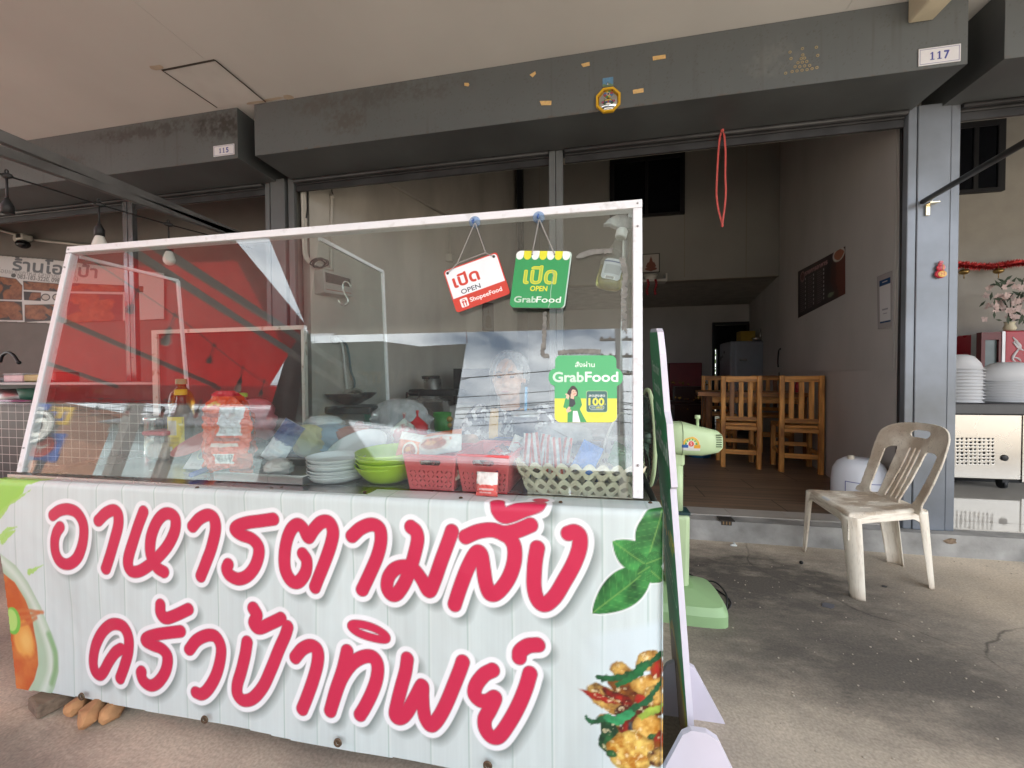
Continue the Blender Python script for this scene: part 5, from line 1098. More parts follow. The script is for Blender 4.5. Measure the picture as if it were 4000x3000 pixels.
bag('red knotted plastic bag behind the first pink basket', (P(1640, 1690, Y=1.4)[0], 1.38, CZ+.07), .038, .03, .05, 53, mat('red_bag', (.60, .03, .04), rough=.35), tie=.3)
bag('white carrier bag with its handles up behind the woven basket', (P(2200, 1740, Y=1.33)[0], 1.33, CZ+.03), .10, .06, .065, 59, milky)
hd = MB(); cc = P(2150, 1705, Y=1.32); hd.tube(smooth_path([cc+np.array(v_) for v_ in ((-.04, 0, .012), (-.045, 0, .035), (-.01, 0, .030), (.035, 0, .018), (.01, 0, .004), (-.03, 0, .010))], 6, True), .006, 6, closed=True); tag(obj('bag_handle_loop', hd, milky), 'loop handle of a white carrier bag behind the woven basket', 'bag handle')
# green tumbler, chilli container
c = P(1728, 1690, Y=1.72); t = thing('tumbler', 'green plastic tumbler at the back of the cart', 'cup', (c[0], 1.72, CZ+.03)); obj('body', MB().lathe((0, 0, 0), [(.030, 0), (.042, .12), (.040, .12), (.028, .004)], 24), mat('green_tumbler', (.05, .24, .05), rough=.4), t, local=True)
c = P(1757, 1665, Y=1.6); b = MB().ball((c[0], 1.6, 1.05-(1665-1468)/1560*1.6+.02), .013); b.ball((c[0], 1.6, 1.05-(1665-1468)/1560*1.6-.005), .010); tag(obj('figurine', b, mat('amber_figure', (.35, .22, .05), rough=.3)), 'tiny amber figurine beside the green tumbler', 'figurine')
# blue long tub
bl = mat('blue_tub', (.02, .10, .38), rough=.3, var=.08)
a, b2 = P(1920, 1725, Y=1.34), P(2340, 1760, Y=1.30)
t = thing('blue_tub', 'long blue plastic tub at the back of the cart behind the baskets', 'tub', ((a[0]+b2[0])/2, 1.34, CZ))
mbx = MB(); mbx.box((a[0], 1.29, CZ+.0), (b2[0], 1.295, CZ+.095)); mbx.box((a[0], 1.40, CZ), (b2[0], 1.405, CZ+.095)); mbx.box((a[0], 1.295, CZ), (a[0]+.005, 1.40, CZ+.095)); mbx.box((b2[0]-.005, 1.295, CZ), (b2[0], 1.40, CZ+.095)); mbx.box((a[0]+.005, 1.295, CZ), (b2[0]-.005, 1.40, CZ+.005)); obj('body', mbx, bl, t)
mbx = MB(); mbx.box((a[0]-.006, 1.280, CZ+.095), (b2[0]+.006, 1.299, CZ+.106)); obj('rim', mbx, mat('dark_blue_rim', (.015, .03, .09), rough=.35), t)
# tumbler with straw
c = P(2050, 1700, Y=1.42); t = thing('straw_tumbler', 'dark blue steel tumbler with clear lid and light blue straw', 'tumbler', (c[0], 1.42, CZ)); zt = 1.05-(1622-1468)/1560*1.42
obj('body', MB().lathe((0, 0, 0), [(.036, 0), (.038, .01), (.046, zt-CZ-.02), (.046, zt-CZ-.005)], 28), mat('navy_steel', (.02, .035, .10), rough=.3, metal=.3), t, local=True); obj('lid', MB().lathe((0, 0, zt-CZ-.005), [(.048, 0), (.048, .012), (.03, .02), (.0005, .02)], 28, cap=False), mat('silver_rim', (.6, .6, .62), rough=.3, metal=.6), t, local=True)
obj('straw', MB().tube([(0, 0, .02), (.006, 0, zt-CZ+.10)], .005, 10), mat('sky_blue_straw', (.10, .45, .85), rough=.35, var=0), t, local=True)
# power strip, basket of odds at the end
c = P(2405, 1770, Y=1.26); t = thing('power_strip', 'grey power strip standing at the cart end with a looped white cord', 'power strip', (c[0], 1.26, CZ)); ps = MB().box((-.028, -.016, .0), (.028, .016, .13), .006); obj('body', ps, mat('grey_strip', (.52, .52, .53), rough=.45), t, local=True)
so = MB()
for k in range(3): so.box((-.016, -.0185, .060+k*.022), (-.002, -.0165, .072+k*.022), .002)
obj('sockets', so, mat('socket_dark', (.06, .06, .07), var=0), t, local=True); obj('cord', MB().tube(smooth_path([(-.03, -.01, .04), (-.034, -.01, .10), (-.01, -.005, .165), (.016, -.005, .20), (.03, 0, .17), (.034, .01, .08), (.034, .02, .0)], 8), .0032, 8), mat('white_cord', (.7, .7, .68), rough=.5, var=0), t, local=True)
c = P(2345, 1720, Y=1.32); t = thing('wooden_tub', 'small dark wooden tub with silver clutter at the cart end', 'tub', (c[0], 1.34, CZ)); obj('body', MB().lathe((0, 0, 0), [(.045, 0), (.050, .11), (.046, .11), (.042, .005)], 24), mat('tub_wood', (.14, .07, .035), rough=.6, vscale=18), t, local=True); obj('clutter', MB().ball((0, 0, .12), .04, 14, 8, 1, 1, .6, jit=.5), steelb, t, local=True)
# spray bottle hanging on the end pane
c0, c1 = PG(2372, 1130, -.045), PG(2432, 895, -.045); ax = c1-c0; L_ = np.linalg.norm(ax); az = ax/L_; axx = np.cross((0, 1, 0), az); axx /= np.linalg.norm(axx); ayy = np.cross(az, axx); M3 = np.stack([axx, ayy, az], 1)
t = thing('spray_bottle', 'clear spray bottle of yellow cleaner with white trigger hanging inside the pane', 'spray bottle', c0)
clr = glass_mat('bottle_pet', tint=(.90, .91, .88), film=.05); kz = L_
obj('body', MB().lathe((0, 0, 0), [(.030, 0), (.036, .006), (.038, .02), (.037, kz*.46), (.028, kz*.56), (.017, kz*.72), (.012, kz*.86)], 28, sy=.6, mtx=M3), clr, t, local=True)
obj('cleaner', MB().lathe((0, 0, 0), [(.028, .003), (.0345, .008), (.036, .02), (.0355, kz*.36)], 28, sy=.58, mtx=M3), mat('yellow_cleaner', (.72, .66, .12), rough=.1, trans=.75, ior=1.33, var=0), t, local=True)
p = Paint(-.026, .026, .02, kz*.44, .0008, (.60, .63, .68)); p.put(p.rrect(-.026, .026, kz*.385, kz*.405), (.04, .07, .2)); p.put(p.rrect(-.02, .022, kz*.2, kz*.345), (.40, .42, .46)); p.put(p.rrect(-.015, .012, kz*.115, kz*.165), (.85, .85, .85))
for i in range(9): p.put(p.rrect(-.012+i*.0024, -.0105+i*.0024, kz*.12, kz*.16), (.03, .03, .03))
for i in range(3): p.put(p.rrect(-.02, .02, kz*(.06+.02*i), kz*(.068+.02*i)), (.25, .27, .33))
p.cut(p.rrect(-.026, .026, .02, kz*.44, .012)); o0 = c0
def lab(x, y):
    q = np.stack([x, -np.sqrt(np.maximum(0, .0385**2-x**2))*.6-.0008, y], -1) @ M3.T; return q[..., 0]+o0[0], q[..., 1]+o0[1], q[..., 2]+o0[2]
p.sheet('label', lab, pmat('paper_label'), t)
obj('collar', MB().lathe((0, 0, 0), [(.014, kz*.85), (.016, kz*.87), (.016, kz*.97), (.012, kz)], 20, mtx=M3), wcap, t, local=True)
hd = MB(); prof = [(-.055, 0), (-.045, .018), (-.028, .034), (.0, .042), (.030, .030), (.036, .012), (.012, 0), (-.014, -.002), (-.040, .004)]
hd.prism([(a_, b_+kz) for a_, b_ in prof], -.010, .010, lambda a_, b_, c_: tuple(M3 @ np.array((a_, c_, b_)))); obj('trigger_head', hd, glass_mat('white_trigger', tint=(.55, .56, .57), film=.55, film_col=(.8, .8, .82)), t, local=True, bevel=.003)
# S-hook on the divider
sh = MB(); pts = [(1150+x*.3918, 1000+y*.3918) for x, y in ((568, 310), (545, 272), (512, 256), (488, 275), (485, 320), (505, 370), (530, 420), (532, 462), (505, 488), (468, 480), (440, 435))]
sh.tube(smooth_path([P(*q, Y=1.36) for q in pts], 5), .0035, 8); tag(obj('s_hook', sh, mat('bright_steel', (.62, .62, .6))), 'steel S-hook hung on the rail of the dividing pane', 'hook')
# ================================================================ forecourt things
# --- plastic chair (faces the cart)
chm = pmat('dirty_cream_plastic', rough=.45, spec=.45)
FLs, FRs, RRs, RLs = np.array((1.235, 2.585)), np.array((1.195, 2.135)), np.array((1.620, 2.300)), np.array((1.640, 2.600))
SZc = .388
t = thing('plastic_chair', 'dirty cream plastic chair with slatted back standing on the stained forecourt', 'chair', (1.43, 2.38, 0))
CR = (.82, .76, .65); BR = (.42, .32, .225)
def dirt(p, sc=9, amt=.75, seed=3, bias=.40):
    k = fbm(p.x*sc, p.y*sc, seed, 5); k = np.clip((k-bias)*3.2, 0, 1)*amt; p.c = p.c*(1-k[..., None])+np.array(BR)*k[..., None]
    k = fbm(p.x*90, p.y*90, seed+4, 2); p.c = p.c*(1-.35*np.clip((k-.72)*8, 0, 1))[..., None]
    k = fbm(p.x*70, p.y*120, seed+8, 2); al = (np.clip((k-.80)*12, 0, 1)*.6)[..., None]; p.c = p.c*(1-al)+np.array((.75, .73, .68))*al
def bil(A, B, C_, D, u, v): return A*(1-u)*(1-v)+B*u*(1-v)+C_*u*v+D*(1-u)*v
p = Paint(0, 1, 0, 1, .0085, CR); dirt(p, 5, .85, 3, .32)     # u: front->rear, v: near->far
hole = np.full(p.x.shape, 9.0)
for r_ in range(5):
    for c_ in range(3 if r_ % 2 else 2):
        cx, cy_ = .22+.26*c_+(.13 if not r_ % 2 else 0), .22+r_*.14; hole = np.minimum(hole, p.rrect(cx-.075, cx+.075, cy_-.010, cy_+.010, .008))
out = p.rrect(-.02, 1.02, -.02, 1.02, .12); p.cut(np.maximum(out, -hole)); p.put(p.rrect(.02, .07, .50, .66, .02), (.62, .65, .68), .9)
def seatfn(x, y):
    q = np.stack([bil(FRs[i], RRs[i], RLs[i], FLs[i], x, y) for i in (0, 1)], -1); e = np.maximum(np.abs(x-.5)*2, np.abs(y-.5)*2)
    z = SZc-.012*np.clip(1-((x-.55)/.5)**2, 0, 1)*np.clip(1-((y-.5)/.5)**2, 0, 1)-.02*np.clip((e-.88)/.16, 0, 1)**2; return q[..., 0], q[..., 1], z
p.sheet('seat', seatfn, chm, t, .006)
# skirt under the seat edge
p = Paint(0, 4, 0, 1, .02, CR); dirt(p, 6, .5, 7, .45)
ctr = [FRs, RRs, RLs, FLs]
def skirtfn(x, y):
    i = np.clip(np.floor(x).astype(int), 0, 3); f_ = x-i; C4 = np.array(ctr); a, b2 = C4[i], C4[(i+1) % 4]; q = a+(b2-a)*f_[..., None]; cc = C4.mean(0); q = cc+(q-cc)*(1.005+.02*(1-y))[..., None]
    dep = .035+.075*np.clip((np.abs(f_-.5)-.30)/.2, 0, 1)**2; return q[..., 0], q[..., 1], SZc-.012-dep*(1-y)
p.sheet('apron', skirtfn, chm, t, .005)
# legs: half-round channels
for (top, foot, w0, w1, face) in ((FRs, (1.222, 2.118), .075, .055, (-.75, -.6)), (FLs, (1.252, 2.645), .075, .040, (-.8, .5)), (RRs, (1.642, 2.288), .075, .042, (.75, -.6)), (RLs, (1.655, 2.545), .08, .062, (.6, .75))):
    top, foot = np.array((*top, SZc-.012)), np.array((*foot, 0.0)); fc = np.array(face)/np.hypot(*face); sd_ = np.array((-fc[1], fc[0])); cc = np.array(ctr).mean(0)
    top[:2] += (cc-top[:2])*.04
    p = Paint(-1.35, 1.35, 0, 1, .03, CR); dirt(p, 3, .55, int(top[0]*50), .50)
    low = np.clip(1-p.y*6, 0, 1)[..., None]*.5; p.c = p.c*(1-low)+np.array(BR)*low
    def legfn(x, y):
        w_ = w1+(w0-w1)*y; c_ = foot+(top-foot)*y[..., None]; r_ = w_*.52
        return c_[..., 0]+fc[0]*r_*(np.cos(x)-.6)+sd_[0]*r_*np.sin(x)*1.1, c_[..., 1]+fc[1]*r_*(np.cos(x)-.6)+sd_[1]*r_*np.sin(x)*1.1, c_[..., 2]
    p.sheet('leg', legfn, chm, t, .005)
# backrest
b1, b2, t1, t2 = np.array((1.545, 2.655, .375)), np.array((1.560, 2.262, .375)), np.array((1.655, 2.640, .765)), np.array((1.672, 2.235, .768))
p = Paint(-.06, 1.06, -.02, 1.08, .0072, CR); dirt(p, 4, .75, 13, .36)
out = p.poly(smooth_path([(.0, -.02), (1.0, -.02), (1.02, .10), (1.04, .40), (1.045, .75), (1.0, .93), (.82, 1.03), (.5, 1.055), (.18, 1.03), (.0, .93), (-.045, .75), (-.04, .40), (-.02, .10)], 5, True))
hole = p.rrect(.36, .66, .86, .965, .05)
hole = np.minimum(hole, p.poly(smooth_path([(.13, .06), (.30, .0), (.36, .05), (.345, .35), (.335, .66), (.29, .71), (.12, .70), (.085, .62), (.10, .3)], 4, True)))
hole = np.minimum(hole, p.poly(smooth_path([(.87, .06), (.75, .02), (.71, .05), (.735, .35), (.745, .66), (.79, .71), (.89, .68), (.915, .60), (.90, .3)], 4, True)))
for a, c_ in ((.405, .425), (.495, .500), (.585, .580)): hole = np.minimum(hole, p.capsule([(a+.006, .06), (c_, .38), (c_, .71)], .020))
p.cut(np.maximum(out, -hole)); al = np.clip(1-np.abs(out)/.03, 0, 1)[..., None]*.6; p.c = p.c*(1-al)+np.array((.62, .57, .48))*al
def backfn(x, y):
    q = [bil(b2[i], b1[i], t1[i], t2[i], x, y) for i in range(3)]; bow = .045*(1-(2*x-1)**2)
    return q[0]+bow*(.35+.65*y)+.01*np.sin(y*3), q[1], q[2]
p.sheet('backrest', backfn, chm, t, .008)

# --- standee seen almost edge on
nb, ntp = P(2690, 2811, Y=1.03), P(2577, 1297, Y=1.03)
nb = nb+(nb-ntp)/(ntp[2]-nb[2])*nb[2]
YFAR = 1.40
fb_, ft_ = P(2632, 2330, Y=YFAR), P(2534, 1299, Y=YFAR); fb_ = np.array((fb_[0]+(fb_[0]-ft_[0])*0.0, YFAR, 0.0)); fb_[0] = P(2632, 2400, Y=YFAR)[0]
t = thing('standee', 'tall green GrabFood foam-board standee leaning by the cart, seen nearly edge on', 'standee', ((nb[0]+fb_[0])/2, (nb[1]+fb_[1])/2, 0))
Wd = .375; Hd = 1.165 if False else float(ntp[2])
def brd(u, v, off=0.0):            # u far->near (0..1), v up (0..1)
    a = fb_*(1-u)+nb*u; b_ = ft_*(1-u)+ntp*u; q = a*(1-v)+b_*v
    return q+np.array((off, off*.25, 0))
def brdA(x, y, off):
    u, v = x/Wd, y/Hd; q = [(fb_[i]*(1-u)+nb[i]*u)*(1-v)+(ft_[i]*(1-u)+ntp[i]*u)*v for i in range(3)]; return q[0]+off, q[1]+off*.25, q[2]
p = Paint(0, Wd, 0, Hd, .0026, (.03, .30, .12)); p.c[...] = np.array((.03, .30, .12))
oln = [(.03, 0), (.345, 0), (.345, .76), (.375, .775), (.375, .93), (.340, .955), (.335, 1.10), (.315, 1.155), (.285, 1.165), (.10, 1.165), (.065, 1.155), (.04, 1.10), (.038, .955), (.0, .93), (.0, .775), (.03, .76)]
for b_, yy, h_, w_ in (('First order', 1.055, .030, .20), ('from this', 1.000, .030, .17), ('resto on', .945, .030, .15)): p.text(b_, .19, yy, h_, (.72, .78, .74), w=w_, bold=.03)
p.text('GrabFood', .188, .850, .060, (.75, .80, .78), w=.335, bold=.03); p.text('Up to', .19, .675, .042, (.7, .76, .72), w=.20, bold=.02); p.text('฿60 off*', .19, .595, .06, (.75, .62, .04), w=.30, bold=.04)
p.put(np.abs(p.rrect(.06, .315, .43, .50, .03))-.002, (.6, .7, .6)); p.text('TRY', .19, .465, .03, (.6, .7, .6), w=.13)
k = fbm(p.x*7, p.y*7, 5); p.put(p.ell(.19, .05, .20, .26)+(k-.5)*.1, (.50, .40, .04)); p.put(p.ell(.15, .06, .16, .20)+(k-.5)*.12, (.20, .12, .06)); p.put(p.ell(.22, .10, .10, .11)+(k-.5)*.08, (.45, .30, .18))
p.cut(p.poly(oln)); p.sheet('printed_face', lambda x, y: brdA(x, y, -.0015), pmat('board_print', rough=.4), t)
foam = mat('foam_core', (.64, .61, .70), rough=.7, var=.05)
fm = MB(); fm.prism(oln, 0, .016, lambda a_, b_, c_: tuple(brd(a_/Wd, b_/Hd, c_))); obj('foam_board', fm, foam, t)
def foot(uu, hgt, wl, wr, yoff=0.0):
    c = brd(uu, 0); f = MB(); c = np.array((c[0], c[1]+yoff, 0)); 
    f.prism([(-wl, 0), (wr, 0), (.045, hgt*.93), (.02, hgt), (-.015, hgt), (-.035, hgt*.93)], 0, .015, lambda a_, b_, c_: (c[0]+a_, c[1]+c_, b_)); obj('cross_foot', f, foam, t)
foot(1.0, .20, .12, .135, -.03); foot(.33, .17, .11, .13, 0)
# --- pedestal fan, pale green
gf = mat('pale_green_plastic', (.50, .64, .38), rough=.35, var=.04); gfd = mat('green_base_plastic', (.30, .47, .235), rough=.4, var=.05); blk = mat('black_plastic', (.02, .02, .022), rough=.45, var=.1)
fx, fy = .388, 1.92
t = thing('pedestal_fan', 'pale green pedestal fan with black grille standing behind the standee', 'fan', (fx, fy, 0))
p_ = MB()
pl_ = [(-.15, -.145), (.13, -.16), (.185, -.10), (.185, .06), (.13, .14), (-.13, .15), (-.19, .06), (-.19, -.08)]
pl_ = [tuple(q) for q in smooth_path(pl_, 4, True)]
for (k0, z0, k1, z1) in ((1.0, .0, 1.0, .045), (1.0, .045, .90, .075), (.90, .075, .34, .105)):
    n_ = len(pl_); vv = [(fx+a*k0, fy+b*k0, z0) for a, b in pl_]+[(fx+a*k1, fy+b*k1, z1) for a, b in pl_]; p_.add(vv, [(i, (i+1) % n_, n_+(i+1) % n_, n_+i) for i in range(n_)], True)
p_.add([(fx+a*.34, fy+b*.34, .105) for a, b in pl_], [tuple(range(len(pl_)))]); obj('base', p_, gfd, t)
p_ = MB().obox((fx-.0, fy, .08), (fx+.004, fy, .425), .098, .075, up=(0, 1, 0)); obj('column', p_, gf, t, bevel=.02)
p_ = MB().box((fx-.050, fy-.042, .425), (fx+.050, fy+.04, .437)); obj('column_collar', p_, mat('teal_dark', (.015, .05, .06), rough=.4, var=0), t)
p_ = MB().tube([(fx, fy, .42), (fx, fy, .65)], .027, 16); obj('pole', p_, gf, t)
p_ = MB().box((fx-.022, fy-.028, .635), (fx+.030, fy+.028, .725), .012); obj('neck', p_, gf, t)
hz = .765; p_ = MB(); n_ = 24
prof = [(-.075, .050, .060), (-.06, .066, .072), (.02, .068, .074), (.10, .063, .064), (.165, .054, .049), (.182, .040, .034), (.186, .0, .0)]
for x_, ry, rz in prof:
    for k in range(n_):
        a = 2*math.pi*k/n_; ca, sa = math.cos(a), math.sin(a); ex = .62; p_.v.append((fx+x_, fy+ry*math.copysign(abs(ca)**ex, ca), hz+rz*math.copysign(abs(sa)**ex, sa)-.012*(x_ > .05)))
for j in range(len(prof)-1):
    for k in range(n_): p_.f.append((j*n_+k, j*n_+(k+1) % n_, (j+1)*n_+(k+1) % n_, (j+1)*n_+k)); p_.smooth.append(True)
obj('motor_housing', p_, gf, t)
sm_ = MB(); sm_.tube([(fx+.012, fy+.0695*math.copysign(abs(math.cos(a))**.62, math.cos(a)), hz+.0755*math.copysign(abs(math.sin(a))**.62, math.sin(a))) for a in np.linspace(0, 2*math.pi, 49)[:-1]], .0011, 4, closed=True)
for k in range(6): sm_.box((fx+.150, fy-.0585, hz-.030+k*.010), (fx+.172, fy-.040, hz-.026+k*.010))
obj('housing_seam', sm_, mat('dark_seam', (.10, .14, .07), rough=.6, var=0), t)  # dark line round the motor housing, with dark vent slots
obj('oscillation_knob', MB().lathe((fx+.085, fy-.01, hz+.052), [(.006, 0), (.006, .035), (.012, .037), (.012, .052), (.0005, .053)], 14, cap=False), gf, t)
p = Paint(-.04, .04, -.035, .035, .001, (.74, .70, .62)); p.put(p.ell(0, -.008, .036, .036), (.70, .42, .03)); p.put(p.ell(0, -.008, .027, .027), (.03, .30, .08)); p.put(p.ell(0, -.008, .019, .019), (.72, .70, .6)); p.put(p.rrect(-.04, .04, -.036, -.008), (.72, .72, .70)); p.put(p.rrect(-.04, -.012, -.022, -.008), (.03, .12, .4)); p.put(p.rrect(.012, .04, -.024, -.008), (.72, .35, .03)); p.put(p.ell(0, -.004, .012, .012), (.62, .06, .05)); p.text('5', 0, -.004, .013, (.8, .75, .7))
for a_ in range(5): p.put(p.ell(.031*math.cos(R(30+a_*30))*.74, -.008+.031*math.sin(R(30+a_*30))*.74, .0035, .0035), (.65, .70, .2))
p.cut(np.minimum(p.ell(0, -.008, .037, .037)-.0, p.rrect(-.04, .04, -.036, -.008))); p.cut(p.y*0-1)
p.sheet('rating_sticker', lambda x, y: (fx+.045+x*.95, fy-.0695+y*y*6+0*x, hz-.012+y), pmat('paper_label'), t)
gx = fx-.115; p_ = MB(); rg = .215
for sx_, dep in ((-1, .075), (1, .055)):
    for k in range(54):
        a = 2*math.pi*k/54; p_.tube([(gx+sx_*.006+sx_*dep*(1-(r_/rg)**2.2), fy+r_*math.cos(a), hz+r_*math.sin(a)) for r_ in (.04, .09, .14, .19, rg)], .0013, 4, cap=False)
    for r_ in (.09, .15, .19): p_.tube([(gx+sx_*.006+sx_*dep*(1-(r_/rg)**2.2), fy+r_*math.cos(a), hz+r_*math.sin(a)) for a in np.linspace(0, 2*math.pi, 49)[:-1]], .0014, 4, closed=True)
p_.tube([(gx, fy+rg*math.cos(a), hz+rg*math.sin(a)) for a in np.linspace(0, 2*math.pi, 65)[:-1]], .005, 8, closed=True); p_.lathe((gx+.060, fy, hz), [(.07, 0), (.07, .006)], 24, 'X'); obj('grille', p_, blk, t)
p_ = MB().tube([(gx-.012, fy+(rg+.003)*math.cos(a), hz+(rg+.003)*math.sin(a)) for a in np.linspace(0, 2*math.pi, 65)[:-1]], .009, 8, closed=True); obj('grille_ring', p_, gf, t)
p_ = MB()
for k in range(3):
    a0 = 2*math.pi*k/3; p_.grid(lambda u, v, a0=a0: (gx-.02+.03*(v-.5)*(1-u*.3), fy+(.03+.165*u)*math.cos(a0+(v-.5)*1.5*(.5+.5*u)), hz+(.03+.165*u)*math.sin(a0+(v-.5)*1.5*(.5+.5*u))), 8, 8)
p_.lathe((gx-.03, fy, hz), [(.0005, 0), (.03, .004), (.034, .03)], 20, 'X'); obj('fan_blades', p_, mat('smoky_blade', (.10, .16, .12), rough=.25), t, solid=.002)
cdm = MB().tube(smooth_path([(fx+.10, fy+.13, .03), (fx+.19, fy+.12, .06), (fx+.22, fy+.03, .05), (fx+.20, fy-.03, .012), (fx+.24, fy+.1, .006), (fx+.05, fy+.4, .006)], 6), .004, 6); obj('power_cord', cdm, blk, t)
# --- rubble under the banner corner
stone = mat('laterite_stone', (.40, .215, .10), rough=.9, var=.3, vscale=14, bump=.6, bscale=28)
for (px_, py_, rx, ry, rz, a, lb, yy) in ((322, 2820, .050, .085, .042, .5, 'brown stone sticking out furthest from under the banner', None), (272, 2775, .055, .06, .036, .2, 'brown stone half hidden under the banner, next to the wood block', None), (408, 2805, .045, .06, .034, -.3, 'small pale brown stone at the banner edge, farthest from the wood block', None)):
    c = P(px_, py_, Z=.02); rr = random.Random(px_); import bmesh
    me = bpy.data.meshes.new('stone'); bm = bmesh.new()
    for _ in range(46):
        u_ = Vector((rr.gauss(0, 1), rr.gauss(0, 1), rr.gauss(0, 1))).normalized(); k_ = rr.uniform(.82, 1.05); bm.verts.new((u_.x*rx*k_*.60, u_.y*ry*k_*.58, u_.z*rz*k_*.85))
    bmesh.ops.convex_hull(bm, input=bm.verts); bmesh.ops.delete(bm, geom=[v for v in bm.verts if not v.link_faces], context='VERTS'); bm.to_mesh(me); bm.free(); me.materials.append(stone)
    o = bpy.data.objects.new('stone', me); link(o); o.location = (c[0], c[1]+.02, rz*.66); o.rotation_euler = (.12, 0, a); tag(o, lb, 'stone', 'stones wedged under the cart')
wdm = mat('grey_old_wood', (.17, .125, .09), rough=.9, var=.3, vscale=5, stretch=(1, 12, 12), bump=.4, bscale=30)
a, b2 = P(90, 2780, Z=.03), P(255, 2700, Z=.03); b = MB().obox(a-np.array((0, -.02, .008)), a+(b2-a)*1.6-np.array((0, -.02, .008)), .085, .042); tag(obj('wood_block', b, wdm, bevel=.006), 'weathered grey wood block lying under the banner corner', 'wood block')
# things on the ground
for (px_, py_, w_, l_, a, mm_, lb) in ((3235, 2365, .030, .060, .5, mat('flat_scrap', (.10, .10, .115), rough=.7), 'flat dark grey scrap on the ground before the plastic chair'), (3455, 2290, .012, .03, .2, mat('flat_scrap2', (.05, .05, .05), rough=.7), 'small black leaf scrap on the ground right by the chair legs')):
    c = P(px_, py_, Z=.003); b = MB().add([(c[0]+math.cos(a+k*1.05)*w_*(1 if k % 3 else 1.7)*.7, c[1]+math.sin(a+k*1.05)*l_*.4, .003) for k in range(6)], [tuple(range(6))]); tag(obj('scrap', b, mm_, solid=.002), lb, 'scrap')
rr = random.Random(8); gm = MB()
for _ in range(420):
    c = (rr.uniform(.35, 3.0), rr.uniform(1.0, 2.68)); s_ = rr.uniform(.0012, .0042); gm.ball((c[0], c[1], s_*.4), s_, 5, 4, 1, 1, .6)
tag(obj('grit', gm, mat('pale_grit', (.42, .37, .30), rough=.9)), 'loose pale grit scattered over the forecourt', 'grit', kind='stuff')
c = P(2865, 2130, Z=.006); b = MB(); b.ball((c[0], c[1], .006), .014, 8, 6, 1.5, .5, .5, jit=.5); b.ball((c[0]+.012, c[1]+.02, .008), .012, 8, 6, .6, 1.3, .6, jit=.5); tag(obj('litter_scrap', b, mat('white_litter', (.66, .70, .68), rough=.6)), 'crumpled white plastic scrap on the ground by the step', 'litter')
for px_, py_ in ((3125, 2195), (3130, 2196)): pass
c = P(3130, 2196, Z=.01); tag(obj('pebble', MB().ball((c[0], c[1], .008), .010, 10, 8), mat('black_pebble', (.01, .01, .012), rough=.4)), 'small shiny black pebble near the plastic chair', 'pebble')
# iron plate set in the step edge, chipped spot
c = P(2835, 2030, Z=.135); b = MB().box((c[0]-.04, c[1]-.03, .1335), (c[0]+.045, c[1]+.05, .1395)); b.box((c[0]-.03, 2.696, .105), (c[0]+.03, 2.700, .134)); t = thing('floor_bolt_plate', 'small rusty black latch plate set in the step edge', 'latch plate', (c[0], 2.72, .13)); obj('plate', b, mat('rusty_black', (.04, .035, .03), rough=.7), t); b = MB()
for k in (-.018, 0, .018): b.box((c[0]+k-.004, 2.6945, .110), (c[0]+k+.004, 2.6965, .132))
obj('slots', b, mat('rust', (.25, .16, .08), rough=.8), t)
c = P(3712, 2113, Y=2.7); b = MB().add([(c[0]+.035*math.cos(k*.8)*(.7+.4*((k*5) % 3)/2), 2.6975, c[2]+.018*math.sin(k*.8)*(.8+.3*((k*7) % 4)/3)) for k in range(8)], [tuple(range(8))[::-1]]); tag(obj('chipped_patch', b, mat('chip_brown', (.22, .16, .11), rough=.95, vscale=50, var=.4)), 'brown chipped patch in the concrete step below the steel column', 'chip')

# ================================================================ on the fronts
def plate(num, x0, x1, z0, z1, label):
    w_, h_ = x1-x0, z1-z0; p = Paint(0, w_, 0, h_, w_/120, (.66, .66, .70)); p.put(np.abs(p.rrect(w_*.035, w_*.965, h_*.08, h_*.92))-w_*.006, (.05, .06, .25)); ink = (.035, .05, .28)
    for i, ch in enumerate(num):
        cx, y0, y1 = w_*(.33+.17*i), h_*.27, h_*.73
        if ch == '1':
            p.put(p.rrect(cx-w_*.020, cx+w_*.020, y0, y1), ink); p.put(p.rrect(cx-w_*.052, cx+w_*.052, y0, y0+h_*.05), ink); p.put(p.capsule([(cx-w_*.045, y1-h_*.10), (cx, y1-h_*.02)], h_*.022), ink)
        else: p.text(ch, cx, (y0+y1)/2, (y1-y0), ink, w=w_*.115, bold=.045)
    k = fbm(p.x*60, p.y*60, 5); p.c *= (.94+.1*k)[..., None]
    return tag(p.sheet('number_plate', plane_fn((x0, YF-.008, z0), (1, 0, 0), (0, 0, 1)), pmat('enamel_plate', rough=.3), None, .003), label, 'number plate')
a, b2 = P(838, 615, Y=YF), P(918, 563, Y=YF); plate('115', a[0], b2[0], a[2], b2[2], 'small number plate reading 115 on the sooty housing end')
a, b2 = P(3583, 262, Y=YF), P(3748, 178, Y=YF); plate('117', a[0], b2[0], a[2]-.002, b2[2]+.004, 'large number plate reading 117 above the broad steel column')
c2_ = lambda x, y: (1300+x*.6329, y*.6329)
tapem = mat('yellow_tape', (.62, .42, .18), rough=.7, var=.15, vscale=60)
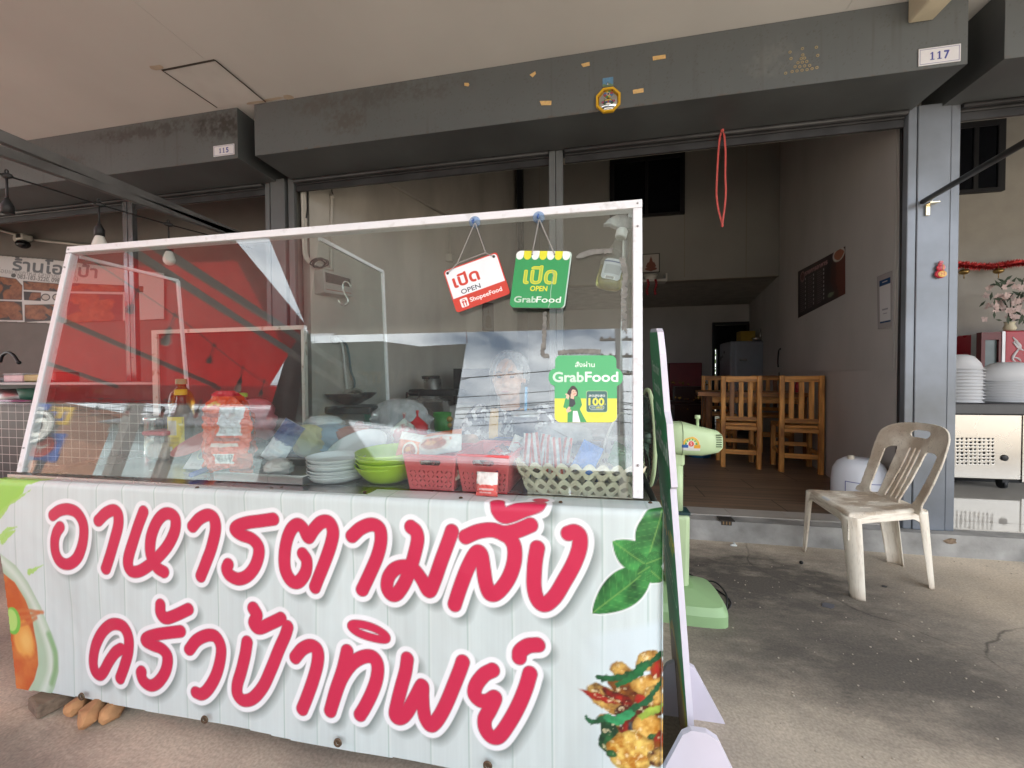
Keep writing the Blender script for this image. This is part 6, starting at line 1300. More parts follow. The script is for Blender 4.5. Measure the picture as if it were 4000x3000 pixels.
for quad, lb in (([(812, 512), (838, 512), (843, 522), (836, 533), (812, 529)], 'tiny tape scrap by the scorched patch'), ([(1215, 462), (1250, 440), (1254, 455), (1234, 477)], 'tilted tape scrap high on the housing between two others'), ([(1532, 396), (1584, 382), (1586, 404), (1546, 414)], 'torn tape strip above and beside the octagonal mirror'), ([(1974, 349), (2053, 337), (2055, 360), (1976, 373)], 'longest tape strip, highest on the housing'), ([(1277, 624), (1350, 622), (1348, 648), (1288, 650)], 'ragged tape strip low on the housing below the tilted scrap'), ([(1852, 556), (1917, 544), (1918, 569), (1854, 580)], 'tape strip level with the octagonal mirror on its far side')):
    pts = [P(*c2_(*q), Y=YF-.006) for q in quad]; b = MB().add(pts, [tuple(range(len(pts)))[::-1]]); tag(obj('tape_scrap', b, tapem, solid=.002), 'yellowed '+lb, 'tape', 'tape scraps left on the shutter housing')
# octagonal mirror
m0 = lambda x, y: (2250+x*.211, 150+y*.211)
c = P(*m0(597, 1127), Y=YF-.02); ro = .0655*1.52*.5+.002; ex = P(*m0(825, 1127), Y=YF-.02)[0]-c[0]; ro = ex/math.cos(R(22.5))*1.0
t = thing('octagonal_mirror', 'yellow framed octagonal charm mirror with painted emblem hung on the housing', 'mirror', (c[0], YF-.01, c[2]-ro))
ot = [(ro*math.cos(R(22.5+45*k)), ro*math.sin(R(22.5+45*k))) for k in range(8)]; it = [(a_*.84, b_*.84) for a_, b_ in ot]
b = MB(); fr_ = lambda a_, b_, y_: (c[0]+a_, y_, c[2]+b_)
vs_ = [fr_(a_, b_, YF-.004) for a_, b_ in ot]+[fr_(a_, b_, YF-.020) for a_, b_ in ot]+[fr_(a_, b_, YF-.020) for a_, b_ in it]+[fr_(a_, b_, YF-.010) for a_, b_ in it]
b.add(vs_, [((k+1) % 8+8*j, k+8*j, k+8*(j+1), (k+1) % 8+8*(j+1)) for j in range(3) for k in range(8)]); obj('frame', b, mat('mustard_frame', (.62, .36, .02), rough=.35, var=.05), t)
b = MB().add([fr_(a_*.845, b_*.845, YF-.0095) for a_, b_ in ot], [tuple(range(8))[::-1]]); obj('backing', b, mat('red_backing', (.25, .03, .02), rough=.5), t)
b = MB(); b.lathe((c[0], YF-.010, c[2]), [(ro*.79*k/8, -.014*(1-(k/8)**2)) for k in range(1, 9)], 40, 'Y', cap=False); b.add([(c[0], YF-.0242, c[2])], []); obj('mirror_dome', b, mat('mirror', (.75, .74, .72), rough=.05, metal=1.0, var=0), t)
s_ = ro
em = Paint(-s_, s_, -s_, s_, s_/55, (.7, .7, .7)); kp = np.full(em.x.shape, 9.0)
for k in range(8):
    a = R(22.5+45*k); colr = [(.35, .06, .07), (.05, .20, .08), (.45, .33, .04), (.06, .15, .35)][k % 4]; sdw = np.maximum(em.ell(0, s_*.40, s_*.36, s_*.36), -1.0+0*em.x); an = np.arctan2(em.y-s_*.40, em.x); em.c[(np.floor((an+math.pi)/(math.pi/4)).astype(int) % 8 == k)] = colr
em.put(em.ell(0, s_*.40, s_*.13, s_*.13), (.70, .60, .62)); em.put(em.ell(0, s_*.40, s_*.09, s_*.09), (.04, .03, .03))
kp = np.minimum(kp, em.ell(0, s_*.40, s_*.36, s_*.30))
fc = em.ell(0, -s_*.22, s_*.40, s_*.22); em.c[fc < s_*.02] = (.03, .06, .045); em.put(em.ell(0, -s_*.12, s_*.26, s_*.10), (.50, .36, .05)); em.put(em.ell(-s_*.13, -s_*.18, s_*.10, s_*.05), (.05, .08, .30)); em.put(em.ell(s_*.13, -s_*.18, s_*.10, s_*.05), (.05, .08, .30)); em.put(em.ell(0, -s_*.20, s_*.06, s_*.10), (.30, .05, .03)); em.put(em.ell(0, -s_*.36, s_*.20, s_*.06), (.7, .68, .66)); em.put(em.ell(-s_*.42, -s_*.18, s_*.10, s_*.08), (.30, .05, .12)); em.put(em.ell(s_*.42, -s_*.15, s_*.10, s_*.08), (.30, .05, .12))
kp = np.minimum(kp, np.minimum(fc, np.minimum(em.ell(-s_*.42, -s_*.18, s_*.10, s_*.08), em.ell(s_*.42, -s_*.15, s_*.10, s_*.08)))); em.cut(kp)
em.sheet('painted_emblem', lambda x, y: (c[0]+x, YF-.0110-.0138*(1-np.clip((x*x+y*y)/(ro*.79)**2, 0, 1)), c[2]+y), pmat('enamel_plate'), t)
# sticker hook above it: plain stand-in print
a, b2 = P(*m0(492, 900), Y=YF-.006), P(*m0(690, 710), Y=YF-.006); w_, h_ = b2[0]-a[0], b2[2]-a[2]
p = Paint(0, w_, 0, h_, w_/40, (.10, .22, .36)); k = fbm(p.x*120, p.y*120, 3); p.c *= (.8+.5*k)[..., None]; p.put(p.y-h_*.25-.004*np.sin(p.x*200), (.14, .22, .14)); p.cut(p.rrect(0, w_, 0, h_, .006))
t = thing('adhesive_hook', 'pale blue adhesive hook plate above the octagonal mirror', 'hook', (a[0]+w_/2, YF, a[2])); p.sheet('plate', plane_fn((a[0], YF-.006, a[2]), (1, 0, 0), (0, 0, 1)), pmat('enamel_plate'), t, .002)
b = MB().tube([(a[0]+w_*.48, YF-.010, a[2]+h_*.42), (a[0]+w_*.48, YF-.016, a[2]+h_*.2), (a[0]+w_*.48, YF-.014, a[2]+h_*.02)], .003, 8); obj('hook', b, mat('bright_steel', (.62, .62, .6)), t)
# red string loop
q3 = lambda x, y: (2600+x*.6329, y*.6329)
strm = mat('red_raffia', (.50, .085, .075), rough=.5, var=.2, vscale=40)
b = MB(); L_ = [(350, 800), (335, 850), (325, 950), (318, 1080), (314, 1180), (320, 1260), (335, 1330), (350, 1385)]; R_ = [(350, 800), (362, 840), (370, 950), (368, 1080), (372, 1180), (365, 1280), (356, 1340), (350, 1385)]
for pth in (L_, R_):
    for dx in (-2.5, 2.5): b.tube(smooth_path([P(*q3(x+dx, y), Y=2.735+.002*dx) for x, y in pth], 5), .0036, 6)
b.ball(P(*q3(350, 803), Y=2.735), .011, 8, 6); b.ball(P(*q3(350, 1390), Y=2.735), .008, 8, 6, 1, 1, 1.6); tag(obj('string_loop', b, strm), 'long red raffia string loop hanging from the shutter rail', 'string')
# gourd charm on the column
q4 = lambda x, y: (3400+x*.5725, 300+y*.5725)
c = P(*q4(470, 1348), Y=2.745); t = thing('gourd_charm', 'red gourd-shaped lucky charm with gold emblem hung on the steel column', 'charm', (c[0], 2.74, c[2]-.035)); gd = mat('charm_red', (.48, .03, .05), rough=.3, var=.08); pk = mat('charm_pink', (.52, .13, .17), rough=.3, var=.05); gl_ = mat('charm_gold', (.62, .36, .08), rough=.35, var=.05)
b = MB(); b.ball((c[0], 2.737, c[2]), .029, 24, 14, 1, .38, .82); b.ball((c[0]-.002, 2.737, c[2]+.035), .020, 20, 12, 1, .4, .9); b.ball((c[0]-.002, 2.737, c[2]+.056), .011, 14, 10, 1, .4, 1.1); obj('body', b, gd, t)
b = MB(); b.ball((c[0]+.006, 2.733, c[2]+.036), .015, 16, 10, 1, .4, 1.1); b.box((c[0]-.010, 2.730, c[2]+.060), (c[0]+.010, 2.740, c[2]+.074), .002); obj('knot', b, pk, t)
p = Paint(-.021, .021, -.018, .018, .0008, (.62, .36, .08)); p.put(p.ell(0, 0, .018, .015), (.50, .20, .03), .6); p.put(p.ell(0, 0, .016, .0135), (.66, .42, .10))
for sgm in ([(-.006, .008), (-.006, -.009)], [(-.011, .003), (-.001, .003)], [(.003, .008), (.010, .008)], [(.006, .010), (.006, -.009)], [(.001, .001), (.011, .001)], [(.002, -.005), (.011, -.005)]): p.put(p.capsule(sgm, .0012), (.42, .05, .03))
p.cut(p.ell(0, 0, .0205, .0175)); p.sheet('gold_medal', lambda x, y: (c[0]+.003+x, 2.7235+(x*x+y*y)*8, c[2]-.002+y), pmat('enamel_plate'), t)
for dz in (.020, .030, .040): pass
b = MB()
for k in range(4): b.ball((c[0]+.006, 2.7265, c[2]+.026+k*.008), .004, 8, 6, 1, .3, .7)
obj('gold_dot', b, gl_, t)
# pole bracket and strut at the column
c0 = P(3605, 788, Y=2.735); c1 = P(4015, 550, Y=1.95); d_ = c1-c0; b = MB().tube([c0, c0+d_*1.6], .0145, 16)
t = thing('awning_strut', 'dark steel awning strut screwed to the steel column by a shiny bracket', 'strut', c0); obj('tube', b, mat('dark_strut', (.045, .045, .045), rough=.45, metal=.5), t)
c = P(*q4(390, 912), Y=2.744); b = MB().box((c[0]-.012, 2.738, c[2]-.03), (c[0]+.010, 2.745, c[2]+.028), .002); b.box((c[0]-.018, 2.70, c[2]+.028), (c[0]+.03, 2.742, c[2]+.034)); obj('bracket', b, mat('zinc_plate', (.75, .68, .50), rough=.22, metal=.9, var=.05), t)
b = MB(); b.ball((c[0]+.002, 2.7365, c[2]-.018), .003, 8, 6); b.ball((c[0]+.006, 2.725, c[2]+.045), .006, 8, 6); b.ball((c[0]+.035, 2.72, c[2]+.04), .005, 8, 6); obj('screw', b, mat('bright_steel', (.62, .62, .6)), t)
# fixture box at the soffit edge
a, b2 = P(3605, 28, Y=YF-.1), P(3710, 14, Y=YF-.1); b = MB().box((a[0], YF-.14, a[2]), (b2[0], YF-.005, SZ+.02), .006); tag(obj('junction_box', b, mat('ivory_box', (.50, .45, .34), rough=.5)), 'ivory junction box at the top of housing 117', 'junction box')

# ================================================================ shop 115 on the far side
beamm = mat('galvanised_beam', (.15, .15, .15), rough=.5, metal=.45, var=.2, vscale=7)
XB = -2.66
for (pa, pb, w_, lb) in (((0, 533), (500, 740), .055, 'upper grey awning rail running out from housing 115'), ((0, 590), (500, 768), .045, 'lower grey awning rail running out from housing 115')):
    a, b2 = P(*pa, X=XB), P(*pb, X=XB); d_ = (b2-a)/(b2[1]-a[1]); s0, s1 = a+d_*(-2.75-a[1]), a+d_*(2.74-a[1]); bb = MB().obox(s0, s1, .035, w_); tag(obj('awning_rail', bb, beamm, bevel=.003), lb, 'awning rail')
# string lights
wire = mat('black_rubber', (.012, .012, .013), rough=.55, var=.1)
lp = lambda x, y: (x*.6329, y*.6329)
XL = -2.52
hang = [P(*lp(x, y), X=XL) for x, y in ((40, 1085), (610, 1262), (1040, 1385), (1290, 1452))]
d_ = hang[0]-hang[1]; path = [hang[0]+np.array((-.35, -.9, .03)), hang[0]+np.array((-.12, -.42, -.01))]+hang+[hang[-1]+np.array((.0, .35, .02))]
out_ = [path[0]+np.array((-.22, -.7, .02)), path[0]+np.array((-.5, -1.5, .0)), path[0]+np.array((-.75, -2.2, .04))]
full = out_[::-1]+path
tag(obj('light_cable', MB().tube(smooth_path(full, 8), .004, 6), wire), 'black string-light cable strung out from the shutter post of shop 115', 'cable')
bulbm = mat('opal_bulb', (.62, .60, .56), rough=.25, var=0)
proto = thing('pendant_socket', 'x', 'socket', (0, 0, 0)); b = MB(); b.tube([(0, 0, 0), (0, 0, -.10)], .0045, 6); b.ball((0, 0, 0), .016, 10, 8, 1.6, .8, .8); b.tube([(.006*math.cos(a), 0, .018+.009*math.sin(a)) for a in np.linspace(0, 2*math.pi, 13)[:-1]], .003, 6, closed=True); b.lathe((0, 0, -.165), [(.021, 0), (.021, .035), (.014, .05), (.008, .066)], 16); obj('holder', b, wire, proto, local=True)
b = MB().lathe((0, 0, -.25), [(.0005, 0), (.018, .004), (.029, .02), (.032, .038), (.026, .06), (.017, .085)], 20, cap=False); blb = obj('bulb', b, bulbm, proto, local=True)
plist = [(hang[0], 0, 'bulbless black lamp socket nearest the frame edge'), (hang[1], 1, 'black lamp socket with opal bulb right over the pane corner'), (hang[2], 1, 'black lamp socket with bulb dipping behind the pane top rail')]
sp = smooth_path(out_[::-1]+path[:1], 6)
for i, k in enumerate((1, 5, 9, 13, 16)): plist.append((sp[k], i % 2, None))
for i, (c, has, lb) in enumerate(plist):
    o = proto if i == 0 else proto.copy()
    if i: COL.objects.link(o)
    o.location = c; o.rotation_euler = (0, 0, .9 if has else .3)
    if i:
        for ch in list(proto.children):
            if ch.name.startswith('bulb') and not has: continue
            q = ch.copy(); COL.objects.link(q); q.parent = o
    tag(o, lb or 'black lamp socket strung under the red awning, mirrored in the pane', 'lamp socket', 'string-light sockets' if lb else 'string-light sockets under the red awning')
plist_src = bpy.data.objects[[o.name for o in bpy.data.objects if o.get('category') == 'lamp socket' and len(o.children) == 2 and o is not proto][0]]
bpy.data.objects.remove(blb)
# poster on the side wall
Wp, Wn = np.array((-7.2, 3.335, 0)), np.array((.2046, -.979, 0))
pk_ = lambda x, y: (x*.6636, 850+y*.6636)
p = Paint(-60, 660, -1290, -985, 1.5, (.56, .55, .54))
p.text('ร้านโอปป้า', 215, -1048, 44, (.12, .13, .14), w=330, ang=R(-5.5), bold=.045)
p.text('อร่อยแบบเกาหลี (สาขาถนนทุ่งรี)', 140, -1071, 17, (.16, .16, .16), w=330, ang=R(-6)); p.text('083-183-3220, 098-010', 170, -1090, 16, (.14, .14, .14), w=205, ang=R(-6), bold=.03); p.put(p.ell(53, -1076, 10, 8), (.08, .08, .08))
def fry(poly, seed, bgc=(.045, .035, .03), n=9):
    sd = p.poly([(x, -y) for x, y in poly]); p.put(sd, bgc); xs, ys = [q[0] for q in poly], [q[1] for q in poly]; rr = random.Random(seed)
    for i in range(n):
        cx, cy_ = rr.uniform(min(xs)+10, max(xs)-10), rr.uniform(min(ys)+14, max(ys)-10); rx, ry = rr.uniform(.16, .3)*(max(xs)-min(xs)), rr.uniform(.16, .3)*(max(ys)-min(ys)); k = fbm(p.x*.07, p.y*.07, seed+i, 4)
        s2 = np.maximum(p.ell(cx, -cy_, rx, ry, rr.uniform(-.6, .6))+(k-.5)*14, sd+2); al = np.clip(.5-s2/3, 0, 1)[..., None]; col = np.array((.10, .025, .008))+k[..., None]*np.array((.28, .12, .05)); p.c = p.c*(1-al)+col*al
fry([(-60, 1072), (62, 1088), (88, 1115), (86, 1172), (-60, 1168)], 3, n=8); fry([(90, 1097), (260, 1110), (260, 1142), (92, 1132)], 4, n=8); fry([(92, 1138), (160, 1142), (160, 1176), (94, 1172)], 5, (.03, .02, .018), 5); fry([(-60, 1172), (86, 1178), (90, 1252), (-60, 1248)], 6, n=8); fry([(96, 1190), (230, 1188), (250, 1250), (96, 1258)], 7, n=7); fry([(265, 1145), (480, 1150), (480, 1265), (260, 1262)], 8, n=9); fry([(275, 1105), (560, 1118), (560, 1142), (275, 1138)], 9, n=8)
for cx in (178, 222): p.put(p.ell(cx, -1161, 18, 14), (.03, .03, .03)); p.put(p.ell(cx, -1161, 14, 10), (.45, .40, .36))
p.cut(p.poly([(-60, -995), (200, -1015), (640, -1068), (640, -1245), (200, -1262), (-60, -1252)]))
tag(p.sheet('poster', lambda x, y: PPA(x, -y, Wp+Wn*.012, Wn), pmat('poster_paper', rough=.45), None, .003), 'fried chicken poster in Thai with phone number on the wall of shop 115', 'poster')
# camera + wire on that wall
cw = PP(118, 945, Wp+Wn*.04, Wn); t = thing('security_camera', 'small white and black security camera on the wall above the chicken poster', 'camera', cw)
k = np.linalg.norm(cw-CAM)/1560
b = MB().box(cw+np.array((-.022, -.05, -.005))*k*1000/2.3*.001*1000*.9 if False else cw+np.array((-.05, -.10, .0)), cw+np.array((.05, 0, .065)), .01); obj('body', b, mat('ivory_cam', (.55, .55, .50), rough=.4), t)
b = MB().ball(cw+np.array((0, -.06, -.045)), .06, 18, 12, 1, 1, .8); obj('dome', b, mat('black_dome', (.01, .01, .012), rough=.15, var=0), t); b = MB().box(cw+np.array((-.03, -.103, .015)), cw+np.array((.04, -.100, .055))); obj('sensor_window', b, mat('cam_dark', (.05, .05, .05), rough=.3, var=0), t)
b = MB().lathe(PP(85, 935, Wp+Wn*.03, Wn), [(.05, 0), (.045, -.05)], 20, 'Y'); obj('junction', b, mat('ivory_cam', (.55, .55, .50)), t)
b = MB().tube([PP(x, y, Wp+Wn*.015, Wn) for x, y in ((-60, 890), (0, 900), (70, 918), (140, 938), (300, 955), (420, 968))], .014, 6); tag(obj('conduit', b, mat('ivory_conduit', (.48, .47, .43), rough=.5)), 'thin ivory conduit feeding the security camera', 'conduit')
# counter of shop 115
YC = 2.28
t = thing('tiled_counter', 'black counter with white wire grid front outside shop 115', 'counter', (-4.1, YC, 0))
tl = mat('black_grid_tile', (.022, .022, .026), rough=.35, var=.1)
n = tl.node_tree.nodes; l = tl.node_tree.links.new; bb_ = n['Principled BSDF']; bt = n.new('ShaderNodeTexBrick'); tcx = n.new('ShaderNodeTexCoord'); mpx = n.new('ShaderNodeMapping'); mpx.inputs['Rotation'].default_value = (R(90), 0, 0); l(tcx.outputs['Object'], mpx.inputs['Vector']); l(mpx.outputs['Vector'], bt.inputs['Vector'])
bt.offset = 0; bt.inputs['Scale'].default_value = 1; bt.inputs['Brick Width'].default_value = .078; bt.inputs['Row Height'].default_value = .066; bt.inputs['Mortar Size'].default_value = .0022; bt.inputs['Mortar'].default_value = (.42, .40, .40, 1); bt.inputs['Color1'].default_value = (.02, .02, .024, 1); bt.inputs['Color2'].default_value = (.028, .028, .032, 1); l(bt.outputs['Color'], bb_.inputs['Base Color'])
obj('grid_front', MB().box((-5.6, YC, .03), (-2.75, YC+.02, .86)), tl, t); obj('body', MB().box((-5.58, YC+.021, .0), (-2.77, YC+.55, .84)), blk, t)
sh = MB().box((-5.6, YC-.02, 1.00), (-2.75, YC+.32, 1.022)); sh.box((-5.6, YC+.30, .86), (-2.75, YC+.32, 1.0)); obj('shelf', sh, blk, t)
obj('shelf_edge', MB().box((-5.6, YC-.024, 1.003), (-2.75, YC-.0205, 1.020)), mat('grey_edge', (.32, .32, .33), rough=.4), t)
c = P(85, 1480, Y=YC+.1); 
t2 = thing('food_box', 'pink and white food box on the shelf of the black counter', 'box', (c[0], YC+.12, 1.023)); obj('carton', MB().box((c[0]-.10, YC+.05, 1.023), (c[0]+.10, YC+.2, 1.075), .004), mat('pink_box', (.62, .45, .47), rough=.5), t2); obj('lid_film', MB().box((c[0]-.104, YC+.046, 1.076), (c[0]+.104, YC+.204, 1.09), .006), milky, t2)
for i, (px_, w_, m_, lb) in enumerate(((5, .08, milky, 'clear takeaway tray at the frame edge'), (180, .10, mat('yellow_straw', (.50, .42, .20), rough=.6), 'pale yellow basket behind the pane end'), (245, .07, mat('red_tub', (.4, .05, .05), rough=.4), 'small red tub on the shelf behind the pane'))):
    c = P(px_, 1480, Y=YC+.15); tag(obj('shelf_pack', MB().box((c[0]-w_, YC+.06, 1.023), (c[0]+w_, YC+.22, 1.06+.02*i), .01), m_), lb, 'pack')
c = P(25, 1560, Y=YC+.1); tag(obj('steel_pot', MB().lathe((c[0], YC+.2, .845), [(.12, 0), (.13, .01), (.13, .12), (.125, .12), (.12, .01)], 28), mat('old_pot', (.30, .29, .28), rough=.35, metal=.8)), 'dull steel pot in the dark under the counter shelf', 'pot')
c = P(112, 1560, Y=YC+.1); tag(obj('green_basket', MB().lathe((c[0], YC+.15, .87), [(.085, 0), (.105, .10), (.10, .10), (.08, .005)], 24), mat('dull_green', (.05, .16, .11), rough=.5)), 'dull green plastic basket under the counter shelf', 'basket')
c = P(60, 1610, Y=YC); bag('clear plastic bags with a pink strip lying along the black counter front', (c[0], YC+.0, .835), .35, .05, .028, 71, glass_mat('clear_film')); bag('magenta plastic strip on the black counter', (P(40, 1600, Y=YC)[0], YC+.02, .87), .16, .04, .008, 73, mat('magenta_strip', (.45, .08, .25), rough=.4))
b = MB().tube(smooth_path([P(x*.6636, 850+y*.6636, Y=2.7) for x, y in ((2, 850), (15, 812), (45, 795), (75, 805), (98, 835), (108, 855))], 6), .012, 8); b.ball(P(110*.6636, 850+853*.6636, Y=2.7), .018, 8, 6); tag(obj('gooseneck_lamp', b, blk), 'black gooseneck arm bent over the counter of shop 115', 'lamp arm')
# white painted folding frame between cart and shop 115, seen through the pane
f0 = [P(618, 1290, Y=2.2), P(1180, 1300, Y=2.2)]; t = thing('screen_frame', 'rusting white steel screen frame standing behind the cart pane', 'screen', ((f0[0][0]+f0[1][0])/2, 2.2, 0)); x0, x1, zt = f0[0][0], f0[1][0], f0[0][2]
b = MB().box((x0-.045, 2.19, 0), (x0, 2.22, zt)); b.box((x1, 2.19, 0), (x1+.02, 2.22, zt)); b.box((x0, 2.19, zt-.025), (x1, 2.22, zt)); obj('frame', b, mat('peeling_white', (.55, .52, .48), rough=.7, col2=(.34, .22, .15), vscale=18, lo=.30, hi=.42), t)
obj('mesh_panel', MB().box((x0, 2.203, .1), (x1, 2.207, zt-.025)), mat('rusty_panel', (.040, .032, .030), rough=.8, var=.25, vscale=9), t)
# ================================================================ inside the dining room
FZ = .132
q6 = lambda x, y: (2500+x*.678, 1000+y*.678)
woodm = mat('honey_teak', (.58, .28, .07), rough=.45, var=.28, vscale=3.0, stretch=(9, 9, 1.2), col2=(.36, .14, .03), bump=.08, bscale=40)
wood2 = mat('dark_teak', (.22, .095, .03), rough=.45, var=.4, vscale=3.0, stretch=(9, 9, 1.2), col2=(.10, .035, .012))
woodh = mat('teak_rail', (.58, .28, .07), rough=.45, var=.28, vscale=3.0, stretch=(1.2, 9, 9), col2=(.36, .145, .035))
def make_chair(label, loc, rz, w_=.34, dark=(0,)):
    t = thing('wooden_chair', label, 'chair', loc, rz, None); h = .905; d_ = .34; lw = .042
    for sx in (-1, 1): obj('leg', MB().box((sx*(w_/2-lw/2)-lw/2, -lw/2, 0), (sx*(w_/2-lw/2)+lw/2, lw/2, h), .004), woodm if sx < 0 else (wood2 if len(dark) > 2 else woodm), t, local=True)
    for sx in (-1, 1): obj('leg', MB().box((sx*(w_/2-lw/2)-lw/2, d_-lw/2, 0), (sx*(w_/2-lw/2)+lw/2, d_+lw/2, .415), .004), woodm, t, local=True)
    obj('top_rail', MB().box((-w_/2+lw, -.015, h-.06), (w_/2-lw, .015, h-.002), .003), woodh, t, local=True)
    for i in range(3):
        x = (-.28+.28*i)*(w_-2*lw)*1.05; obj('slat', MB().box((x-.021, -.010, .505), (x+.021, .010, h-.06), .003), wood2 if i in dark else woodm, t, local=True)
    obj('back_rail', MB().box((-w_/2+lw, -.014, .465), (w_/2-lw, .014, .507), .003), woodh, t, local=True)
    obj('seat', MB().box((-w_/2+.004, .022, .415), (w_/2-.004, d_+.03, .442), .004), woodh, t, local=True)
    obj('seat_rail', MB().box((-w_/2+lw, -.012, .375), (w_/2-lw, .012, .415), .003), woodh, t, local=True)
    obj('stretcher', MB().box((-w_/2+lw, -.010, .135), (w_/2-lw, .012, .180), .003), woodh, t, local=True)
    obj('stretcher', MB().box((-w_/2+lw, d_-.010, .20), (w_/2-lw, d_+.012, .24), .003), woodh, t, local=True)
    for sx in (-1, 1): obj('side_stretcher', MB().box((sx*(w_/2-lw/2)-.012, lw/2, .16), (sx*(w_/2-lw/2)+.012, d_-lw/2, .195), .002), woodh, t, local=True)
    return t
cA = make_chair('honey wooden slat-back chair in the middle of the table side, nearer the fan', (1.452, 4.262, FZ), R(-9), .352, (0,))
cB = make_chair('honey wooden slat-back chair standing close to the dining wall', (1.918, 4.13, FZ), R(-11), .348, (9,))
for (x, y, lb) in ((1.62, 5.62, 'dark wooden chair on the far side of the table, behind the fan-side chair'), (2.18, 5.5, 'dark wooden chair on the far side of the table, near the dining wall')):
    c_ = copy_tree(cA); c_.location = (x, y, FZ); c_.rotation_euler = (0, 0, R(172)); c_['label'] = lb
    for ch in c_.children: ch.data = ch.data.copy() if False else ch.data
# table
t = thing('dining_table', 'thick wooden dining table behind the two honey chairs', 'table', (1.80, 4.9, FZ))
ta, tb = np.array((1.20, 4.83)), np.array((2.30, 4.62)); dv = (tb-ta)/np.linalg.norm(tb-ta); nv = np.array((-dv[1], dv[0])); TZ = .855
b = MB(); pl2 = [ta, tb, tb+nv*.62, ta+nv*.62]; b.prism([tuple(q) for q in pl2], TZ-.045, TZ); obj('tabletop', b, mat('table_teak', (.33, .145, .045), rough=.35, var=.35, vscale=2.2, stretch=(1, 9, 9), col2=(.16, .06, .018)), t)
for s_, u_ in ((.10, .07), (.94, .07), (.10, .55), (.94, .55)):
    c = ta+(tb-ta)*s_+nv*u_; obj('leg', MB().box((c[0]-.032, c[1]-.032, FZ), (c[0]+.032, c[1]+.032, TZ-.045), .003), wood2, t)
b = MB(); a_, b2 = ta+(tb-ta)*.1+nv*.07, ta+(tb-ta)*.94+nv*.07; b.obox((*a_, TZ-.085), (*b2, TZ-.085), .022, .07); obj('apron', b, woodh, t)
def tcan(nm, lb, px_, m, r, h, cm, ch_, yy=4.78, cat='jar'):
    c = P(*q6(px_, 770), Y=yy); t = thing(nm, lb, cat, (c[0], yy, TZ)); obj('body', MB().lathe((0, 0, 0), [(r*.9, 0), (r, .006), (r, h*.8), (r*.7, h)], 20), m, t, local=True); obj('cap', MB().lathe((0, 0, h-.002), [(r*.75, 0), (r*.75, ch_), (.0005, ch_)], 20, cap=False), cm, t, local=True)
tcan('sauce_jar', 'dark red chilli jar with white lid on the table edge by the wall', 1122, mat('chilli_red', (.10, .012, .01), rough=.15), .030, .115, wcap, .022, 4.70)
tcan('sauce_bottle', 'small red sauce bottle with white cap beside the chilli jar', 1097, mat('red_sauce', (.45, .06, .02), rough=.25), .022, .09, wcap, .03, 4.74, 'bottle')
tcan('condiment_jar', 'red condiment jar seen between the slats of the wall-side chair', 912, mat('bright_red', (.5, .03, .05), rough=.3), .03, .10, mat('red_lid', (.55, .03, .05)), .015, 4.80)
tcan('condiment_jar', 'clear condiment jar seen behind the back slats of the wall-side chair', 1010, mat('dim_clear', (.45, .42, .42), rough=.2), .03, .11, mat('red_lid', (.55, .03, .05)), .02, 4.80)
c = P(*q6(1022, 660), Y=5.1); t = thing('food_container', 'round clear lidded container on the table by the dining wall', 'container', (c[0], 5.1, TZ)); obj('body', MB().lathe((0, 0, .0), [(.10, 0), (.11, .16), (.115, .17), (.115, .205), (.10, .21), (.0005, .212)], 28, cap=False), glass_mat('dusty_clear', tint=(.8, .8, .8), film=.25, film_col=(.6, .58, .58)), t, local=True); obj('filling', MB().lathe((0, 0, .005), [(.095, 0), (.10, .12)], 24), mat('pale_filling', (.45, .42, .40), rough=.6), t, local=True)
# fridge, altar, basin, clutter
c = P(2500+1075*.3617, 1050+1095*.3617, Y=7.0); a, b2 = P(2873, 1332, Y=6.95), P(3012, 1332, Y=6.95)
t = thing('fridge', 'silver fridge standing before the dark doorway with clutter on top', 'fridge', ((a[0]+b2[0])/2, 7.2, FZ)); fm_ = mat('silver_fridge', (.34, .37, .42), rough=.3, metal=.5, var=.05); zt = a[2]
obj('body', MB().box((a[0]-.06, 6.98, FZ), (b2[0], 7.55, zt), .02), fm_, t); obj('door', MB().box((a[0], 6.93, FZ+.03), (b2[0], 6.975, zt-.01), .015), fm_, t); obj('handle', MB().box((a[0]+.05, 6.915, zt-.32), (a[0]+.16, 6.929, zt-.29), .004), mat('bright_steel', (.62, .62, .6)), t)
c = P(2920, 1310, Y=7.1); tag(obj('yellow_carton', MB().box((c[0]-.10, 7.1, zt), (c[0]+.12, 7.3, zt+.17), .004), mat('dull_yellow', (.32, .20, .02), rough=.6)), 'dull yellow carton standing on the silver fridge', 'carton')
b = MB().lathe((c[0]+.10, 7.02, zt), [(.05, 0), (.075, .05), (.07, .05), (.045, .005)], 20); tag(obj('metal_bowl', b, mat('bright_steel', (.62, .62, .6))), 'small shiny bowl on the silver fridge', 'bowl')
b = MB().lathe((b2[0]-.10, 7.06, zt), [(.03, 0), (.035, .1), (.02, .16), (.018, .2)], 16); tag(obj('clear_jug', b, glass_mat('dusty_clear')), 'clear jug at the edge of the silver fridge top', 'jug')
a, b2 = P(2614, 1418, Y=7.9), P(2742, 1520, Y=7.9); tag(obj('red_cabinet', MB().box((a[0], 7.9, FZ+.0), (b2[0], 8.15, a[2]), .01), mat('dark_red_panel', (.16, .012, .018), rough=.4)), 'dark red panel cabinet at the far end of the back room', 'cabinet')
c = P(2690, 1560, Y=7.3); rr = random.Random(4); b = MB(); b.box((c[0]-.32, 7.2, .55), (c[0]+.32, 7.5, .60)); b.box((c[0]-.26, 7.15, FZ), (c[0]+.26, 7.45, .55)); b.box((c[0]-.22, 7.3, .60), (c[0]+.22, 7.5, .85)); 
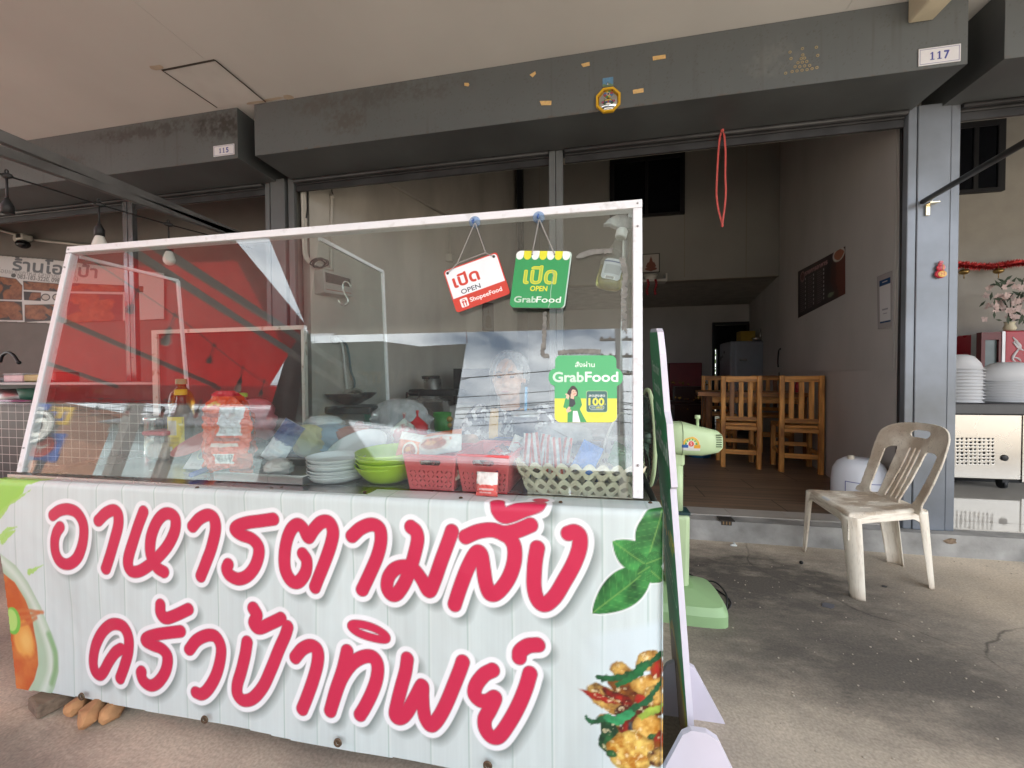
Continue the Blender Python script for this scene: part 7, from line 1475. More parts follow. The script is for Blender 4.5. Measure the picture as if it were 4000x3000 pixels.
t = thing('altar_table', 'dark red and gold stepped altar in the dim back room', 'altar', (c[0], 7.3, FZ)); obj('body', b, mat('altar_dark', (.035, .012, .010), rough=.3), t); b = MB()
for _ in range(46): b.ball((c[0]+rr.uniform(-.3, .3), 7.16+rr.uniform(-.03, .1), rr.choice((.62, .64, .88, .45))+rr.uniform(0, .05)), rr.uniform(.008, .02), 8, 6)
obj('gold_trim', b, mat('altar_gold', (.55, .33, .08), rough=.25, metal=.7), t)
c = P(*q6(335, 1150), Z=FZ); tag(obj('blue_basin', MB().lathe((c[0], c[1], FZ), [(.13, 0), (.16, .12), (.165, .125), (.15, .12), (.12, .005)], 28), mat('sky_blue_plastic', (.04, .22, .48), rough=.4)), 'sky blue plastic basin on the floor behind the fan', 'basin')
# menu poster
Rp, Rn = np.array((RW(2.86)-.013, 2.86, 1.0)), np.array((-1, .2, 0))/math.hypot(1, .2)
def r6(x, y): return PP(*q6(x, y), Rp+Rn*.004, Rn)
p00, p10, p01, p11 = r6(910, 358), r6(1180, 218), r6(910, 90), r6(1180, -55)
p = Paint(0, 1.0, 0, .62, .0075, (.025, .014, .016)); k = fbm(p.x*7, p.y*7, 3); p.c *= (.7+.7*k)[..., None]
p.put(p.ell(.93, .32, .16, .42)+(k-.5)*.1, (.05, .014, .010)); p.put(p.ell(.95, .30, .10, .33)+(k-.5)*.1, (.11, .028, .018)); p.put(p.ell(.90, .56, .10, .09), (.55, .55, .5)); p.put(p.ell(.90, .56, .075, .065)+(k-.5)*.1, (.35, .12, .06)); p.put(p.ell(.75, .09, .10, .06)+(k-.5)*.1, (.20, .25, .15)); p.put(p.ell(.13, .52, .06, .07), (.4, .25, .24)); p.put(p.ell(.13, .52, .045, .055), (.10, .03, .03))
p.text('รายการอาหาร', .45, .545, .055, (.62, .36, .36), w=.5, bold=.04)
for cx in (.20, .40, .62):
    for i in range(16):
        yy = .47-i*.027; p.put(p.capsule([(cx-.13, yy), (cx-.13+.08+.03*((i*7+int(cx*10)) % 3)/2, yy)], .004), (.24, .20, .20), .75)
        if i % 2 == 0: p.put(p.rrect(cx, cx+.014, yy-.016, yy+.012), (.68, .66, .66))
p.sheet_ = None
mp_o = p.sheet('menu_poster', lambda x, y: tuple(bil(p00[i], p10[i], p11[i], p01[i], x, y/.62) for i in range(3)), pmat('poster_paper'), None, .003); tag(mp_o, 'black menu poster with columns of prices on the dining wall', 'poster')
# payment sheet in a sleeve (its code is left blank)
p00, p10, p01, p11 = r6(1370, 422), r6(1452, 408), r6(1365, 120), r6(1452, 84)
p = Paint(0, .6, 0, 1.0, .008, (.36, .34, .34)); p.put(p.rrect(.10, .54, .10, .90, .01), (.66, .65, .66)); p.put(p.rrect(.10, .54, .79, .90), (.03, .07, .16)); p.put(p.rrect(.10, .54, .10, .13), (.03, .07, .16)); p.put(p.rrect(.22, .42, .845, .86), (.5, .5, .55)); p.put(p.rrect(.2, .44, .33, .36), (.25, .25, .28), .8); p.put(p.rrect(.24, .4, .26, .275), (.25, .25, .28), .8)
tag(p.sheet('payment_sheet', lambda x, y: tuple(bil(p00[i], p10[i], p11[i], p01[i], x/.6, y) for i in range(3)), pmat('sleeve_plastic', rough=.2), None, .003), 'white and navy payment sheet in a clear sleeve on the dining wall', 'sheet')
# cables at the near wall end and fridge cord
b = MB()
for dx, dy in ((0, 0), (.015, .02), (-.01, .035)): b.tube(smooth_path([np.array((1.852-dx*.5, 2.815+dy*.8, z_))+np.array((-.006*math.sin(z_*2.5+dx*90), 0, 0)) for z_ in np.linspace(2.55, .14, 9)], 5), .008, 6)
tag(obj('cable_bundle', b, wire), 'bundle of black cables running down beside the steel column', 'cable')
b = MB().tube(smooth_path([r6(810, 535), r6(800, 545), r6(795, 600), r6(797, 640)], 5), .01, 6); tag(obj('fridge_flex', b, wire), 'black cord plugged into the dining wall behind the fridge', 'cord')
# white plastic tank
wt = mat('white_tank', (.70, .73, .80), rough=.35, var=.03)
tc_ = (1.735, 2.995); t = thing('plastic_tank', 'white rounded plastic tank with blue printed frame behind the plastic chair', 'tank', (*tc_, FZ))
obj('body', MB().lathe((0, 0, 0), [(.10, 0), (.125, .012), (.142, .05), (.148, .12), (.148, .22), (.140, .29), (.118, .335), (.08, .362), (.03, .368), (.0005, .368)], 40, cap=False), wt, t, local=True)
p = Paint(-.115, .095, .06, .235, .0022, (.70, .73, .80)); fr_s = np.abs(p.rrect(-.11, .09, .065, .23))-.0022; p.put(fr_s, (.04, .06, .30)); p.text('แลไ', -.0, .155, .035, (.06, .08, .36), w=.06, flip=True, ang=R(-12)); p.put(p.capsule([(-.08, .12), (.06, .12)], .002), (.06, .08, .36)); p.put(p.capsule([(-.08, .10), (.05, .10)], .002), (.06, .08, .36))
p.sheet('label', lambda x, y: (tc_[0]+.1492*np.sin(x/.148-.25), tc_[1]-.1492*np.cos(x/.148-.25), FZ+y), pmat('enamel_plate'), t)
obj('tap_cap', MB().lathe((-.06, -.02, .355), [(.018, 0), (.018, .03), (.0005, .032)], 16, cap=False), mat('ivory_cap', (.55, .5, .42), rough=.5), t, local=True)
# Buddha print and shelf on the back wall
sx = lambda x, y: (2500+x*.3617, 1050+y*.3617)
a, b2 = P(2512, 1098, Y=YB-.1), P(2602, 1098, Y=YB-.1)
t = thing('wall_shelf', 'small white altar shelf with red garlands on the beige back wall', 'shelf', ((a[0]+b2[0])/2-.1, YB-.1, a[2])); obj('board', MB().box((a[0]-.25, YB-.19, a[2]-.03), (b2[0], YB-.002, a[2])), mat('shelf_white', (.5, .48, .45), rough=.5), t); obj('edge', MB().box((b2[0]-.02, YB-.19, a[2]), (b2[0], YB-.002, a[2]+.07)), mat('shelf_white', (.5, .48, .45)), t)
for x in (2530, 2561):
    c = P(x, 1095, Y=YB-.2); b = MB()
    for k in range(7): b.ball((c[0]+.01*math.sin(k), YB-.2, c[2]-k*.030), .018, 8, 6)
    obj('garland', b, mat('garland_red', (.30, .02, .03), rough=.6), t)
c = P(2541, 1078, Y=YB-.12); tag(obj('incense_bowl', MB().lathe((c[0], YB-.12, a[2]+.001), [(.06, 0), (.095, .07), (.085, .07), (.05, .01)], 20), mat('white_china', (.55, .54, .5), rough=.3)), 'white china incense bowl on the altar shelf', 'bowl')
p0, p1 = P(2000+1205*.422, 400+1580*.422, Y=YB-.03), P(2000+1368*.422, 400+1395*.422, Y=YB-.03); w_, h_ = p1[0]-p0[0], p1[2]-p0[2]
def seated_print(w_, h_, bgc, fg):
    p = Paint(0, w_, 0, h_, w_/60, (.02, .02, .022)); p.put(p.rrect(w_*.05, w_*.95, h_*.04, h_*.96), bgc)
    for s_ in (p.ell(w_*.5, h_*.20, w_*.34, h_*.10), p.capsule([(w_*.5, h_*.25), (w_*.5, h_*.52)], [w_*.20, w_*.13]), p.ell(w_*.5, h_*.66, w_*.085, h_*.075), p.capsule([(w_*.5, h_*.72), (w_*.5, h_*.86)], [w_*.06, w_*.005]), p.capsule([(w_*.34, h_*.5), (w_*.26, h_*.34), (w_*.45, h_*.27)], w_*.05), p.capsule([(w_*.66, h_*.5), (w_*.74, h_*.34), (w_*.55, h_*.27)], w_*.05)): p.put(s_, fg)
    return p
tag(seated_print(w_, h_, (.46, .43, .40), (.20, .07, .05)).sheet('framed_picture', plane_fn((p0[0], YB-.03, p0[2]), (1, 0, 0), (0, 0, 1)), pmat('enamel_plate'), None, .02), 'black framed picture of a seated statue above the altar shelf', 'picture')
# second picture, conduit, sockets, breaker box on the kitchen wall
Lp, Ln = np.array((LW(2.9), 2.9, 1.0)), np.array((1, -.387, 0))/math.hypot(1, .387)
def lw_(x, y, off=.01): return PP(x, y, Lp+Ln*off, Ln)
d4 = lambda x, y: (900+x*.452, 350+y*.452)
f5 = lambda x, y: (1150+x*.3918, 1000+y*.3918)
pipem = mat('ivory_pipe', (.48, .46, .42), rough=.55, var=.06)
b = MB()
for x in (620, 640): b.tube(smooth_path([lw_(*d4(x+dx, y), .015) for dx, y in ((-2, 812), (4, 1000), (10, 1200), (14, 1380), (30, 1460), (70, 1500), (150, 1530), (250, 1555))], 4), .013, 8)
b.tube(smooth_path([lw_(*d4(x, y), .015) for x, y in ((878, 905), (877, 1000), (874, 1200), (872, 1400), (870, 1560))], 4), .014, 8); b.tube([lw_(*d4(878, 905), .015), lw_(*d4(878, 945), .015)], .019, 8)
tag(obj('conduit', b, pipem), 'ivory electric conduits on the kitchen wall above the breaker box', 'conduit')
b = MB().tube(smooth_path([lw_(*d4(x, y), .03) for x, y in ((658, 812), (664, 900), (668, 1000), (655, 1110))], 5), .005, 6); b.tube(smooth_path([lw_(*d4(x, y), .03) for x, y in ((886, 910), (876, 870), (882, 835))], 4), .005, 6)
rr = random.Random(3); b.tube(smooth_path([lw_(*f5(250+70*math.cos(k*1.1)+rr.uniform(-25, 25), 75+45*math.sin(k*1.1)+rr.uniform(-12, 12)), .035) for k in range(18)], 5), .006, 6); tag(obj('loose_wires', b, wire), 'tangle of loose black wires over the breaker box', 'wires')
a = [lw_(*f5(*q), .0) for q in ((205, 380), (490, 420), (475, 230), (190, 150))]; t = thing('breaker_box', 'grey-white breaker box with dark window on the kitchen wall', 'breaker box', sum(a)/4)
b = MB(); v = a+[q+Ln*.13 for q in a]; b.add(v, [(4, 5, 6, 7), (0, 1, 5, 4), (1, 2, 6, 5), (2, 3, 7, 6), (3, 0, 4, 7)]); obj('case', b, mat('box_grey', (.42, .41, .39), rough=.45), t)
wq = [bil(*[q+Ln*.1325 for q in a], u, v_) for u, v_ in ((.06, .45), (.94, .45), (.94, .88), (.06, .88))]; obj('window', MB().add(wq, [(0, 1, 2, 3)]), mat('smoked_window', (.06, .06, .06), rough=.2), t)
wq = [bil(*[q+Ln*.1325 for q in a], u, v_) for u, v_ in ((.05, .13), (.95, .13), (.95, .16), (.05, .16))]; obj('red_stripe', MB().add(wq, [(0, 1, 2, 3)]), mat('stripe_red', (.35, .05, .05), rough=.5), t)
b = MB()
for cx in (262, 420):
    q = [lw_(*f5(cx+dx, 835+dy), .012) for dx, dy in ((-55, 28), (55, 36), (55, -24), (-55, -32))]; v = q+[z-Ln*.011 for z in q]; b.add(v, [(0, 1, 2, 3), (0, 4, 5, 1), (1, 5, 6, 2), (2, 6, 7, 3), (3, 7, 4, 0)])
tag(obj('wall_sockets', b, mat('socket_plate', (.46, .44, .41), rough=.5)), 'pair of wall sockets on the kitchen wall behind the divider', 'socket')
b = MB(); b.ball(lw_(*f5(412, 838), .04), .03, 12, 8); b.tube(smooth_path([lw_(*f5(x, y), .04) for x, y in ((412, 838), (465, 855), (488, 950), (505, 1150), (520, 1290), (524, 1390))], 5), .009, 6); tag(obj('appliance_flex', b, mat('white_cord', (.7, .7, .68))), 'white appliance cord hanging from the wall socket', 'cord')
b = MB().tube(smooth_path([lw_(*f5(x, y), .04) for x, y in ((470, 845), (520, 890), (545, 1000), (565, 1150), (600, 1250), (598, 1340), (622, 1398)) ], 5), .009, 6); tag(obj('appliance_flex', b, mat('slate_cord', (.10, .16, .18), rough=.5)), 'slate blue appliance cord beside the white one', 'cord')
q = [lw_(*f5(*k), .02) for k in ((1880, 745), (1990, 755), (1985, 470), (1880, 465))]
p = seated_print(.11, .28, (.10, .10, .10), (.045, .03, .02)); o_ = p.sheet('framed_picture', lambda x, y: tuple(bil(q[0][i], q[1][i], q[2][i], q[3][i], x/.11, y/.28) for i in range(3)), pmat('enamel_plate'), None, .01); tag(o_, 'tall narrow dark picture on the kitchen wall under the red open sign', 'picture')
b = MB(); a_, b_ = lw_(*d4(1240, 735), .02), lw_(1743, 842, .02); b.tube([a_, b_], .012, 6); a_, b_ = lw_(1760, 880, .02), lw_(1758, 1005, .02); b.tube([a_, b_], .010, 6); b.box(lw_(1758, 1008, .03)-.04, lw_(1758, 1008, .03)+.04); tag(obj('wall_wiring', b, pipem), 'slanting wire duct and switch on the upper kitchen wall', 'wire duct')
# ---- kitchen range seen through the pane
blackp = mat('sooty_iron', (.018, .017, .017), rough=.55, var=.3)
KX = lambda px_, yy: P(px_, 1500, Y=yy)[0]
ky = 3.15
x0, x1 = KX(1290, ky), KX(1480, ky); zt = P(1390, 1580, Y=ky)[2]
t = thing('gas_stove', 'black gas stove on green legs at the kitchen wall', 'stove', ((x0+x1)/2, ky, 0)); b = MB().box((x0, ky-.16, zt-.07), (x1, ky+.2, zt-.01), .01); obj('top', b, blackp, t)
for x in (x0+.03, x1-.03):
    for y in (ky-.13, ky+.17): obj('leg', MB().box((x-.02, y-.02, FZ), (x+.02, y+.02, zt-.07)), mat('green_stand', (.05, .20, .13), rough=.5), t)
obj('regulator', MB().ball((x1-.08, ky-.18, zt-.16), .04, 12, 8).tube([(x1-.08, ky-.18, zt-.16), (x1+.12, ky-.2, zt-.19), (x1+.3, ky-.2, zt-.26)], .014, 8), mat('valve_red', (.35, .05, .04), rough=.4), t)
c = ((x0+x1)/2-.02, ky-.02, zt); t = thing('wok', 'black wok with shiny lid on the gas stove', 'wok', c); obj('pan', MB().lathe((0, 0, 0), [(.06, 0), (.17, .06), (.215, .10), (.205, .10), (.05, .01)], 30), blackp, t, local=True); obj('handle', MB().tube([(-.19, 0, .09), (-.34, -.02, .15)], .014, 8), mat('brown_handle', (.10, .05, .03), rough=.5), t, local=True); obj('lid', MB().lathe((.02, 0, .10), [(.09, 0), (.07, .03), (.0005, .05)], 24, cap=False), mat('bright_steel', (.62, .62, .6)), t, local=True)
ky2 = 3.45; c = (KX(1655, ky2), ky2); zr, zb_ = P(1655, 1565, Y=ky2)[2], P(1655, 1660, Y=ky2)[2]
t = thing('stock_pot', 'big steel stock pot with lid on the kitchen bench', 'pot', (*c, zb_-.05)); rr_ = .235; obj('body', MB().lathe((0, 0, 0), [(rr_*.95, 0), (rr_, .02), (rr_, zr-zb_+.04), (rr_*1.06, zr-zb_+.05)], 36, cap=False), mat('brushed_pot', (.50, .50, .49), rough=.28, metal=.9, var=.06), t, local=True); obj('lid', MB().lathe((0, 0, zr-zb_+.05), [(rr_*1.05, 0), (rr_*.6, .03), (.0005, .045)], 36, cap=False), mat('brushed_pot', (.50, .50, .49)), t, local=True); obj('handle', MB().tube([(-.14, -.06, zr-zb_+.06), (-.14, -.06, zr-zb_+.12), (-.02, -.06, zr-zb_+.12), (-.02, -.06, zr-zb_+.06)], .012, 8), blackp, t, local=True)
ky3 = 3.75; x0, x1 = KX(1620, ky3), KX(1800, ky3); zs = P(1700, 1520, Y=ky3)[2]
tag(obj('kitchen_shelf', MB().box((x0, ky3-.15, zs-.06), (x1, ky3+.15, zs), .01), blackp), 'sooty black shelf behind the stock pot', 'shelf')
c = (KX(1690, ky3), ky3, zs); t = thing('saucepan', 'small steel saucepan on the sooty shelf', 'pan', c); obj('body', MB().lathe((0, 0, 0), [(.085, 0), (.09, .10), (.095, .105)], 28, cap=False), mat('brushed_pot', (.50, .50, .49)), t, local=True); obj('rim', MB().lathe((-.02, 0, .10), [(.085, 0), (.09, .03), (.07, .035), (.06, .0)], 24, cap=False), blackp, t, local=True)
x0, x1 = KX(1500, 3.5), KX(1830, 3.5); zt = P(1700, 1662, Y=3.4)[2]; b = MB().box((x0, 3.25, FZ), (x1, 3.75, zt-.055)); tag(obj('kitchen_bench', b, mat('bench_grey', (.2, .2, .2), rough=.5)), 'low grey kitchen bench under the stock pot', 'bench')
c = P(1755, 1610, Y=3.6); tag(obj('rice_cooker', MB().box((c[0]-.02, 3.55, zt-.055), (c[0]+.26, 3.8, c[2]+.06), .02), mat('cooker_white', (.48, .47, .46), rough=.4)), 'white boxy rice cooker next to the stock pot', 'rice cooker')
c = P(1795, 1480, Y=4.1); tag(obj('dark_cupboard', MB().box((c[0]-.05, 4.05, FZ), (c[0]+.35, 4.4, P(1795, 1440, Y=4.1)[2])), blackp), 'dark narrow cupboard beyond the sooty shelf', 'cupboard')
# ================================================================ neighbour's counter
YN = 3.8
s11 = 1.186
x1 = 3.30; t = thing('steel_counter', 'stainless counter on castors with a square of punched holes, in the shop past the column', 'counter', (2.9, YN, FZ))
obj('worktop', MB().box((2.35, YN-.03, .725), (3.75, YN+.6, .815), .006), mat('black_worktop', (.03, .03, .033), rough=.4), t); obj('worktop_edge', MB().box((2.35, YN-.034, .735), (3.75, YN-.0305, .80)), mat('dark_edge', (.06, .062, .066), rough=.35), t)
inx = mat('panel_inox', (.50, .475, .43), rough=.27, metal=.95, var=.05, vscale=2, bump=.06, bscale=3)
holes = [(a_, b_) for a_ in range(10) for b_ in range(8)]
p = Paint(2.37, 3.30, .215, .722, .0052, (.62, .58, .52)); hx0, hz1 = P(3400+563*.603, 1250+770*.603, Y=YN), None
cells = [P(3400+(565+28.5*i)*.603, 1250+(770+22.8*j)*.603, Y=YN) for i in range(9) for j in range(8)]
hole = np.full(p.x.shape, 9.0)
for c in cells: hole = np.minimum(hole, np.maximum(np.abs(p.x-c[0])-.0085, np.abs(p.y-c[2])-.0085))
p.cut(-hole); o_ = p.sheet('punched_panel', plane_fn((0, YN, 0), (1, 0, 0), (0, 0, 1)), inx, t, .002)
obj('end_panel', MB().box((3.302, YN-.006, .2), (3.33, YN+.02, .722)), inx, t); obj('carcass', MB().box((2.37, YN+.03, .215), (3.30, YN+.58, .72)), mat('dark_inside', (.02, .02, .02), rough=.8), t)
c = P(3400+867*.603, 1250+893*.603, Y=YN); obj('knob', MB().lathe((c[0], YN-.003, c[2]), [(.024, 0), (.024, -.004), (.016, -.008), (.0005, -.008)], 20, 'Y', cap=False), blk, t)
c = P(3400+893*.603, 1250+1060*.603, Y=YN); b = MB().lathe((c[0], YN+.05, FZ+.038), [(.037, -.012), (.037, .012)], 20, 'X'); b.box((c[0]-.02, YN+.02, FZ+.05), (c[0]+.02, YN+.08, .215)); obj('castor', b, blk, t)
wb = mat('white_bowl', (.66, .67, .69), rough=.22, var=.02)
g7 = lambda x, y, yy: P(3700+x*.3614, 1000+y*.3614, Y=yy)
stack_lab = lambda who: (lambda i, n: ('topmost' if i == n-1 else 'one')+' of the white bowls stacked upside down '+who)
ybw = YN+.16; c0 = g7(118, 1540, ybw); ztop = g7(130, 1065, ybw)[2]; r1 = g7(335, 1300, ybw)[0]-c0[0]
for i in range(11):
    b = MB().lathe((0, 0, 0), [(r1*1.06, 0), (r1*1.07, .004), (r1*.985, .007), (r1*.9, .05), (r1*.62, .105), (r1*.35, .122), (.0005, .124)], 36, cap=False); o = obj('bowl', b, wb, local=True); o.location = (c0[0]+.002*(i % 3), ybw, .8155+i*(ztop-.8155-.124)/10); o.rotation_euler = (0, R(1.5 if i > 8 else 0), 0); tag(o, 'white deep bowl in the tall upside-down stack against the steel column', 'bowl', 'tall stack of white bowls')
c0 = g7(650, 1540, ybw+.12); ztop = g7(640, 1145, ybw+.12)[2]; r1 = c0[0]-g7(335, 1400, ybw+.12)[0]
for i in range(9):
    b = MB().lathe((0, 0, 0), [(r1*1.05, 0), (r1*1.055, .004), (r1*.985, .008), (r1*.93, .05), (r1*.78, .10), (r1*.55, .135), (r1*.3, .15), (.0005, .152)], 36, cap=False, sy=.8); o = obj('bowl', b, wb, local=True); o.location = (c0[0], ybw+.12, .8155+i*(ztop-.8155-.152)/8); o.rotation_euler = (0, R(-2 if i == 8 else 0), 0); tag(o, 'broad white bowl in the wide upside-down stack on the steel counter', 'bowl', 'wide stack of white bowls')
yc_ = 4.45; a, b2, c_ = g7(372, 835, yc_), g7(590, 820, yc_), g7(628, 808, yc_)
t = thing('drinks_fridge', 'red drinks fridge with white script behind the bowls', 'fridge', (c_[0]+.1, yc_, FZ)); zt = c_[2]; cred = mat('cola_red', (.34, .012, .025), rough=.3, var=.05)
b = MB().box((a[0], yc_+.04, FZ), (b2[0], yc_+.06, zt-.02)); b2_ = MB(); xw = g7(440, 930, yc_)[0]; b2_.box((a[0], yc_, FZ), (a[0]+.03, yc_+.05, zt-.01)); b2_.box((b2[0]-.02, yc_, FZ), (b2[0], yc_+.05, zt-.01)); b2_.box((a[0]+.03, yc_, zt-.08), (b2[0]-.02, yc_+.05, zt-.01)); obj('door_frame', b2_, mat('maroon_frame', (.10, .012, .014), rough=.4), t); obj('door_glass', MB().box((a[0]+.03, yc_+.02, FZ), (b2[0]-.02, yc_+.025, zt-.08)), mat('fridge_glass', (.10, .13, .13), rough=.1), t)
obj('body', MB().box((c_[0], yc_+.001, FZ), (c_[0]+.62, yc_+.5, zt), .01), cred, t); obj('corner_trim', MB().box((b2[0]+.001, yc_-.005, FZ), (c_[0]-.001, yc_+.3, zt-.005)), mat('silver_trim', (.45, .45, .46), rough=.35, metal=.4), t)
sw = MB(); ws = mat('script_white', (.62, .60, .62), rough=.5, var=0)
for pts, r0 in (([(710, 875), (745, 920), (775, 970), (800, 975)], .010), ([(712, 930), (725, 945), (760, 985), (800, 1010), (830, 1020)], .008), ([(800, 975), (760, 1020), (715, 1080), (708, 1120), (740, 1140)], .009), ([(715, 935), (745, 925), (790, 960), (800, 1000)], .006), ([(720, 1090), (770, 1110), (800, 1140)], .007)):
    pp = [g7(x, y, yc_-.002) for x, y in smooth_path(pts, 5)]; sw.tube([q*np.array((1, 0, 1))+np.array((0, yc_-.001, 0)) for q in pp], [r0*(.35+.8*math.sin(math.pi*i/(len(pp)-1))) for i in range(len(pp))], 6)
obj('script', sw, ws, t)
c = g7(675, 790, yc_+.1); t = thing('flower_vase', 'bunch of pale pink artificial flowers in a vase on the drinks fridge', 'flowers', (c[0], yc_+.1, zt)); obj('vase', MB().lathe((0, 0, 0), [(.03, 0), (.045, .03), (.03, .07), (.04, .09)], 20), mat('cream_vase', (.6, .55, .40), rough=.4), t, local=True)
b = MB(); lf = MB(); rr = random.Random(9)
for _ in range(46):
    p_ = np.array((rr.uniform(-.17, .17), rr.uniform(-.1, .1), rr.uniform(.12, .46)))
    for k in range(5):
        a_ = 2*math.pi*k/5+rr.random(); u_ = np.array((math.cos(a_), rr.uniform(-.5, .2), math.sin(a_))); w_ = np.array((-math.sin(a_), 0, math.cos(a_))); s_ = rr.uniform(.026, .040); b.add([p_, p_+u_*s_*.5+w_*s_*.4, p_+u_*s_, p_+u_*s_*.5-w_*s_*.4], [(0, 1, 2, 3)])
for _ in range(46):
    p_ = np.array((rr.uniform(-.17, .17), rr.uniform(-.08, .1), rr.uniform(.08, .50))); a_ = rr.uniform(0, 6.28); u_ = np.array((math.cos(a_), .2, math.sin(a_))); w_ = np.array((-u_[2], 0, u_[0])); s_ = rr.uniform(.03, .05); lf.add([p_-u_*s_, p_+w_*s_*.3, p_+u_*s_, p_-w_*s_*.3], [(0, 1, 2, 3)])
for k in range(9): a_ = rr.uniform(-.14, .14); lf.tube([(0, 0, .08), (a_*.5, 0, .22), (a_, rr.uniform(-.06, .06), .36)], .003, 5)
obj('blossom', b, mat('pale_petals', (.55, .42, .40), rough=.7), t, local=True); obj('foliage', lf, mat('dark_leaves', (.03, .05, .025), rough=.6), t, local=True)
b = MB(); rr = random.Random(2)
pth = smooth_path([g7(x, y, 4.9) for x, y in ((60, 88), (140, 95), (250, 105), (380, 112), (500, 112), (620, 95), (740, 78), (900, 80))], 14)
for q in pth:
    for _ in range(16):
        u_ = np.array((rr.uniform(-1, 1), rr.uniform(-.6, .2), rr.uniform(-1, 1))); u_ /= np.linalg.norm(u_); w_ = np.cross(u_, (0, 1, 0)); s_ = rr.uniform(.025, .05); b.add([q, q+u_*s_*.6+w_*.004, q+u_*s_, q+u_*s_*.6-w_*.004], [(0, 1, 2, 3)])
tag(obj('tinsel', b, mat('red_tinsel', (.42, .03, .03), rough=.25, metal=.6, vscale=30)), 'red tinsel garland strung across the neighbour wall', 'tinsel')
for i, (x, y) in enumerate(((183, 172), (555, 162))):
    c = g7(x, y, 4.88); b = MB().ball(c, .04, 16, 10, 1, 1, .7); b.tube([c, c-np.array((0, 0, .07))], .004, 5); b.tube([c, c+np.array((0, 0, .07))], .002, 4); tag(obj('gold_bell', b, mat('bell_gold', (.35, .23, .08), rough=.3, metal=.8)), ('gold bell hanging under the tinsel nearest the steel column', 'gold bell hanging under the tinsel over the flowers')[i], 'bell', 'gold bells under the tinsel')
c = g7(555, 1130, 4.2); tag(obj('red_cup', MB().lathe((c[0], 4.2, .8155), [(.05, 0), (.06, .28), (.055, .28)], 20), mat('cup_red', (.4, .02, .02), rough=.4)), 'red plastic cup between the bowl stacks and drinks fridge', 'cup')
tag(obj('back_shelf', MB().box((2.5, 4.05, FZ), (3.75, 4.42, .813)), mat('dark_inside', (.02, .02, .02))), 'dark sideboard behind the steel counter', 'sideboard')
# ================================================================ the street behind the camera (mirrored in the pane)
# red awning of shop 115
redc = bpy.data.materials.new('red_canvas'); redc.use_nodes = True; n = redc.node_tree.nodes; l = redc.node_tree.links.new; n.clear()
o_ = n.new('ShaderNodeOutputMaterial'); df = n.new('ShaderNodeBsdfDiffuse'); tl_ = n.new('ShaderNodeBsdfTranslucent'); mxx = n.new('ShaderNodeMixShader'); nzz = n.new('ShaderNodeTexNoise'); nzz.inputs['Scale'].default_value = 3; rmp = n.new('ShaderNodeValToRGB'); rmp.color_ramp.elements[0].color = (.62, .010, .020, 1); rmp.color_ramp.elements[1].color = (.70, .014, .026, 1)
l(nzz.outputs['Fac'], rmp.inputs['Fac']); l(rmp.outputs['Color'], df.inputs['Color']); l(rmp.outputs['Color'], tl_.inputs['Color']); mxx.inputs['Fac'].default_value = .70; l(df.outputs['BSDF'], mxx.inputs[1]); l(tl_.outputs['BSDF'], mxx.inputs[2]); l(mxx.outputs['Shader'], o_.inputs['Surface'])
TZ0, TZ1 = 2.42, 2.30
t = thing('red_awning', 'red canvas awning stretched out before shop 115', 'awning', (-5, -1.2, TZ1))
pa_, pb_, pc2 = RP(912, 930, Z=2.41), RP(1196, 1268, Z=2.36), RP(1078, 1512, Z=2.30)
pa_ = pa_+(pa_-pb_)*.10
pl3 = [(pa_[0], pa_[1]), (pb_[0], pb_[1]), (pc2[0], -2.65), (-9.2, -2.65), (-9.2, pa_[1])]
b = MB(); zz = lambda y: TZ1+(TZ0-TZ1)*(y+2.65)/2.9
b.add([(x, y, zz(y)) for x, y in pl3]+[(x, y, zz(y)-.004) for x, y in pl3], [(0, 1, 2, 3, 4), (9, 8, 7, 6, 5)]+[(i, i+5, (i+1) % 5+5, (i+1) % 5) for i in range(5)]); obj('canvas', b, redc, t)
b = MB().grid(lambda u, v: (-9.2+5.15*u, -2.66+.02*math.sin(u*40)*v, TZ1-.30*v), 80, 4); obj('valance', b, redc, t, solid=.003)
for xx in (-5.2, -7.0): obj('rail', MB().obox((xx, .2, 2.36), (xx, -2.62, 2.24), .035, .05), beamm, t)
# dark cloths hung at the soffit edge
shade = mat('dark_tarpaulin', (.045, .047, .050), rough=.8, var=.2)
YD = -2.32
qs = [RP(x, y, Y=YD) for x, y in ((1130, 1610), (1765, 1690), (1822, 1335), (1640, 1345), (1490, 1325), (1310, 1330), (1185, 1335))]
t = thing('hanging_banner', 'dark advertising banner hung by cords from the soffit edge over the kerb', 'banner', (qs[0][0], YD, qs[1][2]))
b = MB(); n_ = len(qs); b.add([(q[0], YD, q[2]) for q in qs]+[(q[0], YD-.006, q[2]) for q in qs], [tuple(range(n_)), tuple(range(2*n_-1, n_-1, -1))]+[(i, n_+i, n_+(i+1) % n_, (i+1) % n_) for i in range(n_)]); obj('cloth', b, shade, t)
cc = RP(1480, 1460, Y=YD); p = Paint(-.75, .75, -.22, .22, .012, (.045, .047, .05)); p.text('ข้าวขาหมู', 0, 0, .20, (.16, .135, .075), w=1.35, bold=.07, flip=True)
msk = np.abs(p.c[..., 0]-.045) < .004; p.keep = np.where(msk, 1.0, -1.0)
p.sheet('faded_lettering', lambda x, y: (cc[0]-x, np.full(x.shape, YD+.004), cc[2]+y), pmat('poster_paper'), t)
cd_ = MB()
for (x, y) in ((1825, 1333), (1500, 1325), (1190, 1335)): c = RP(x, y, Y=YD); cd_.tube([c, (c[0]-.03, YD, SZ)], .006, 5)
obj('cord', cd_, mat('red_raffia', (.50, .085, .075)), t)
qs = [RP(x, y, Y=-2.0) for x, y in ((1045, 1622), (1205, 1652), (1215, 1300), (1150, 1275))]
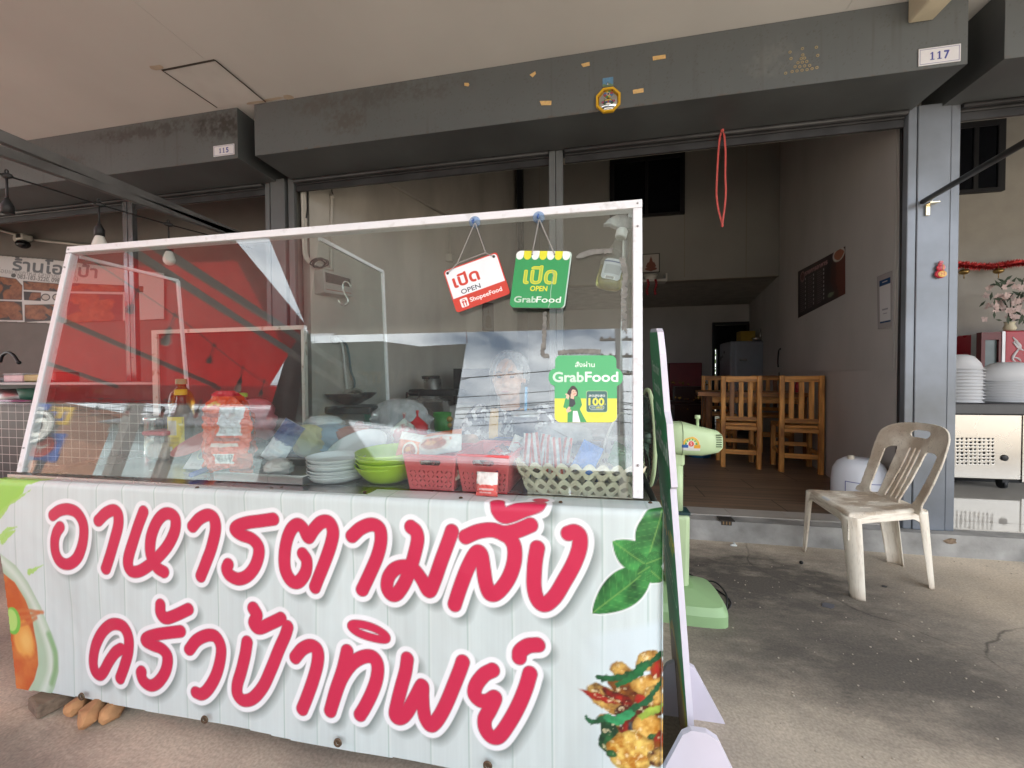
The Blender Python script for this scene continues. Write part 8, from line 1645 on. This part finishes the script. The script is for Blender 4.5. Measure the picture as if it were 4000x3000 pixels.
b = MB(); b.add([(q[0], -2.0, q[2]) for q in qs]+[(q[0], -2.008, q[2]) for q in qs], [(0, 1, 2, 3), (7, 6, 5, 4)]+[(i, 4+i, 4+(i+1) % 4, (i+1) % 4) for i in range(4)]); tag(obj('shade_cloth', b, mat('black_shade', (.012, .012, .013), rough=.9)), 'black shade cloth hung between the red awning and the dark banner', 'shade cloth')
# street: poles, wires, houses, signs
polem = mat('pole_concrete', (.26, .25, .24), rough=.9, var=.12)
def pole(label, c, h, lean=(0, 0)):
    t = thing('utility_pole', label, 'utility pole', (c[0], c[1], 0)); obj('shaft', MB().obox((c[0], c[1], 0), (c[0]+lean[0], c[1]+lean[1], h), .26, .26, up=(0, 1, 0)), polem, t); b = MB()
    for z_ in (h-.5, h-1.3, h-2.1): b.obox((c[0]-.8, c[1], z_), (c[0]+.8, c[1], z_), .09, .09)
    obj('crossarm', b, mat('rust_arm', (.16, .13, .11), rough=.8), t); b = MB()
    for z_ in (h-.5, h-1.3, h-2.1):
        for x in (-.7, -.35, .35, .7): b.lathe((c[0]+x, c[1], z_+.04), [(.05, 0), (.06, .05), (.03, .12)], 10)
    obj('insulator', b, mat('brown_insulator', (.10, .05, .03), rough=.3), t); return t
a = RP(420, 1900, Y=-6.5); pole('concrete utility pole with wires across the street, near the red awning', (a[0], -6.5), 8.5, (-.1, 0))
a = RP(540, 1800, Y=-7.5); pole('second concrete utility pole behind the first', (a[0], -8.2), 8.8, (.2, 0))
a = RP(2425, 1600, Y=-14.3); pole('utility pole mirrored beside the big green sticker', (a[0], -14.3), 9.0)
for i, (y, z0, z1) in enumerate(((-14.0, 4.7, 5.0), (-14.0, 5.05, 5.35), (-14.2, 5.5, 5.8), (-14.2, 6.1, 6.35), (-9, 4.0, 3.9), (-9.1, 4.25, 4.1), (-9.0, 5.2, 5.0), (-7.6, 6.4, 6.2), (-7.6, 7.0, 6.7))):
    b = MB().tube([(x, y, z0+(z1-z0)*(x+40)/70-.6*(1-((x % 22)/11-1)**2)) for x in np.linspace(-42, 32, 60)], .016, 5); tag(obj('power_line', b, wire), 'black power line sagging across the street behind the viewer', 'power line', 'street power lines')
def house(label, x0, x1, y0, y1, h, wallm, roofm, roof='shed', rise=1.2):
    t = thing('town_house', label, 'house', ((x0+x1)/2, y0, 0)); obj('wall', MB().box((x0, y0, 0), (x1, y1, h)), wallm, t); b = MB()
    if roof == 'gable': b.add([(x0-.4, y1+.5, h-.1), (x1+.4, y1+.5, h-.1), (x1+.4, (y0+y1)/2, h+rise), (x0-.4, (y0+y1)/2, h+rise), (x0-.4, y0-.5, h-.1), (x1+.4, y0-.5, h-.1)], [(3, 2, 1, 0), (2, 3, 4, 5), (0, 1, 5, 4), (0, 4, 3), (1, 2, 5)])
    else: b.add([(x0-.4, y1+.8, h+.02), (x1+.4, y1+.8, h+.02), (x1+.4, y0-.2, h+rise), (x0-.4, y0-.2, h+rise), (x0-.4, y1+.8, h-.1), (x1+.4, y1+.8, h-.1), (x1+.4, y0-.2, h+.0), (x0-.4, y0-.2, h+.0)], [(3, 2, 1, 0), (0, 1, 5, 4), (1, 2, 6, 5), (2, 3, 7, 6), (3, 0, 4, 7), (4, 5, 6, 7)])
    obj('roof', b, roofm, t); nw = max(2, int((x1-x0)/2.2))
    for i in range(nw if 'salmon' in label else 0):
        xx = x0+(i+.5)*(x1-x0)/nw
        for zz_ in (1.0, 3.9):
            if zz_+1.5 < h: obj('window', MB().box((xx-.55, y1, zz_), (xx+.55, y1+.04, zz_+1.3)), mat('dark_pane', (.03, .035, .04), rough=.15), t)
    return t
grr, redr = mat('grey_roof', (.12, .12, .125), rough=.6), mat('tile_roof', (.30, .10, .05), rough=.7)
house('pale blue-grey shophouse across the street with a dark sheet roof', -26.5, -16.2, -26, -16, 4.6, mat('house_blue', (.50, .60, .62), rough=.9), grr, 'gable', 2.3)
house('low shophouse across the street, front darkened to weaken its reflection', -15.6, -1, -24, -16, 3.0, mat('darkened_front', (.07, .075, .08), rough=.8), grr, 'shed', .3)  # front darkened and raised so the pane mirrors less light over the goods
house('long low shed across the street, darkened to weaken its reflection', -.6, 14, -25, -16, 2.9, mat('darkened_shed', (.09, .095, .10), rough=.8), grr, 'shed', .3)  # also darkened and raised to dim what the lower pane mirrors
house('salmon shophouse at the far side with signboards', -40, -30.5, -24, -16, 5.6, mat('house_salmon', (.62, .34, .24), rough=.9), redr, 'shed', .6)
def signboard(label, q0, q1, y, col, txt, tcol, round_=False):
    a, b2 = RP(*q0, Y=y), RP(*q1, Y=y); x0, x1 = min(a[0], b2[0]), max(a[0], b2[0]); z0, z1 = min(a[2], b2[2]), max(a[2], b2[2]); w_, h_ = x1-x0, z1-z0
    p = Paint(0, w_, 0, h_, w_/90, col)
    if round_: p.put(np.abs(p.ell(w_/2, h_/2, w_*.42, h_*.42))-w_*.03, (.75, .75, .72)); p.cut(p.ell(w_/2, h_/2, w_*.5, h_*.5))
    if txt == 'mug': p.put(p.ell(w_/2, h_/2, w_*.36, h_*.40), (.7, .08, .06)); p.put(p.capsule([(w_*.34, h_*.55), (w_*.5, h_*.42), (w_*.66, h_*.55)], h_*.05), (.8, .75, .7)); p.put(p.capsule([(w_*.5, h_*.42), (w_*.5, h_*.28)], h_*.03), (.8, .75, .7))
    elif txt: p.text(txt, w_/2, h_/2, h_*.5, tcol, w=w_*.66, bold=.06)
    t = thing('sign_board', label, 'sign', ((x0+x1)/2, y, 0)); p.sheet('panel', lambda x, yy: (x1-x, np.full(x.shape, y), z0+yy), pmat('enamel_plate'), t, .06); obj('post', MB().box(((x0+x1)/2-.06, y-.2, 0), ((x0+x1)/2+.06, y-.08, z1)), polem, t)
yS = -9.6
signboard('yellow LB sign across the street', (185, 1590), (262, 1660), yS, (.72, .45, .05), 'LB', (.05, .08, .35))
signboard('dark blue shop sign beside the yellow LB one', (110, 1575), (182, 1620), yS+.2, (.03, .08, .35), 'พาณิชย์', (.7, .7, .7))
signboard('blue sign with a red round emblem across the street', (115, 1690), (215, 1800), yS, (.05, .12, .42), 'mug', (1, 1, 1))
signboard('round black and white sign across the street', (95, 1600), (180, 1740), yS+.4, (.03, .03, .03), 'CA', (.75, .75, .7), True)
signboard('yellow oval sign high across the street', (150, 1490), (265, 1570), yS-.2, (.66, .46, .06), 'อ', (.06, .05, .04), True)
# second string of lamps along the awning edge
b = MB().tube(smooth_path([(-7.4, -2.55, 2.05), (-5.6, -2.5, 1.98), (-4.1, -2.45, 2.0), (-2.6, -2.4, 2.05), (-1.4, -2.35, 2.3)], 10), .004, 6); tag(obj('light_cable', b, wire), 'black string-light cable along the outer edge of the red awning', 'cable')
for i, x in enumerate(np.linspace(-7.0, -2.4, 9)):
    o = proto.copy(); COL.objects.link(o); o.location = (x, -2.47, 2.0); o.rotation_euler = (0, 0, i*.7); o['label'] = 'opal bulb lamp socket along the outer edge of the red awning'; o['group'] = 'string-light sockets along the outer awning edge'
    for ch in list(proto.children)+[q for q in plist_src.children if q.name.startswith('bulb')]:
        q = ch.copy(); COL.objects.link(q); q.parent = o
# ================================================================ the cook behind the pane
HX, HY, HZ = P(1987, 1480, Y=1.93)[0], 1.93, 1.035
skin = mat('skin', (.50, .27, .17), rough=.55, var=.08, vscale=14)
per = thing('person', 'woman in hairnet, dark floral shirt and yellow apron sitting behind the cart pane', 'person', (HX, HY, 0))
def limb(mb, pts, r, n=14): mb.tube(smooth_path([np.array(q) for q in pts], 6), list(np.interp(np.linspace(0, len(r)-1, (len(pts)-1)*6+1), range(len(r)), r)), n); mb.ball(pts[0], r[0], 12, 8); mb.ball(pts[-1], r[-1], 12, 8); return mb
def remesh(o, vox, it=6):
    md = o.modifiers.new('remesh', 'REMESH'); md.mode = 'VOXEL'; md.voxel_size = vox; md.use_smooth_shade = True
    md = o.modifiers.new('smooth', 'SMOOTH'); md.factor = .5; md.iterations = it
b = MB(); tx, ty = HX, HY
b.ball((tx, ty+.005, HZ+.030), .082, 24, 16, .93, 1.08, 1.08)           # skull
b.ball((tx, ty-.022, HZ-.035), .066, 24, 16, .98, .95, 1.12)            # face and jaw
b.ball((tx, ty-.062, HZ-.088), .024, 14, 10, 1.3, .8, .8)               # chin
b.ball((tx, ty-.088, HZ-.022), .013, 12, 8, 1.0, 1.0, 1.1); limb(b, [(tx, ty-.080, HZ+.012), (tx, ty-.092, HZ-.020)], [.007, .011], 10)   # nose
for s in (-1, 1):
    b.ball((tx+s*.036, ty-.068, HZ-.030), .024, 12, 8, 1, .7, .9); b.ball((tx+s*.078, ty+.012, HZ-.005), .018, 12, 8, .4, .8, 1.3); b.ball((tx+s*.030, ty-.076, HZ+.022), .016, 12, 8, 1.3, .5, .5)
b.ball((tx, ty-.080, HZ-.060), .016, 12, 8, 1.5, .6, .5)
limb(b, [(tx, ty+.02, HZ-.06), (tx, ty+.035, HZ-.15), (tx, ty+.05, HZ-.20)], [.050, .050, .065])
b.ball((tx, ty+.08, .80), .10, 20, 12, 1.5, .85, .9); b.ball((tx, ty+.09, .66), .12, 20, 12, 1.25, .85, 1.5); b.ball((tx, ty+.10, .52), .14, 20, 12, 1.25, .9, .8)
for s in (-1, 1):
    sh_, el, wr_ = (tx+s*.165, ty+.06, .845), (tx+s*.225, ty-.02, .70), (tx+s*.12, ty-.225, .765)
    limb(b, [sh_, ((sh_[0]+el[0])/2+s*.012, ty+.03, .775), el], [.058, .050, .042]); limb(b, [el, ((el[0]+wr_[0])/2+s*.012, ty-.13, .735), wr_], [.043, .040, .028])
    pc = np.array((wr_[0]-s*.02, wr_[1]-.045, wr_[2]-.004)); b.ball(pc, .036, 14, 10, 1.0, 1.15, .45)
    for k, (dx, ln) in enumerate(((-.024, .055), (-.008, .064), (.008, .060), (.023, .048))):
        f0 = pc+np.array((dx, -.032, .002)); limb(b, [f0, f0+np.array((dx*.15-s*.004, -ln*.55, .004)), f0+np.array((dx*.2-s*.008, -ln, -.012))], [.0088, .0082, .0070], 8)
    f0 = pc+np.array((-s*.030, .0, .0)); limb(b, [f0, f0+np.array((-s*.022, -.022, .002)), f0+np.array((-s*.026, -.045, -.006))], [.0105, .0095, .008], 8)
    limb(b, [(tx+s*.10, ty+.09, .49), (tx+s*.13, ty-.15, .50), (tx+s*.14, ty-.30, .46)], [.085, .078, .062]); limb(b, [(tx+s*.14, ty-.30, .46), (tx+s*.14, ty-.27, .20), (tx+s*.14, ty-.25, .06)], [.060, .052, .036]); limb(b, [(tx+s*.14, ty-.22, .035), (tx+s*.145, ty-.36, .03)], [.035, .030])
body = obj('body', b, skin, per); remesh(body, .0055, 4)
b = MB(); b.ball((tx, ty+.08, .80), .105, 20, 12, 1.55, .93, .95); b.ball((tx, ty+.09, .66), .128, 20, 12, 1.27, .9, 1.5); b.ball((tx, ty+.10, .53), .145, 20, 12, 1.3, .95, .8); limb(b, [(tx, ty+.05, .84), (tx, ty+.06, .80)], [.078, .10])
for s in (-1, 1): limb(b, [(tx+s*.160, ty+.06, .845), (tx+s*.190, ty+.035, .79), (tx+s*.212, ty+.005, .735)], [.066, .066, .062])
fl_ = mat('floral_cloth', (.62, .63, .66), rough=.8, col2=(.025, .03, .06), var=.05, vscale=26, lo=.50, hi=.56, detail=2)
remesh(obj('shirt', b, fl_, per), .008, 4)
ap = mat('apron_yellow', (.66, .40, .10), rough=.7, var=.1)
b = MB()
for s in (-1, 1): b.grid(lambda u, v, s=s: (tx+s*(.075-.012*v)+(u-.5)*.045, ty+.085-.125*math.sin(min(1, .25+v)*math.pi/2)-.012, .885-.20*v), 4, 12)
obj('apron_strap', b, ap, per, solid=.006)
b = MB().grid(lambda u, v: (tx+(u-.5)*.24, ty-.035-.03*math.cos((u-.5)*2.4), .70-.18*v), 10, 6); obj('apron_bib', b, ap, per, solid=.006)
hair = mat('dark_hair', (.03, .022, .018), rough=.6)
b = MB().ball((tx, ty+.018, HZ+.036), .090, 28, 18, .95, 1.06, 1.0); b.v = [(x, y, max(z, HZ+.0+.9*(-.06 if y > ty-.005 else .045)) if True else z) for x, y, z in b.v]; obj('hair', b, hair, per)
b = MB(); n_, m_ = 60, 24
for j in range(m_+1):
    t_ = math.pi*.62*j/m_
    for i in range(n_):
        f_ = 2*math.pi*i/n_; pl_ = 1+.035*math.sin(f_*17+j*.7)*min(1, j/8)+.03*(vnoise(np.array(i*.5), np.array(j*.5), 3)-.5); b.v.append((tx+.100*pl_*math.sin(t_)*math.cos(f_), ty+.022+.112*pl_*math.sin(t_)*math.sin(f_), HZ+.036+.112*math.cos(t_)*pl_))
for j in range(m_):
    for i in range(n_): b.f.append((j*n_+i, (j+1)*n_+i, (j+1)*n_+(i+1) % n_, j*n_+(i+1) % n_)); b.smooth.append(True)
M_ = Matrix.Translation((tx, ty, HZ)) @ Matrix.Rotation(R(-14), 4, 'X') @ Matrix.Translation((-tx, -ty, -HZ)); b.xf(M_); obj('hairnet', b, glass_mat('hairnet', tint=(.84, .84, .84), film=.26, film_col=(.8, .8, .8)), per)
for s in (-1, 1):
    obj('eye', MB().ball((tx+s*.030, ty-.0725, HZ+.010), .0125, 12, 8, 1, .6, .55), mat('eye_dark', (.03, .02, .018), rough=.2, var=0), per); obj('eyebrow', MB().tube([(tx+s*.014, ty-.084, HZ+.030), (tx+s*.030, ty-.083, HZ+.035), (tx+s*.046, ty-.074, HZ+.030)], [.002, .003, .0015], 6), hair, per)
obj('lips', MB().ball((tx, ty-.088, HZ-.060), .011, 14, 8, 1.7, .5, .55), mat('lips', (.42, .14, .11), rough=.5, var=0), per)
t = thing('stool', 'round plastic stool the woman sits on behind the cart', 'stool', (tx, ty+.12, 0)); obj('seat', MB().lathe((tx, ty+.12, .40), [(.15, 0), (.16, .012), (.15, .022), (.0005, .022)], 28, cap=False), mat('stool_blue', (.05, .12, .35), rough=.4), t)
for sx_ in (-1, 1):
    for sy_ in (-1, 1): obj('leg', MB().obox((tx+sx_*.13, ty+.12+sy_*.13, 0), (tx+sx_*.10, ty+.12+sy_*.10, .40), .03, .03), mat('stool_blue', (.05, .12, .35)), t)
# ================================================================ sub-parts: pieces of a part hang under that part
SUBS = {('pedestal_fan', 'rating_sticker'): 'motor_housing', ('pedestal_fan', 'oscillation_knob'): 'motor_housing', ('pedestal_fan', 'housing_seam'): 'motor_housing', ('pedestal_fan', 'column_collar'): 'column', ('pedestal_fan', 'grille_ring'): 'grille',
        ('soffit', 'hatch_joint'): 'access_hatch', ('window', 'pane'): 'frame', ('sauce_bottle', 'label'): 'body', ('spray_bottle', 'label'): 'body', ('spray_bottle', 'cleaner'): 'body', ('spray_bottle', 'trigger_head'): 'collar',
        ('open_sign', 'hook'): 'suction_cup', ('octagonal_mirror', 'painted_emblem'): 'mirror_dome', ('breaker_box', 'window'): 'case', ('breaker_box', 'red_stripe'): 'case', ('fridge', 'handle'): 'door', ('drinks_fridge', 'script'): 'body',
        ('stock_pot', 'handle'): 'lid', ('power_strip', 'sockets'): 'body', ('tiled_counter', 'shelf_edge'): 'shelf', ('steel_counter', 'worktop_edge'): 'worktop', ('steel_counter', 'knob'): 'punched_panel', ('plastic_tank', 'label'): 'body', ('standee', 'printed_face'): 'foam_board',
        ('gourd_charm', 'gold_medal'): 'body', ('gourd_charm', 'gold_dot'): 'body', ('gourd_charm', 'knot'): 'body', ('awning_strut', 'screw'): 'bracket', ('utility_pole', 'insulator'): 'crossarm', ('person', 'apron_strap'): 'shirt', ('person', 'hairnet'): 'hair', ('floor_bolt_plate', 'slots'): 'plate'}
st_n = lambda o: o.name.split('.')[0]
for o in list(bpy.data.objects):
    if o.type == 'EMPTY' and o.parent is None:
        for ch in list(o.children):
            w_ = SUBS.get((st_n(o), st_n(ch)))
            if w_:
                q = [c for c in o.children if st_n(c) == w_]
                if q: ch.parent = q[0]
